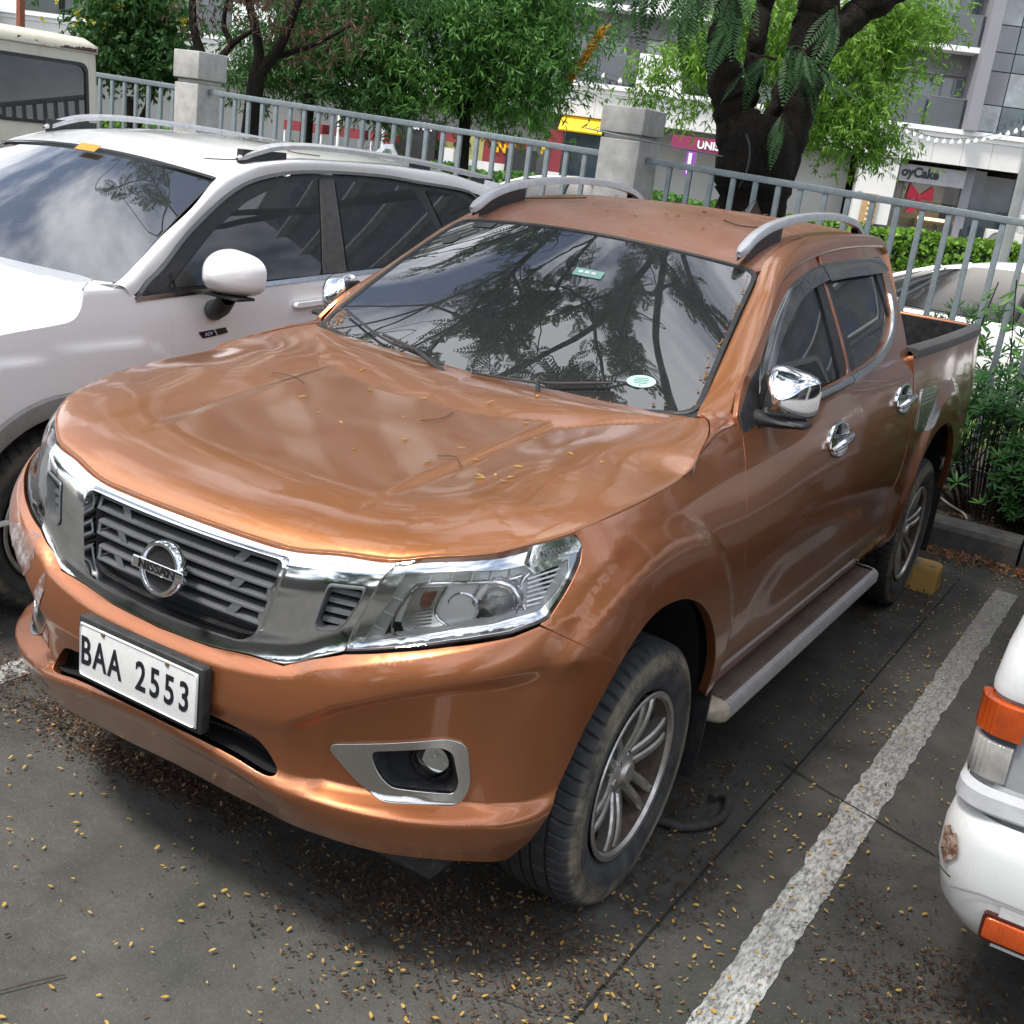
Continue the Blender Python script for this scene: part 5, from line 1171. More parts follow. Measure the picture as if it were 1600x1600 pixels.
fence(-13.6,-6.61,.165,'grey steel bar fence left of the far pillar, behind the cream van',-13.5)
fence(-6.31,-2.24,.1635,'grey steel bar fence between the two concrete pillars',-6.15)
fence(-1.90,7.0,.166,'grey steel bar fence right of the near pillar, in front of the tree',-1.71)
def pillar(x0,x1,y0,y1,z1,zn,label):
    p=thing('concrete_pillar',label,'pillar',((x0+x1)/2,(y0+y1)/2,0),group='concrete fence pillars')
    c=((x0+x1)/2,(y0+y1)/2)
    def bx(n,e,za,zb):
        o=MB().box2((x0+e-c[0],y0+e-c[1],za),(x1-e-c[0],y1-e-c[1],zb)).build(n,M_concrete,p,bevel=.008);return o
    bx('shaft',.012,0,zn-.02);bx('neck',.03,zn-.02,zn+.02);bx('cap_block',0,zn+.02,z1)
pillar(-2.245,-1.900,5.25,5.62,2.305,2.10,'grey concrete pillar behind the pickup roof, beside the big dark tree')
pillar(-6.62,-6.305,5.25,5.60,2.37,2.115,'pale concrete pillar right of the cream van')
tag(MB().tube(cat([(-2.33,5.2,2.125),(-1.96,5.18,2.095),(-1.5,5.5,2.06),(-1.38,5.62,2.05)],6),.006,6).build('wire',M_fence,None,smooth=True),'thin wire tied from the near pillar groove to the tree trunk','wire')
# ================================================================ plants
def curve_tube(mb,P,r0,r1,n=10,k=6,wob=0.):
    Q=cat(P,k);rr=np.linspace(r0,r1,len(Q));Q=Q+RNG.normal(0,wob,Q.shape);mb.tube(Q,rr,n)
def bark(name,c0,c1):
    t=NT(name);v=t.noise(9,9,.75,stretch=(1,1,.25));c=t.mix(t.ramp(v,.35,.68),c0,c1);c=t.mix(t.math('MULTIPLY',t.ramp(t.noise(30,6,.8),.60,.70),.5),c,(.15,.14,.12))
    return t.fin(t.bsdf(c,.95,nrm=t.bump(t.math('ADD',t.noise(22,8,.8,stretch=(1,1,.3)),t.noise(70,4)),1.0,.03),spec=.2))
M_bark=bark('dark_bark',(.008,.007,.006),(.035,.029,.024));M_bark2=bark('brown_bark',(.022,.016,.012),(.07,.055,.042))
def willow_leaves(name,centres,radii,n,Lf,Wf,mat,parent,droop=.6,clump=None,dens_pow=.5,seedpts=None,sprig=7):
    "leaf sprigs through the crown volume, gathered in clumps"
    C=np.asarray(centres,float);Rr=np.asarray(radii,float);w=Rr.prod(1)**(.75);w/=w.sum()
    nc=clump or max(12,n//160);k=RNG.choice(len(C),nc,p=w);d=unit(RNG.normal(0,1,(nc,3)))*(RNG.random((nc,1))**.34);CC=C[k]+d*Rr[k]
    cs=.13+.22*RNG.random(nc)*Rr.mean()/1.5
    ns=n//sprig;j=RNG.integers(0,nc,ns);P=CC[j]+RNG.normal(0,1,(ns,3))*cs[j][:,None]*[1,1,.8]
    ax=unit(np.c_[RNG.normal(0,1,(ns,2)),RNG.normal(-droop,.5,ns)])
    i=np.repeat(np.arange(ns),sprig);t=np.tile(np.linspace(0,1,sprig),ns)
    pos=P[i]+ax[i]*(t*Lf*1.6)[:,None]
    A=unit(ax[i]*.6+unit(RNG.normal(0,1,(len(i),3)))*.8+np.array([0,0,-droop*.8]));L_=Lf*(.6+.7*RNG.random(len(i)))
    N=unit(np.cross(A,RNG.normal(0,1,(len(i),3))));B=np.cross(N,A)
    cl=RNG.random(nc);tint=np.clip(cl[j][i]*.5+RNG.random(len(i))*.5,0,1)
    return quads(name,pos+A*(L_/2)[:,None],A*(L_/2)[:,None],B*(Wf/2*(.7+.6*RNG.random(len(i))))[:,None],N,mat,parent,.2,tint)
def fronds(name,bases,dirs,length,mat,parent,npin=11,pl=.085,pw=.020,sag=.5):
    "doubly feathered fronds: rows of drooping leaflet strips either side of a curved stalk"
    nb=len(bases);Cs,As,Bs,Ns,Ti=[],[],[],[],[]
    t=np.linspace(.08,1,npin)
    for b_,d,L_ in zip(bases,dirs,length):
        d=np.array(d)/np.linalg.norm(d);side=np.cross(d,[0,0,1]);ns=np.linalg.norm(side);side=side/ns if ns>.1 else np.array([1.,0,0])
        roll=RNG.normal(0,.35);upv=np.cross(side,d);side=side*math.cos(roll)+upv*math.sin(roll)
        p=b_+d*(t*L_)[:,None]+np.array([0,0,-1])*(sag*L_*t**2*.6)[:,None]
        w=(np.sin(np.clip(t*1.02,0,1)*math.pi*.86+.28))*pl*(L_/.35)
        for s_ in(1,-1):
            dv=unit(side*s_+d*.45+np.array([0,0,-.35])+RNG.normal(0,.06,(npin,3)))
            Cs.append(p+dv*(w/2)[:,None]);As.append(dv*(w/2)[:,None]);nn=unit(np.cross(dv,np.tile(d,(npin,1))));Ns.append(nn);Bs.append(unit(np.cross(nn,dv))*pw*.5*(L_/.35));Ti.append(np.full(npin,RNG.random()*.7)+RNG.random(npin)*.3)
    return quads(name,np.vstack(Cs),np.vstack(As),np.vstack(Bs),np.vstack(Ns),mat,parent,.1,np.concatenate(Ti))
M_g_bright=leafmat('leaf_bright_green',(.075,.17,.018),(.19,.36,.045),.5,(.30,.45,.08))
M_g_mid=leafmat('leaf_mid_green',(.050,.140,.028),(.115,.265,.055),.5,(.20,.38,.08))
M_g_dark=leafmat('leaf_dark_green',(.028,.085,.022),(.075,.175,.045),.5)
M_g_frond=leafmat('leaf_frond_green',(.022,.070,.020),(.050,.130,.036),.5,(.10,.20,.05))
M_l_brown=leafmat('leaf_dry_brown',(.07,.045,.028),(.16,.10,.06),.7)
M_l_yel=leafmat('flower_yellow',(.45,.42,.03),(.62,.58,.06),.6)
# ---- big dark forked tree
T1=thing('big_dark_tree','large forked tree with black bark standing just behind the fence','tree')
b=MB()
def limb(P,R_,n=18,wob=.012):
    Q=cat(P,7);rr=np.interp(np.linspace(0,1,len(Q)),np.linspace(0,1,len(R_)),R_)*(1+RNG.normal(0,.03,len(Q)));b.tube(Q+RNG.normal(0,wob,Q.shape),rr,n)
limb([(-1.12,5.95,-.1),(-1.13,5.90,.7),(-1.17,5.85,1.5),(-1.22,5.82,1.95),(-1.24,5.82,2.30)],[.28,.21,.215,.29,.27])
limb([(-1.20,5.84,1.7),(-1.36,5.76,2.15),(-1.47,5.68,2.45),(-1.545,5.60,2.75),(-1.57,5.58,3.1),(-1.75,5.5,3.9),(-2.4,5.0,5.2),(-3.4,4.0,6.4)],[.18,.165,.135,.105,.095,.09,.07,.05])
limb([(-1.24,5.85,1.9),(-1.33,5.74,2.3),(-1.345,5.72,2.6),(-1.34,5.70,2.95),(-1.33,5.68,3.3),(-1.1,4.8,4.8),(-1.0,3.2,6.0),(-1.2,1.0,6.8)],[.12,.085,.066,.064,.062,.06,.05,.03])
limb([(-1.15,5.86,1.75),(-1.09,5.88,2.2),(-1.045,5.89,2.55),(-1.02,5.90,2.95),(-1.0,5.90,3.3),(-.6,5.6,4.6),(.3,4.8,6.0),(1.4,3.4,7.0)],[.17,.175,.158,.150,.14,.12,.09,.05],)
limb([(-1.0,5.90,2.80),(-.88,5.96,2.98),(-.76,6.03,3.12),(-.60,6.12,3.25),(.2,6.6,3.9),(1.6,6.9,4.9),(3.0,6.6,5.6)],[.12,.105,.10,.095,.08,.06,.04])
limb([(-1.22,5.70,2.28),(-1.14,5.72,2.42),(-1.10,5.74,2.60),(-1.09,5.72,2.75)],[.045,.042,.04,.03],10,.004)
canopy=[]
tips=[]
def rnd_branch(p0,p1,r0,depth=0):
    p0,p1=np.array(p0,float),np.array(p1,float);m=(p0+p1)/2+RNG.normal(0,.25,3)+np.array([0,0,.25])
    Q=cat([p0,m,p1],6);b.tube(Q+RNG.normal(0,.01,Q.shape),np.linspace(r0,r0*.4,len(Q)),7)
    L_=np.linalg.norm(p1-p0)
    if depth<2:
        for k in range(4 if depth==0 else 4):
            t=RNG.uniform(.35,1.0);q=Q[int(t*(len(Q)-1))];d=unit((p1-p0)+RNG.normal(0,1,3)*L_*.75*np.array([1,1,.45]));rnd_branch(q,q+d*L_*.48,r0*.45,depth+1)
    else: tips.append((p0,p1))
    if depth==1: tips.append((m,p1))
for s,e in(((-2.4,5.0,5.2),(-5.2,3.6,6.2)),((-3.4,4.0,6.4),(-5.6,1.2,6.6)),((-3.4,4.0,6.4),(-3.8,.6,6.2)),((-1.1,4.8,4.8),(-2.2,1.6,5.6)),((-1.0,3.2,6.0),(-3.2,.0,6.6)),((-1.2,1.0,6.8),(-2.4,-2.4,6.6)),((-1.2,1.0,6.8),(.4,-2.0,6.6)),((.3,4.8,6.0),(.6,1.4,6.2)),((1.4,3.4,7.0),(2.4,.2,6.8)),((1.6,6.9,4.9),(3.2,4.2,5.6)),((1.4,3.4,7.0),(4.4,3.0,7.0)),((-1.2,1.0,6.8),(-.2,.3,7.6)),((-3.4,4.0,6.4),(-6.6,4.4,6.0)),((-1.75,5.5,3.9),(-3.6,6.9,4.8)),((-1.0,3.2,6.0),(-1.8,2.2,7.4)),((-3.8,.6,6.2),(-4.4,-2.0,6.4)),((.3,4.8,6.0),(1.5,2.0,6.0)),((-1.0,3.2,6.0),(.3,1.3,5.8)),((1.4,3.4,7.0),(.9,.6,6.4)),((-1.2,1.0,6.8),(-1.0,-.6,5.9))):
    rnd_branch(s,e,.055)
tr=b.build('trunk',M_bark,T1,smooth=True,auto=70)
FB,FD_,FL=[],[],[]
for p0,p1 in tips:
    for k in range(13):
        t=RNG.random();q=p0+(p1-p0)*t;d=unit((p1-p0)*.6+RNG.normal(0,1,3)*[1,1,.4]*1.0+np.array([0,0,-.1]));FB.append(q);FD_.append(d);FL.append(RNG.uniform(.18,.33))
print('canopy fronds',len(FB))
fronds('crown',FB,FD_,FL,M_g_frond,T1,npin=9,pl=.12,pw=.030)
# fronds hanging in front of the trunk
HB,HD,HL=[],[],[]
tw=MB()
def spray(o,e,nf,Lr=(.26,.38),sp=.6):
    o,e=np.array(o,float),np.array(e,float);Q=cat([o,(o+e)/2+[0,0,.06],e],5);tw.tube(Q,np.linspace(.012,.004,len(Q)),5)
    for k in range(nf):
        t=RNG.random();q=Q[int(t*(len(Q)-1))];HB.append(q);HD.append(unit((e-o)+RNG.normal(0,1,3)*sp*np.linalg.norm(e-o)+np.array([0,0,-.25])));HL.append(RNG.uniform(*Lr))
spray((-1.5,5.4,3.35),(-1.85,4.95,2.95),12);spray((-1.5,5.3,3.3),(-1.55,4.9,2.95),14);spray((-1.4,5.3,3.25),(-1.30,4.95,2.92),13);spray((-1.6,5.2,3.1),(-1.72,4.85,2.78),9)
spray((-1.35,5.3,3.05),(-1.28,5.0,2.80),9);spray((-2.2,5.0,3.3),(-2.1,4.7,3.05),9);spray((-1.05,5.55,2.80),(-.80,5.35,2.68),10,(.22,.32));spray((-1.05,5.55,2.74),(-.62,5.45,2.60),10,(.22,.32));spray((-1.10,5.5,2.72),(-1.26,5.3,2.60),7,(.2,.28))
spray((-.85,5.75,3.1),(-.75,5.55,2.95),6,(.2,.3));spray((-1.02,5.6,2.36),(-.98,5.48,2.26),4,(.2,.26),.4);spray((-1.9,5.1,3.2),(-1.95,4.9,2.9),8)
tw.build('twigs',M_bark2,T1,smooth=True)
fronds('hanging_fronds',HB,HD,HL,M_g_frond,T1,npin=15,pl=.085,pw=.0175,sag=.45)
gl=bpy.data.objects
vn=MB();vn.tube(cat([(-1.22,5.50,2.22),(-1.17,5.49,2.12),(-1.165,5.49,1.98),(-1.21,5.52,1.86)],7),.007,6).build('loose_root',simple('vine_green',(.045,.065,.055),.7),T1,smooth=True)
# ---- street trees behind the fence
def street_tree(name,label,base,top,r0,crowns,radii,n,Lf,Wf,mat,limbs=(),brk=None,droop=.6,extra=None,group='street trees beyond the fence',clump=None):
    t=thing(name,label,'tree',(base[0],base[1],0),group=group);o=np.array([base[0],base[1],0])
    m=MB();P=np.array([(base[0],base[1],-.05),((base[0]+top[0])/2+.03,(base[1]+top[1])/2,top[2]*.5),top])-o;Q=cat(P,8);m.tube(Q,np.linspace(r0*1.15,r0*.8,len(Q)),12)
    for a,b_,c_,r in limbs:
        Q=cat(np.array([a,b_,c_])-o,7);m.tube(Q,np.linspace(r,r*.5,len(Q)),9)
    m.build('trunk',brk or M_bark,t,smooth=True,auto=70)
    willow_leaves('crown',np.array(crowns)-o,radii,n,Lf,Wf,mat,t,droop,clump=clump)
    if extra: extra(t,o)
    return t
street_tree('street_tree','bright green fine leaved tree beyond the fence, in the middle of the photo',(-6.45,9.83),(-6.50,9.80,2.3),.085,[(-6.5,9.8,3.1),(-7.1,9.5,2.75),(-5.9,10.1,2.75),(-6.4,9.8,3.9),(-5.75,10.2,3.5),(-7.3,9.4,3.5)],[(1.05,.8,.80),(.80,.6,.62),(.75,.5,.66),(1.2,.9,.7),(.8,.6,.6),(.9,.6,.6)],48000,.098,.018,M_g_mid,[((-6.5,9.8,2.1),(-6.8,9.7,2.6),(-7.1,9.6,3.2),.045),((-6.5,9.8,2.2),(-6.3,9.9,2.8),(-6.1,10,3.6),.045)],clump=260)
street_tree('street_tree','yellow green feathery tree right behind the big dark trunk',(-3.75,12.45),(-3.5,12.5,2.5),.10,[(-2.9,12.95,3.0),(-2.65,13.1,3.6),(-3.6,12.6,3.7),(-4.75,11.95,3.0),(-3.2,12.8,2.75),(-2.5,13.2,2.65),(-4.3,12.2,3.5),(-2.35,13.3,4.1)],[(.60,.5,.60),(.75,.5,.6),(.9,.8,.7),(.62,.5,.50),(.6,.5,.45),(.45,.4,.40),(.7,.6,.5),(.6,.5,.6)],38000,.095,.018,M_g_bright,[((-3.5,12.5,2.3),(-4.0,12.3,2.8),(-4.6,12.1,3.3),.05),((-3.5,12.5,2.4),(-3.2,12.8,2.9),(-2.8,13,3.5),.05)],clump=260)
def deadleaf(t,o):
    willow_leaves('dry_leaves',np.array([(-6.5,6.3,2.95),(-6.0,6.7,2.85),(-7.2,6.2,2.9),(-6.2,6.6,2.65)])-o,[(.35,.3,.15),(.40,.3,.18),(.3,.3,.2),(.35,.3,.12)],1500,.075,.012,M_l_brown,t,.8,clump=30)
street_tree('forked_tree','dark trunk forking into a Y with dry brown leaves, right of the far pillar',(-6.78,6.2),(-6.60,6.30,2.30),.10,[(-6.2,6.9,3.6),(-5.6,7.4,3.2),(-7.0,7.0,3.6)],[(.6,.5,.35),(.4,.4,.25),(.6,.5,.35)],5000,.09,.017,M_g_dark,[((-6.62,6.29,2.2),(-6.60,6.30,2.5),(-6.75,6.22,3.05),.065),((-6.60,6.30,2.25),(-6.42,6.40,2.55),(-6.28,6.48,3.0),.065),((-6.45,6.40,2.45),(-6.15,6.6,2.62),(-5.85,6.8,2.85),.03)],extra=deadleaf,clump=40)
street_tree('forked_tree','crooked dark tree whose limbs rise above the far pillar',(-7.78,6.85),(-7.78,6.85,2.30),.10,[(-8.1,6.9,3.2),(-7.5,7.2,3.3)],[(.5,.4,.22),(.5,.4,.22)],1500,.08,.014,M_g_dark,[((-7.78,6.85,2.2),(-7.92,6.72,2.65),(-7.95,6.70,3.2),.06),((-7.78,6.85,2.25),(-7.60,6.95,2.55),(-7.35,7.05,2.75),.045),((-7.60,6.95,2.55),(-7.68,6.9,2.75),(-7.62,6.9,3.1),.035)],clump=30)
street_tree('shade_tree','dark green tree filling the gap between the forked trunk and the middle tree',(-8.3,8.9),(-8.2,8.9,2.2),.09,[(-8.3,9.3,2.75),(-7.6,9.1,2.6),(-9.0,8.9,2.6),(-8.2,9.3,3.4),(-7.2,9.3,2.3)],[(.8,.6,.5),(.6,.5,.5),(.5,.5,.5),(1.1,.8,.5),(.35,.4,.35)],26000,.095,.018,M_g_dark,[],clump=180)
def yflow(t,o):
    q=willow_leaves('flowers',np.array([(-9.35,7.0,2.78),(-9.6,6.85,2.62),(-9.0,7.2,2.66),(-9.3,7.0,3.05)])-o,[(.42,.35,.22),(.28,.3,.16),(.30,.3,.2),(.5,.4,.25)],1800,.032,.026,M_l_yel,t,.1,clump=70,sprig=9)
street_tree('flowering_tree','small tree with bright yellow flowers behind the cream van',(-9.2,7.10),(-9.25,7.08,1.9),.07,[(-9.35,7.05,2.55),(-9.7,6.9,2.38),(-8.95,7.25,2.35),(-9.3,7.05,2.95)],[(.45,.4,.38),(.28,.3,.20),(.35,.35,.32),(.5,.45,.3)],15000,.07,.030,M_g_dark,[((-9.2,7.1,1.5),(-9.05,7.15,1.85),(-8.95,7.2,2.2),.04)],extra=yflow,brk=M_bark2,clump=120)
# ---- planting strip on the right: palm-like leafy shrubs and a climbing weed
M_shrub=leafmat('shrub_leaf',(.018,.070,.018),(.045,.135,.030),.45,(.16,.30,.05))
def rosette_shrub(label,x,y,h,w,n,seed,lf=.085,wf=.017):
    r=np.random.default_rng(seed);t=thing('shrub',label,'shrub',(x,y,.1),group='leafy shrubs in the planting strip')
    C=[];A=[];B=[];N=[];T=[]
    m=MB()
    for k in range(n):
        th=r.random()*6.28;rr=w*math.sqrt(r.random());top=h*(.25+.75*r.random()**.7)*(1-.25*(rr/w)**2);p=np.array([rr*math.cos(th),rr*math.sin(th)*.75,top]);
        if k%4==0: m.tube([p*[.4,.4,0],p*[.8,.8,.5],p],[.006,.005,.003],4)
        ax=unit(np.array([math.cos(th)*.5*rr/w,math.sin(th)*.5*rr/w-.25,1.]))
        e1=unit(np.cross(ax,[.3,1,.1]));e2=np.cross(ax,e1);q=9;tt=r.random()
        for j in range(q):
            a=6.283*j/q+r.random()*.4;el=r.uniform(.05,.75);d=unit((e1*math.cos(a)+e2*math.sin(a))*math.cos(el)+ax*math.sin(el));Lh=lf*(.7+.5*r.random())
            nn=unit(ax-d*(ax@d));C.append(p+d*Lh*.55-np.array([0,0,.01]));A.append(d*Lh*.5);N.append(nn);B.append(np.cross(nn,d)*wf*.5);T.append(tt*.6+.4*r.random())
    m.build('stem',M_bark2,t)
    quads('foliage',np.array(C),np.array(A),np.array(B),np.array(N),M_shrub,t,.2,np.array(T));return t
rosette_shrub('leafy shrub right behind the pickup rear wheel',.98,4.98,.95,.42,230,1)
rosette_shrub('tallest leafy shrub at the right edge behind the kerb',1.60,5.05,1.02,.48,300,2)
rosette_shrub('low leafy shrub behind the kerb near the photo edge',1.35,4.85,.55,.40,160,3)
rosette_shrub('leafy shrub behind the fence by the white sedan',.55,5.75,1.25,.45,170,4)
rosette_shrub('leafy shrub just past the right edge of the photo',2.25,5.0,1.0,.50,220,5)
rosette_shrub('spiky green plant rising above the pickup bed',-.30,4.98,1.27,.22,60,6,.10,.012)
def vine(label,pts,seed,n=26):
    r=np.random.default_rng(seed);t=thing('climbing_weed',label,'plant',tuple(pts[0]),group='climbing weeds on the fence');o=np.array(pts[0]);Q=cat(np.array(pts)-o,8)
    MB().tube(Q,.004,5).build('stem',M_bark2,t,smooth=True);C,A,B,N=[],[],[],[]
    for k in range(n):
        q=Q[int((.25+.75*k/n)*(len(Q)-1))];d=unit(np.array([r.normal(0,1),r.normal(-.3,.6),-.55+r.normal(0,.35)]));L_=r.uniform(.07,.13);nn=unit(np.cross(d,[r.normal(0,.3),1,.3]));C.append(q+d*L_*.55);A.append(d*L_*.5);N.append(nn);B.append(np.cross(nn,d)*L_*.17)
    quads('foliage',np.array(C),np.array(A),np.array(B),np.array(N),M_g_mid,t,.15)
vine('broad leafed weed climbing the fence beside the white sedan',[(.62,5.25,.1),(.60,5.25,.8),(.66,5.22,1.25),(.70,5.2,1.52)],1,30)
vine('broad leafed weed at the right edge of the fence',[(.95,5.2,.1),(.90,5.2,.9),(.84,5.2,1.3),(.80,5.2,1.55)],2,30)
vine('single weed shoot sticking up over the far side of the pickup bed',[(-.42,5.0,.1),(-.40,5.0,.9),(-.38,4.98,1.36)],3,14)
tag(MB().tube(cat([(.70,4.86,.20),(.80,4.80,.17),(.90,4.75,.15),(.94,4.66,.14)],7),.007,6).build('dry_stick',simple('pale_stick',(.22,.20,.16),.8),None,smooth=True),'pale curved stick on the soil behind the kerb','stick')
# soil litter
pts=np.c_[RNG.uniform(.2,2.6,1500),RNG.uniform(4.62,5.5,1500)]
tag(ground_leaves('mulch_litter',pts,.030,M_lf_b,'',z0=.105,tilt=.5),'dark dead leaves and mulch on the planting strip soil','leaf litter',kind='stuff')
# ---- hedges in the distance
def hedge(label,x0,y0,x1,y1,w,h,n,mat,lf=.10,wf=.06,z=.05):
    t=thing('hedge',label,'hedge',(x0,y0,z),group='clipped hedges in the street');d=np.array([x1-x0,y1-y0,0.]);L_=np.linalg.norm(d);d/=L_;s=np.array([-d[1],d[0],0])
    MB().add([(d*a*L_+s*b_*w*.42+np.array([0,0,c_*h*.9])) for a in(0,1) for b_ in(-1,1) for c_ in(0,1)],[(0,1,3,2),(4,6,7,5),(0,4,5,1),(2,3,7,6),(0,2,6,4),(1,5,7,3)]).build('hedge_core',simple_cached('hedge_inside',(.012,.03,.01)),t)
    a=RNG.random(n)*L_;u=RNG.random(n);side=np.where(u<.45,-1,np.where(u<.6,1,RNG.uniform(-1,1,n)));zz=np.where(u<.6,RNG.random(n)*h,h)*(1)+RNG.normal(0,.04,n)
    P=d*a[:,None]+s*(side*w*.5+RNG.normal(0,.04,n))[:,None]+np.c_[a*0,a*0,zz+.06*np.sin(a*3)]
    A=unit(RNG.normal(0,1,(n,3))+[0,0,.4]);N=unit(np.cross(A,RNG.normal(0,1,(n,3))));B=np.cross(N,A)
    quads('foliage',P,A*lf*.5,B*wf*.5,N,mat,t,.2)
hedge('bright clipped hedge in front of the cake shop',-9.6,27.5,-1.5,30.5,1.3,.95,5200,M_g_bright,.16,.11)
hedge('low green hedge across the street, right of the middle tree trunk',-21.0,26.5,-10.8,29.2,1.1,.95,5200,M_g_mid,.15,.10)
hedge('long low hedge across the street left of the middle tree',-42,22,-22.0,26,1.2,.9,6500,M_g_bright,.2,.13)
# ================================================================ the block across the street (facade frame: u along, v outward from the wall, z up)
BO=Vector((-19.229,44.832,0));BA=R(24)
BLD=thing('apartment_block','white and grey apartment block with shops on the ground floor','building',tuple(BO),BA)
M_wpanel=simple('white_facade_panel',(.66,.65,.62),.6,0,.04,1.5,.15,(.45,.43,.40));M_wslab=simple('white_slab_edge',(.80,.80,.79),.55,0,.02,1)
M_gwall=simple('grey_wall',(.17,.165,.175),.7,0,.05,1);M_gpil=simple('grey_pilaster',(.24,.235,.255),.6,0,.04,1)
M_bglass=glass('balcony_glass',(.25,.40,.44),.35,.0,.0)
def pane_m(name,c,r=.08):
    t=NT(name);cc=t.mix(t.ramp(t.noise(.9,5,.7),.35,.65),c,tuple(v*2.2 for v in c));return t.fin(t.bsdf(cc,r,spec=.9,coat=.5))
M_pane=pane_m('window_pane_dark',(.035,.050,.060));M_pane2=pane_m('window_pane_curtained',(.15,.17,.18),.12);M_frame=simple('window_frame_grey',(.16,.16,.17),.5)
def bb(name,u0,u1,v0,v1,z0,z1,mat,parent=BLD,**k): return MB().box2((u0,v0,z0),(u1,v1,z1)).build(name,mat,parent,**k)
U0,U1=-44,30
bb('upper_wall',U0,U1,.0,9,4.6,44,M_gwall)
bb('slab_edge',U0,U1,-1.6,9,4.43,4.61,M_wslab)
bb('ledge',U0,U1,-1.45,.5,4.25,4.43,M_wslab)
for k,u in enumerate(np.arange(U0,U1,1.135)):
    uu=u+.66
    if -32<uu<16: bb('fascia_panel',uu+.006,uu+1.135-.006,-1.40,0,3.27,4.247,M_wpanel)
bb('fascia_backing',U0,U1,-1.30,0,3.30,4.25,M_gwall)
bb('ground_floor_wall',U0,7.2,.6,9,0,4.3,simple('shopfront_pale',(.40,.40,.37),.6,0,.1,.8))
bb('ground_floor_wall',14.0,U1,-.4,9,0,4.3,M_wpanel)
bb('shop_ceiling',7.2,14.0,-1.2,6,3.27,3.31,M_gwall)
bb('shop_back_wall',7.2,14.0,4.5,4.7,0,4.3,simple('shop_inside',(.30,.22,.12),.8))
bb('white_column',7.35,8.88,-1.30,-.4,0,3.27,M_wpanel);bb('column_plinth',7.33,8.90,-1.33,-.4,0,.62,simple('dark_plinth',(.04,.045,.045),.4))
bb('grey_return_wall',8.90,9.30,-.6,3,0,3.27,simple('beige_return',(.20,.18,.16),.7))
for fl in range(13):
    z=4.61+3.05*fl
    if fl: 
        bb('balcony_slab',U0,11.0,-1.35,0,z-.20,z+.0,M_wslab);bb('beam',U0,11.0,-.12,0,z-1.02,z-.20,M_gwall)
    for k,u in enumerate(np.arange(-40,4.0,5.7)):
        uu=u+.25+5.7*0
        for a,b_ in((uu,uu+1.75),(uu+1.8,uu+3.4)):
            if -31<a<11.0:
                if fl<4: bb('balustrade_glass',a,b_,-1.30,-1.285,z+.02,z+1.15,M_bglass)
        if fl<2 and -31<uu<11: bb('handrail',uu,uu+3.4,-1.32,-1.26,z+1.15,z+1.18,M_frame)
        bb('balcony_wall',uu+3.45,uu+5.3,-1.30,-1.15,z-.1,z+1.35,M_wpanel if fl else M_wslab)
        for a,b_,m_ in((uu+.2,uu+1.5,M_pane2 if k%2 else M_pane),(uu+1.6,uu+2.9,M_pane),(uu+3.6,uu+4.9,M_pane2)):
            if fl<3 and -31<a<11:
                w=bb('window',a,b_,-.06,-.02,z+.1,z+2.0,M_frame);bb('pane',a+.07,b_-.07,-.075,-.055,z+.17,z+1.93,m_,w)
    if fl>=3:
        for u in np.arange(-40,11,5.7): bb('window',u,u+3.9,-.05,.0,z+.3,z+2.1,M_pane)
for fl,z in((0,4.61),(1,7.67),(2,10.72)):
    for a,b_ in((6.2,7.7),(7.75,9.35),(9.45,10.90)): bb('balustrade_glass',a,b_,-1.30,-1.285,z+.02,z+1.12,M_bglass)
    bb('handrail',6.2,10.92,-1.32,-1.26,z+1.12,z+1.15,M_frame)
    w=bb('window',7.9,10.9,-.06,-.02,z+.05,z+2.0,M_frame)
    for a,b_,m_ in((7.95,8.9,M_pane),(8.97,10.0,M_pane2 if fl else M_pane),(10.07,10.45,M_pane),(10.52,10.84,M_pane)): bb('pane',a,b_,-.075,-.055,z+.12,z+1.93,m_,w)
    bb('balcony_wall',5.6,6.15,-1.30,-1.15,z-.1,z+1.3,M_wslab)
# balcony at the pilaster seen past the foliage
bb('pilaster',10.93,11.40,-1.9,0,4.61,44,M_gpil)
bb('curtain_wall_backing',11.40,U1,-.9,0,4.61,44,simple('curtain_backing',(.05,.055,.06),.6))
zr_=[4.66,5.68,6.93,7.63,8.62,9.75,10.9,12.0,13.2,14.4]
for i,u in enumerate(np.arange(11.42,16.2,.93)):
    for j in range(len(zr_)-1):
        m_=M_pane if (i*3+j*5)%4 else M_pane2
        if j==1 and i in(0,2): m_=M_gpil
        bb('window_pane',u+.02,u+.91,-1.0,-.93,zr_[j]+.02,zr_[j+1]-.02,m_)
bb('curtain_glass_upper',16.1,U1,-1.0,-.93,4.66,44,M_pane)
# ---- cake shop
SH=thing('cake_shop_front','cake shop front with grey sign board and big red bow in its window','shop front',tuple(BO),BA)
M_sign=simple('sign_grey_board',(.36,.36,.37),.6);M_cream=simple('shop_cream_wall',(.62,.50,.30),.6)
bb('sign_board',9.0,11.62,-.9,-.8,2.42,3.10,M_sign,SH);bb('inner_wall',9.3,11.4,1.4,1.5,0,2.6,M_cream,SH);bb('counter',10.3,11.5,.6,1.1,0,1.0,simple('counter_wood',(.28,.19,.09),.6),SH)
em_=NT('display_light');M_disp=em_.fin(em_.bsdf((.9,.75,.4),.5,emit=(1,.82,.45),es=2.2));bb('display_light',10.4,11.5,.55,.6,1.0,1.12,M_disp,SH)
bb('display_glass',9.35,11.6,-.55,-.53,.25,2.42,glass('shop_window',(.92,.92,.9),.02,fk=.7),SH)
t_=text_mesh('sign_lettering','oyCake',.52,simple('sign_black_letters',(.02,.02,.02),.5),SH,frame((9.82,-.92,2.80),(1,0,-.0),(0,0,1)),.02,sx=.92,bold=.018)
bow=MB()
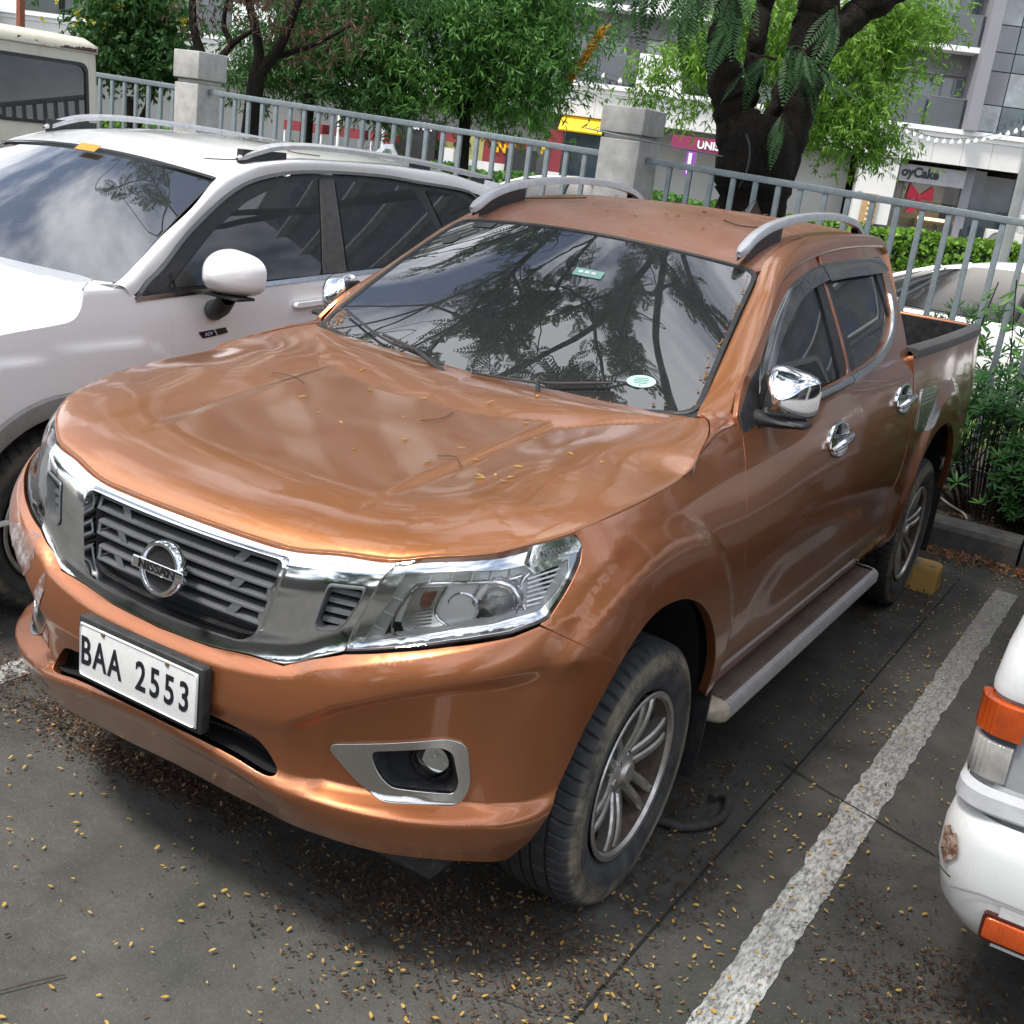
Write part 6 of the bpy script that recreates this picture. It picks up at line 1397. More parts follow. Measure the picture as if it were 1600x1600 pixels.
def blob(P,y0,y1): bow.prism(rc(P,.10),y0,y1)
blob([(10.04,1.95),(9.56,2.40),(9.50,1.72),(9.95,1.80)],-.75,-.63);blob([(10.04,1.95),(10.50,2.38),(10.58,1.76),(10.12,1.80)],-.75,-.63);blob([(9.94,1.98),(10.14,1.98),(10.14,1.74),(9.94,1.74)],-.79,-.60);blob([(10.0,1.78),(9.56,1.25),(9.85,1.22),(10.04,1.45)],-.74,-.64);blob([(10.06,1.78),(10.5,1.27),(10.2,1.20),(10.03,1.45)],-.74,-.64)
tag(bow.build('red_bow',simple('red_fabric',(.46,.02,.045),.6),None),'large red ribbon bow hung in the cake shop window','bow').matrix_world=Matrix.Translation(BO)@Matrix.Rotation(BA,4,'Z')
GP=thing('gold_menu_board','tan board studded with round pieces on the white column','board',tuple(BO),BA);bb('board',7.70,8.32,-1.42,-1.34,.58,1.77,simple('tan_board',(.42,.28,.13),.6),GP)
for i in range(5):
    for j in range(3): MB().lathe([(-1.46,.0001),(-1.455,.05),(-1.42,.062)],12,'y',(7.98+.12*j,0,1.58-.21*i)).build('stud',M_cream,GP,smooth=True)
bb('dark_doorway',12.6,13.95,.2,.3,0,3.05,M_pane);bb('grey_door_post',11.62,12.0,-.7,.4,0,3.27,M_gpil);bb('shop_side_glass',12.0,12.6,-.1,.0,0,3.2,M_pane)
# air conditioners
def ac(u,z,v,label,w=.85,h=.72):
    t=thing('air_conditioner',label,'air conditioner',tuple(BO+Matrix.Rotation(BA,3,'Z')@Vector((u,v,z))),BA,group='air conditioner boxes beside the shop')
    MB().box2((0,0,0),(w,.35,h)).build('casing',simple_cached('ac_casing',(.62,.62,.58)),t,bevel=.02)
    MB().lathe([(-.012,.29),(-.03,.30),(-.012,.31)],32,'y',(w*.5,0,h*.5)).build('fan_ring',M_frame,t);MB().lathe([(-.006,.0001),(-.004,.29)],32,'y',(w*.5,0,h*.5)).build('fan_grille',simple_cached('ac_grille',(.25,.25,.24)),t);MB().lathe([(-.05,.0001),(-.03,.07),(-.006,.075)],16,'y',(w*.5,0,h*.5)).build('fan_hub',M_wslab,t)
ac(12.68,.25,-1.9,'white air conditioner box standing on the ground by the dark doorway',.85,.78);ac(13.86,1.0,-1.9,'white air conditioner box raised on the wall at the right edge',.9,.72)
bb('ac_plinth',13.8,15,-1.9,-1.0,0,1.0,M_wpanel)
# cafe tables outside
for k,(u,v,lab) in enumerate(((9.6,-3.2,'dark cafe table before the cake shop, left of the bow'),(10.6,-3.0,'dark cafe table before the cake shop, right of the bow'))):
    t=thing('cafe_table',lab,'table',tuple(BO+Matrix.Rotation(BA,3,'Z')@Vector((u,v,0))),BA,group='cafe tables before the shop')
    MB().lathe([(.72,.0001),(.72,.45),(.69,.45)],20,'z').build('tabletop',M_blackpl,t);MB().tube([(0,0,0),(0,0,.7)],.03,6).build('leg',M_blackpl,t)
    for s_ in(-1,1):
        c_=thing('cafe_chair',('black slatted cafe chair left of the left table before the cake shop','black slatted cafe chair right of the left table before the cake shop','black slatted cafe chair left of the right table before the cake shop','black slatted cafe chair right of the right table before the cake shop')[2*k+(s_>0)],'chair',tuple(BO+Matrix.Rotation(BA,3,'Z')@Vector((u+s_*.62,v,0))),BA,group='cafe chairs before the shop')
        MB().box((0,0,.45),(.42,.42,.04)).build('seat',M_blackpl,c_)
        for q in(-1,1):
            for w_ in(-1,1): MB().box((q*.19,w_*.19,.22),(.03,.03,.45)).build('leg',M_blackpl,c_)
        for q in np.linspace(-.18,.18,5): MB().box((s_*.2,q,.68),(.02,.03,.46)).build('slat',M_blackpl,c_)
# ---- shops left of the near pillar
SB_=thing('yellow_shop_front','shop with yellow awning and red side panels behind the near pillar','shop front',tuple(BO),BA)
M_yel=simple('yellow_awning_cloth',(.80,.46,.01),.6);M_rd=simple('red_panel',(.22,.03,.035),.6)
MB().loft(np.array([[(-4.9,-1.2,3.27),(-3.2,-1.2,3.27)],[(-4.95,-1.9,2.68),(-3.15,-1.9,2.68)],[(-4.95,-1.88,2.62),(-3.15,-1.88,2.62)]])).build('awning',M_yel,SB_)
bb('red_panel',-5.35,-4.72,-1.45,-1.3,.95,2.62,M_rd,SB_);bb('panel_base',-5.35,-4.72,-1.45,-1.3,.0,.95,M_wpanel,SB_);bb('dark_interior',-4.7,-2.0,-.9,-.8,0,3.2,M_pane,SB_);bb('red_banner',-8.0,-6.0,-1.5,-1.35,1.0,2.0,M_rd,SB_);bb('banner_base',-9.8,-6.0,-1.5,-1.35,.3,1.0,M_wpanel,SB_);bb('yellow_banner',-9.8,-8.0,-1.5,-1.35,1.0,2.1,simple('yellow_green_banner',(.36,.34,.12),.6),SB_);bb('black_board',-7.0,-5.7,-1.75,-1.6,0,1.68,M_blackpl,SB_)
text_mesh('panel_lettering','N',.5,M_yel,SB_,frame((-5.4,-1.5,1.78),(1,0,0),(0,0,1)),.01,bold=.02);text_mesh('banner_lettering','ING',.55,M_yel,SB_,frame((-7.1,-1.55,1.62),(1,0,0),(0,0,1)),.01,bold=.02)
text_mesh('banner_lettering','ESSO',.34,M_blackpl,SB_,frame((-8.9,-1.55,1.55),(1,0,0),(0,0,1)),.01,bold=.01)
SK=thing('snack_kiosk','dark kiosk with white lettering behind the middle tree trunk','kiosk',tuple(BO),BA);bb('kiosk_body',-11.8,-9.9,-2.2,-.8,0,2.35,M_blackpl,SK);text_mesh('kiosk_lettering','SNA',.42,M_wslab,SK,frame((-10.5,-2.25,2.05),(1,0,0),(0,0,1)),.01,bold=.012)
bb('vending_box',-9.7,-9.1,-2.2,-1.6,0,1.35,M_wpanel,SK);bb('red_sign',-9.9,-8.9,-2.0,-1.9,1.6,2.1,M_rd,SK)
PK=thing('pink_sign','magenta shop sign with white lettering left of the big tree trunk','sign',tuple(BO),BA);bb('board',-.3,2.6,-1.55,-1.42,2.50,3.05,simple('magenta_sign',(.26,.03,.09),.6),PK);text_mesh('sign_lettering','UNISIDA',.42,M_wslab,PK,frame((1.55,-1.58,2.76),(1,0,0),(0,0,1)),.01,bold=.015)
PU=thing('purple_banner','narrow purple and white banner left of the big tree trunk','banner',tuple(BO),BA);bb('cloth',.38,.74,-2.6,-2.56,1.5,2.45,simple('purple_cloth',(.30,.05,.42),.6),PU);bb('stripe',.46,.60,-2.62,-2.60,1.6,2.4,M_wslab,PU);bb('pole',.75,.79,-2.6,-2.56,0,2.5,M_frame,PU)
# playground-like red benches and white posts on the left
RB=[]
for k,(u,w) in enumerate(((-15.8,1.6),(-13.9,1.3),(-12.2,1.0))):
    t=thing('red_stall',('red topped stall seen between the fence bars, leftmost of three','red topped stall seen between the fence bars, middle of three','red topped stall seen between the fence bars, nearest the middle tree')[k],'stall',tuple(BO+Matrix.Rotation(BA,3,'Z')@Vector((u,-4,0))),BA,group='red topped stalls across the street')
    MB().box2((0,0,1.25),(w,1.2,1.62)).build('canopy',M_rd,t);MB().box2((.05,.1,.55),(w-.05,1.1,.62)).build('counter',simple_cached('stall_wood',(.20,.11,.06)),t)
    for a in(0.04,w-.04): MB().box2((a-.03,.02,0),(a+.03,.08,1.3)).build('post',M_wslab,t)
for k,(u,z) in enumerate(((-16.4,2.2),(-14.6,2.0),(-13.2,2.3),(-11.4,1.9))):
    tag(MB().tube([(0,0,0),(0,0,z)],.055,8).build('white_post',M_wslab,None,smooth=True),('leftmost slim white post seen through the fence by the red stalls','second slim white post from the left among the red stalls','third slim white post from the left among the red stalls','rightmost slim white post, nearest the middle tree trunk')[k],'post',group='white posts by the stalls').location=BO+Matrix.Rotation(BA,3,'Z')@Vector((u,-5.2,0))
wr_=thing('white_railing','low white railing in front of the red stalls','railing',tuple(BO),BA)
for z in(.45,.75): bb('rail',-17,-11,-6.0,-5.95,z,z+.08,M_wslab,wr_)
for u in np.arange(-17,-10.9,1.0): bb('post',u,u+.06,-6.0,-5.94,0,.85,M_wslab,wr_)
# street lamp pole, brown pole, string lights
tag(MB().tube([(0,0,0),(0,0,5)],.075,10).build('lamp_pole',simple('galvanised_pole',(.33,.34,.35),.5,.5),None,smooth=True),'grey lamp pole at the right edge behind the fence','pole').location=(-.95,15.7,0)
tag(MB().box2((-.12,-.12,0),(.12,.12,9)).build('brown_post',simple('rust_brown_post',(.20,.06,.03),.7),None),'rust brown square post above the cream van','post').location=BO+Matrix.Rotation(BA,3,'Z')@Vector((-27.6,-3,0))
SL=thing('string_lights','sagging string of white globe bulbs in front of the facade','string lights',(0,0,0))
def rib(P,n):
    P=np.array(P);Q=cat(P,12);MB().tube(Q,.012,5).build('cable',M_blackpl,SL,smooth=True);q=resamp(Q,n)
    base=None
    for p in q:
        if base is None: base=MB().lathe([(-.10,.0001),(-.085,.06),(-.03,.085),(.03,.07),(.08,.03),(.11,.03)],10,'z').build('bulb',simple('globe_bulb',(.85,.85,.82),.3),SL,smooth=True);o=base
        else:o=base.copy();COL.objects.link(o)
        o.location=p-np.array([0,0,.12])
fz=lambda u,z,v=-3.5: tuple(BO+Matrix.Rotation(BA,3,'Z')@Vector((u,v,z)))
rib([fz(8.2,4.35),fz(9.6,4.12),fz(11.0,4.28),fz(12.4,4.8),fz(14.5,5.9)],24)
rib([fz(-5.2,5.6),fz(-3.4,4.95),fz(-1.6,4.85),fz(2,5.6)],12)
gt=thing('water_tank','grey cylindrical tank above the cream van roof','tank',fz(-30.2,3.6,-2.2),BA);MB().lathe([(0,.0001),(0,.75),(1.2,.75),(1.25,.6),(1.3,.0001)],28,'z').build('shell',M_gpil,gt,smooth=True,auto=40)
tag(MB().box2((-.35,-.3,0),(.35,.3,8)).build('grey_column',M_gpil,None),'grey square column at the top left corner above the van','column').location=fz(-31.2,0,-2.5)
# orange dry frond hanging in the gap
HO=thing('dry_frond','long orange dry frond hanging beside the middle tree','dry frond',(-4.95,10.2,3.35))
n=260;t=RNG.random(n);P=np.c_[-.02-.30*t+RNG.normal(0,.025,n),-.1*t+RNG.normal(0,.02,n),-.62*t+RNG.normal(0,.02,n)]
A=unit(np.c_[RNG.normal(-.4,.4,n),RNG.normal(0,.5,n),RNG.normal(-.7,.3,n)])*.045;N=unit(np.cross(A,RNG.normal(0,1,(n,3))));B=unit(np.cross(N,A))*.009
quads('foliage',P,A,B,N,leafmat('orange_frond',(.42,.19,.02),(.62,.32,.04),.6),HO);MB().tube(cat([(.14,.05,.45),(.06,.02,.15),(-.02,0,0),(-.32,-.1,-.62)],6),.006,5).build('stalk',M_bark2,HO)
# apartment block on the right, mirrored in the pickup side glass
RBK=thing('blue_panel_block','long apartment block with blue balcony panels beyond the right edge of the photo','building',tuple(BO+Matrix.Rotation(BA,3,'Z')@Vector((21,-8,0))),BA-R(90))
RBK.rotation_euler=(0,0,BA)
bb('wall',0,40,0,8,0,42,simple_cached('block_wall_grey',(.22,.22,.22)),RBK)
for fl in range(12):
    for k,u in enumerate(np.arange(.8,36,4.2)):
        bb('balcony_panel',u,u+3.0,-.9,-.8,1.4+3.3*fl,2.4+3.3*fl,simple_cached('blue_panel',(.05,.09,.18)),RBK)
        bb('window',u+.2,u+2.8,-.06,0,2.45+3.3*fl,4.0+3.3*fl,M_pane,RBK)
    bb('balcony_floor',0,40,-.95,0,1.25+3.3*fl,1.40+3.3*fl,M_wslab,RBK)
# unseen trees and a low wall, added to darken reflections in glass and paint
lots=((-6,-9,0,'unseen tall tree added behind the photographer, left one'),(4,-11,0,'unseen tall tree added behind the photographer, right one'),(-14,-4,0,'unseen tall tree added left of the parked white SUV'),(-1,-14,0,'unseen tall tree added straight behind the photographer'),(-12,-13,0,'unseen tall tree added far behind the parked white SUV'),(11,-9,0,'unseen tall tree added behind the old white van'),(10,2,0,'unseen tall tree added to the right of the old white van'),(14,9,0,'unseen tall tree added beyond the right edge by the road'))
for k,(x,y,q_,lab) in enumerate(lots):
    street_tree('added_lot_tree',lab,(x,y),(x,y,2.6),.18,[(x,y,5.0),(x+1.4,y+.6,3.6),(x-1.4,y,3.8),(x,y-1,6.4),(x,y,2.6)],[(2.4,2.4,1.8),(1.7,1.5,1.4),(1.7,1.5,1.4),(1.8,1.8,1),(1.8,1.5,1.0)],4200,.34,.12,M_g_dark,[((x,y,2.2),(x+.6,y+.3,3.4),(x+1.3,y+.6,4.6),.10),((x,y,2.2),(x-.6,y,3.4),(x-1.3,y,4.6),.10)],group='unseen trees added round the parking lot',clump=70)
bw=thing('added_back_wall','long weathered wall added unseen far behind the photographer','wall',(0,-18,0));MB().box2((-30,0,0),(25,.3,3.2)).build('wall',simple('weathered_wall',(.16,.155,.14),.9,0,.2,1.5,.5),bw)  # out-of-view wall, put in so low reflections on the bodywork go darker
# ================================================================ white SUV to the left of the pickup
def rebase(root,loc):
    loc=Vector(loc);root.location=loc
    for ch in [q for q in bpy.data.objects if q.parent==root]: ch.matrix_parent_inverse=Matrix.Translation(-loc)
SUV=thing('white_suv','white SUV with silver roof rails parked left of the copper pickup','suv')
SX=-2.55
def sv_h(y,z):
    e=np.clip(z-1.23,0,None)
    h=hermite([(.20,.885),(.40,.905),(.60,.925),(.80,.932),(.98,.930),(1.10,.922),(1.23,.905)],np.minimum(z,1.23))-.42*e-.10*e**2
    al=hermite([(-.6,1.00),(-.1,1.03),(.25,1.055),(.47,1.058),(.56,1.04),(.64,1.0),(.72,.90),(.76,.80)],y)
    h=h+.010*sstep(.0,.03,al-z)*(1-sstep(.66,.80,y))*sstep(-.7,-.4,y)*(z>.3)
    h=h+.006*sstep(0,.05,1.07+.012*(y-1)-z)*sstep(.9,1.4,y)*(z>.7)
    h=h-.30*np.clip((-.20-y)/.75,0,1)**2.2-.10*np.clip((y-3.3)/.8,0,1)**2
    return h
def SV(y,z,off=0.,side=1):
    y=np.atleast_1d(np.asarray(y,float));z=np.atleast_1d(np.asarray(z,float));return np.stack([SX+side*(sv_h(y,z)+off),y,z],-1)
SFL=not bool(snorm(SV,np.array([[1.,.9]]),False)[0][0]>0)
def spanel(name,outl,mat,par,off=0.,side=1,**k):
    f=lambda y,z:SV(y,z,off,side)
    return panel(name,outl,f,mat,par,flip=SFL if side>0 else not SFL,**k)
AY,AZ,AR=.15,.36,.445
th=np.linspace(math.pi*1.03,-math.pi*.03,31);archS=np.c_[AY-AR*np.cos(math.pi-th)*1.0,AZ+AR*np.sin(th)]
archS=np.c_[AY+AR*np.cos(th),AZ+AR*np.sin(th)]
archR=archS+[2.765,0]
M_clad=simple('grey_wheel_arch_trim',(.30,.29,.28),.6,0,.06,10,.3);M_white2=M_white
hoodcut=np.array([(-.78,.985),(-.5,1.055),(-.12,1.108),(.10,1.128),(.18,1.140),(.215,1.165),(.235,1.20),(.245,1.245)])
for sd in(1,-1):
    fo=np.vstack([[(-.80,.62),(-.80,.97)],cat(hoodcut,4),[(.44,1.245),(.48,1.214),(.62,1.208),(.645,1.16),(.665,1.05),(.66,.80),(.63,.62),(.60,.40)],archS[::-1][(archS[::-1][:,1]>.40)]])
    fo=np.vstack([[(-.80,.62),(-.80,.96)],cat(hoodcut,4),[(.44,1.245),(.485,1.216),(.63,1.214),(.648,1.16),(.668,1.05),(.662,.80),(.640,.60),(.62,.40)],archS[archS[:,1]>.40],[(-.32,.40),(-.60,.45)]])
    SF=spanel('front_fender',fo,M_white2,SUV,side=sd,res=.03,step=.022,flange=.02)
    # contrast trim round the wheel arch
    for A_,nm in((archS,'wheel_arch_trim'),(archR,'wheel_arch_trim')):
        c_=A_.mean(0)*0+[A_[:,0].mean(),AZ];rows=[]
        for r_,o in((1.0,-.02),(1.0,.012),(1.02,.016),(1.15,.016),(1.17,.003)):
            q=c_+(A_-c_)*r_;rows.append(SV(q[:,0],q[:,1],o,sd))
        MB().loft(np.array(rows)).build(nm,M_clad,SUV,smooth=True,auto=40)
        rows=[SV(A_[:,0],A_[:,1],o,sd) for o in(-.005,-.45)];MB().loft(np.array(rows)).build('arch_liner',M_black,SUV,smooth=True)
    dn=lambda y,zs:[(y,z) for z in zs]
    SD=spanel('front_door',[(.634,1.206),(.652,1.16),(.672,1.05),(.668,.80),(.647,.60),(.622,.36),(1.619,.36),(1.659,.7),(1.674,1.0),(1.674,1.262)]+[(1.2,1.242)],M_white2,SUV,side=sd,res=.03,step=.022)
    SR_=spanel('rear_door',[(1.679,1.262),(1.679,1.0),(1.664,.7),(1.624,.36),(2.40,.36),(2.50,.70),(2.66,.95),(2.70,1.15),(2.70,1.32),(2.3,1.295)],M_white2,SUV,side=sd,res=.03,step=.022)
    SQ=spanel('rear_quarter',np.vstack([[(2.704,1.32),(2.704,1.15),(2.664,.95),(2.52,.72)],archR[::-1][(archR[::-1][:,0]>2.5)&(archR[::-1][:,1]>.40)],[(3.7,.45),(3.92,.6),(3.95,1.2),(3.90,1.45),(3.6,1.70),(3.25,1.735),(3.20,1.655),(3.16,1.60),(2.95,1.45)]]),M_white2,SUV,side=sd,res=.035,step=.025)
    # side windows and their trim
    go=cat([(.49,1.212),(.644,1.300),(.853,1.440),(1.178,1.606),(1.449,1.672),(1.77,1.700),(2.267,1.702),(2.59,1.682),(2.917,1.664),(3.047,1.640),(3.085,1.598),(2.95,1.53),(2.722,1.45),(2.50,1.36),(2.298,1.302),(1.871,1.278),(1.276,1.250),(.644,1.216)],4,True)
    spanel('window_surround',go,M_blackpl,SUV,off=-.012,side=sd,res=.06,step=.03,flange=0)
    G1=[(.66,1.24),(.96,1.438),(1.22,1.568),(1.481,1.650),(1.745,1.678),(1.60,1.268),(1.24,1.255)]
    G2=[(1.88,1.682),(2.25,1.680),(2.50,1.668),(2.60,1.52),(2.66,1.43),(2.45,1.35),(2.28,1.305),(1.80,1.278)]
    G3=[(2.62,1.664),(2.88,1.648),(3.0,1.620),(3.04,1.592),(2.80,1.49),(2.70,1.46)]
    for gk_,nm in((G1,'side_glass'),(G2,'side_glass'),(G3,'quarter_glass')): spanel(nm,rc(gk_,.03),M_tint2 if 'M_tint2' in globals() else M_tint,SUV,off=-.006,side=sd,res=.08,step=.04,flange=0)
    spanel('grey_pillar_cover',[(1.765,1.682),(1.868,1.684),(1.785,1.278),(1.612,1.272)],simple_cached('pillar_cover_grey',(.055,.058,.06)),SUV,off=-.003,side=sd,res=.06,flange=.004)
    MB().tube(SV(cat([(.645,1.225),(.70,1.262),(.83,1.35),(.98,1.452)],5)[:,0]*0+np.linspace(.70,.70,16),np.linspace(1.245,1.30,16),-.001,sd),.004,5).build('quarter_light_bar',M_blackpl,SUV)
    P=cat([(.485,1.205),(.60,1.212),(1.276,1.244),(1.871,1.272),(2.298,1.296),(2.52,1.358),(2.73,1.450)],7);rows=[]
    for h,o in((.009,-.004),(.009,.006),(-.009,.006),(-.009,-.004)): rows.append(SV(P[:,0],P[:,1]+h,o,sd))
    MB().loft(np.array(rows)).build('waist_trim',M_chrome_dull,SUV)
    P=cat([(.485,1.205),(.55,1.262),(.66,1.325),(.853,1.455),(1.178,1.620),(1.449,1.686),(1.77,1.714),(2.267,1.716),(2.59,1.696),(2.917,1.678),(3.06,1.655),(3.10,1.60),(2.96,1.515),(2.73,1.450)],6);rows=[]
    T=unit(np.gradient(P,axis=0));Nn=np.c_[-T[:,1],T[:,0]]
    for h,o in((.008,-.006),(.008,.005),(-.006,.005),(-.006,-.006)): q=P+Nn*h;rows.append(SV(q[:,0],q[:,1],o,sd))
    MB().loft(np.array(rows)).build('window_trim',M_blackpl if sd<0 else simple('satin_window_trim',(.20,.20,.19),.35,.6,.1,20),SUV)
    # pillar and roof side, lofted from door frame line to ditch
    OA=np.array([(.46,1.215),(.50,1.235),(.55,1.272),(.66,1.335),(.853,1.464),(1.10,1.592),(1.30,1.660),(1.47,1.697),(1.80,1.720),(2.288,1.722),(2.60,1.702),(2.90,1.686),(3.209,1.640)])
    o3=SV(OA[:,0],OA[:,1],0,sd)
    IA=np.array([(-.885+.0,.395,1.262),(-.875,.455,1.290),(-.845,.58,1.366),(-.818,.69,1.435),(-.765,.894,1.541),(-.708,1.076,1.656),(-.69,1.22,1.706),(-.678,1.36,1.735),(-.660,1.667,1.764),(-.650,2.305,1.772),(-.652,2.60,1.766),(-.656,2.875,1.754),(-.68,3.30,1.700)])
    i3=IA*[-1*sd,1,1]+[SX,0,0]
    O_,I_=cat(o3,5),cat(i3,5);rows=[]
    for t in np.linspace(0,1,8):
        q=O_*(1-t)+I_*t;bulge=.022*math.sin(math.pi*t);q=q+np.array([.7*sd,0,.7])*bulge;rows.append(q)
    rows=[rows[0]-[.02*sd,0,0]]+rows+[rows[-1]-[0,0,.02]]
    MB().loft(np.array(rows)).build('roof_pillar',M_white2,SUV,smooth=True,auto=60)
    # roof rail
    C=cat([(.645,1.26,1.742),(.645,1.36,1.775),(.645,1.52,1.808),(.645,1.80,1.822),(.642,2.30,1.812),(.64,2.80,1.785),(.638,3.20,1.752),(.638,3.38,1.730)],7);rows=[]
    for dx,dz in((.022,-.012),(.022,.006),(.010,.017),(-.012,.017),(-.022,.006),(-.022,-.012),(.022,-.012)): 
        w=np.interp(np.linspace(0,1,len(C)),[0,.06,.94,1],[.35,1,1,.35]);rows.append((C+np.c_[dx*w,w*0,dz*w])*[sd,1,1]+[SX,0,0])
    RLs=MB().loft(np.array(rows)).build('roof_rail',M_silver,SUV,smooth=True,auto=35)
    for y0,y1 in((1.28,1.56),(2.55,2.70),(3.15,3.34)): MB().box2((SX+sd*.625,y0,1.70),(SX+sd*.66,y1,float(np.interp((y0+y1)/2,C[:,1],C[:,2]))-.005)).build('rail_foot',M_blackpl,RLs)
    MB().box2((SX+sd*.70,.6,.25),(SX+sd*.93,2.5,.40)).build('sill',M_clad,SUV,bevel=.02)
    make_wheel(SUV,(SX+sd*.79,AY,.362),sd,Rt=.364,Wt=.235,Rr=.235,spokes=5,lugs=44);make_wheel(SUV,(SX+sd*.79,AY+2.765,.362),sd,Rt=.364,Wt=.235,Rr=.235,spokes=5,lugs=44)
    mm_=mirror_unit(sd,SUV,(SX+sd*1.065,.890,1.318),M_white2,w=.245,h=.180,dpt=.17,rot=-.10)
    rows=[]
    for x,y,z,r in((.905,.90,1.150,.040),(.95,.875,1.150,.042),(1.0,.86,1.180,.046),(1.045,.85,1.245,.055)): rows.append([(SX+sd*x,y+.055*math.cos(a),z+r*math.sin(a)) for a in np.linspace(0,2*math.pi,17)])
    MB().loft(np.array(rows)).build('mirror_arm',M_blackpl,mm_,smooth=True)
    MB().box((SX+sd*1.06,.83,1.230),(.19,.10,.012)).build('mirror_lower_cap',M_blackpl,mm_,bevel=.004)
    spanel('door_handle',rc([(1.38,1.135),(1.60,1.145),(1.60,1.165),(1.38,1.155)],.008),M_white2,SD,off=.03,side=sd,res=.03,flange=.025)
for sd in(1,-1):
    MB().loft(np.array([SV(np.linspace(.60,2.75,30),np.full(30,z_),-.018,sd) for z_ in(.38,.6,.8,1.0,1.15,1.20)])).build('door_shadow_gap',M_black,SUV,smooth=True)
# badge on the door
bd=mesh_np('model_badge',SV(np.array([.80,.885,.905,.825]),np.array([1.060,1.066,1.040,1.033]),.004),[(0,1,2,3)],simple('navy_badge',(.012,.014,.04),.3),SUV,smooth=False)
mesh_np('badge_plate',SV(np.array([.893,.955,.970,.912]),np.array([1.0665,1.071,1.048,1.0405]),.004),[(0,1,2,3)],M_blackpl,bd,smooth=False)
text_mesh('badge_lettering','ADV',.022,M_plate,bd,frame(SV(.857,1.049,.006)[0],(0,1,.05),(0,0,1)),.0004)
# bonnet, nose, screen, roof
def suv_ws_pt(u): return np.array([[SX+u*.872,.44-.09*(1-u*u)-.012,1.262-.027*(1-u*u)+.002]])
def suv_hood(u,v):
    "u -1..1 across, v 0 nose .. 1 screen"
    u=np.atleast_1d(u);v=np.atleast_1d(v)
    y1=np.interp(np.abs(u),[0,.5,.85,1],[.46,.45,.40,.235]);y0=-.86+.10*u*u;y=y0+(y1-y0)*v
    ze=np.interp(y,hoodcut[:,0],hoodcut[:,1]);h=sv_h(y,ze)-.003
    z=ze+(.055+.03*v)*(1-np.abs(u)**2.5)*sstep(0,.25,v)+.012*np.exp(-((np.abs(u)-.62)/.10)**2)*v
    z=np.minimum(z,1.262)
    return np.stack([SX+u*h,y,z],-1)
panel('hood',dens([(-1,0),(1,0),(1,1),(-1,1)],.03),suv_hood,M_white2,SUV,res=.035,step=.02,flange=.015,flip=not bool(snorm(suv_hood,np.array([[.1,.5]]),False)[0][2]>0))
for sd in(1,-1):
    a_=np.vstack([SV([.247,.30,.38,.455],[1.243,1.240,1.240,1.243],0,sd),[(SX+sd*.885,.400,1.262)],suv_ws_pt(.97*sd),suv_ws_pt(.88*sd),suv_ws_pt(.78*sd),suv_hood(.80*sd,1)+[0,.004,0],suv_hood(.90*sd,1)+[0,.004,0],suv_hood(.97*sd,1)+[0,.006,0]])
    c_=a_.mean(0)+[0,0,.004];mesh_np('fender_top',np.vstack([a_,c_[None]]),[((i+1)%len(a_),i,len(a_)) if sd<0 else (i,(i+1)%len(a_),len(a_)) for i in range(len(a_))],M_white2,SUV)
MB().loft(np.array([[(SX+u*.86,.40-.10*(1-u*u),1.20) for u in np.linspace(-1,1,15)],[(SX+u*.86,.47-.09*(1-u*u),1.262-.027*(1-u*u)) for u in np.linspace(-1,1,15)]])).build('cowl_cover',M_blackpl,SUV)
rows=[]
for u in np.linspace(-1,1,21):
    p=suv_hood(u,0)[0];rows.append([p,p+[0,-.05*(1-u*u),-.06],(SX+u*.60,-1.0+.42*abs(u)**3,.72),(SX+u*.62,-.98+.42*abs(u)**3,.45),(SX+u*.60,-.90+.42*abs(u)**3,.25)])
MB().loft(np.array(rows).transpose(1,0,2)).build('front_bumper',M_white2,SUV,smooth=True)
MB().box2((SX-.45,-1.03,.52),(SX+.45,-.93,.82)).build('grille',M_blackpl,SUV,bevel=.03)
def suv_ws(u,v):
    u=np.atleast_1d(u);v=np.atleast_1d(v);xb,xt=.872,.704
    yb,zb=.405-.02*(1-u*u)+.03,1.262-.045*(1-u*u)*.6;yb=.44-.09*(1-u*u);yt,zt=1.078-.06*(1-u*u),1.656+.045*(1-u*u)
    return np.stack([SX+u*(xb+(xt-xb)*v),yb+(yt-yb)*v,zb+(zt-zb)*v+.035*4*v*(1-v)*.5],-1)
sfl=bool(snorm(suv_ws,np.array([[0,.5]]),False)[0][2]<0)
SW=panel('windscreen',rc([(-1,0),(1,0),(1,1),(-1,1)],.06),suv_ws,M_ws,SUV,res=.06,step=.05,flange=.006,flip=sfl)
MB().loft(np.array([[suv_ws(u,.99)[0]+[0,-.012,.004] for u in np.linspace(-1,1,25)],[suv_ws(u,1.0)[0]+[0,.008,.008] for u in np.linspace(-1,1,25)]])).build('screen_seal',M_blackpl,SW)
st2=MB().box((0,0,0),(.13,.05,.001)).build('orange_sticker',simple('orange_sticker_paper',(.75,.38,.04),.5),SW)
p=suv_ws(.02,.965)[0];st2.data.transform(frame(p+np.array([0,-.012,.018]),(1,0,0),(0,.83,.55)))
def suv_roof(u,v):
    u=np.atleast_1d(u);v=np.atleast_1d(v);y=1.03+(3.42-1.03)*v
    ye=np.interp(y,IA[:,1],IA[:,2]);xe=np.interp(y,IA[:,1],-IA[:,0])
    y=y-.0+.05*(u*u)*(1-v)**8*1.2
    ye=np.interp(y,IA[:,1],IA[:,2]);xe=np.interp(y,IA[:,1],-IA[:,0])
    return np.stack([SX+u*xe,y,ye+.045*(1-np.abs(u)**2.4)*np.interp(v,[0,.15,.8,1],[.98,1,.8,.5])],-1)
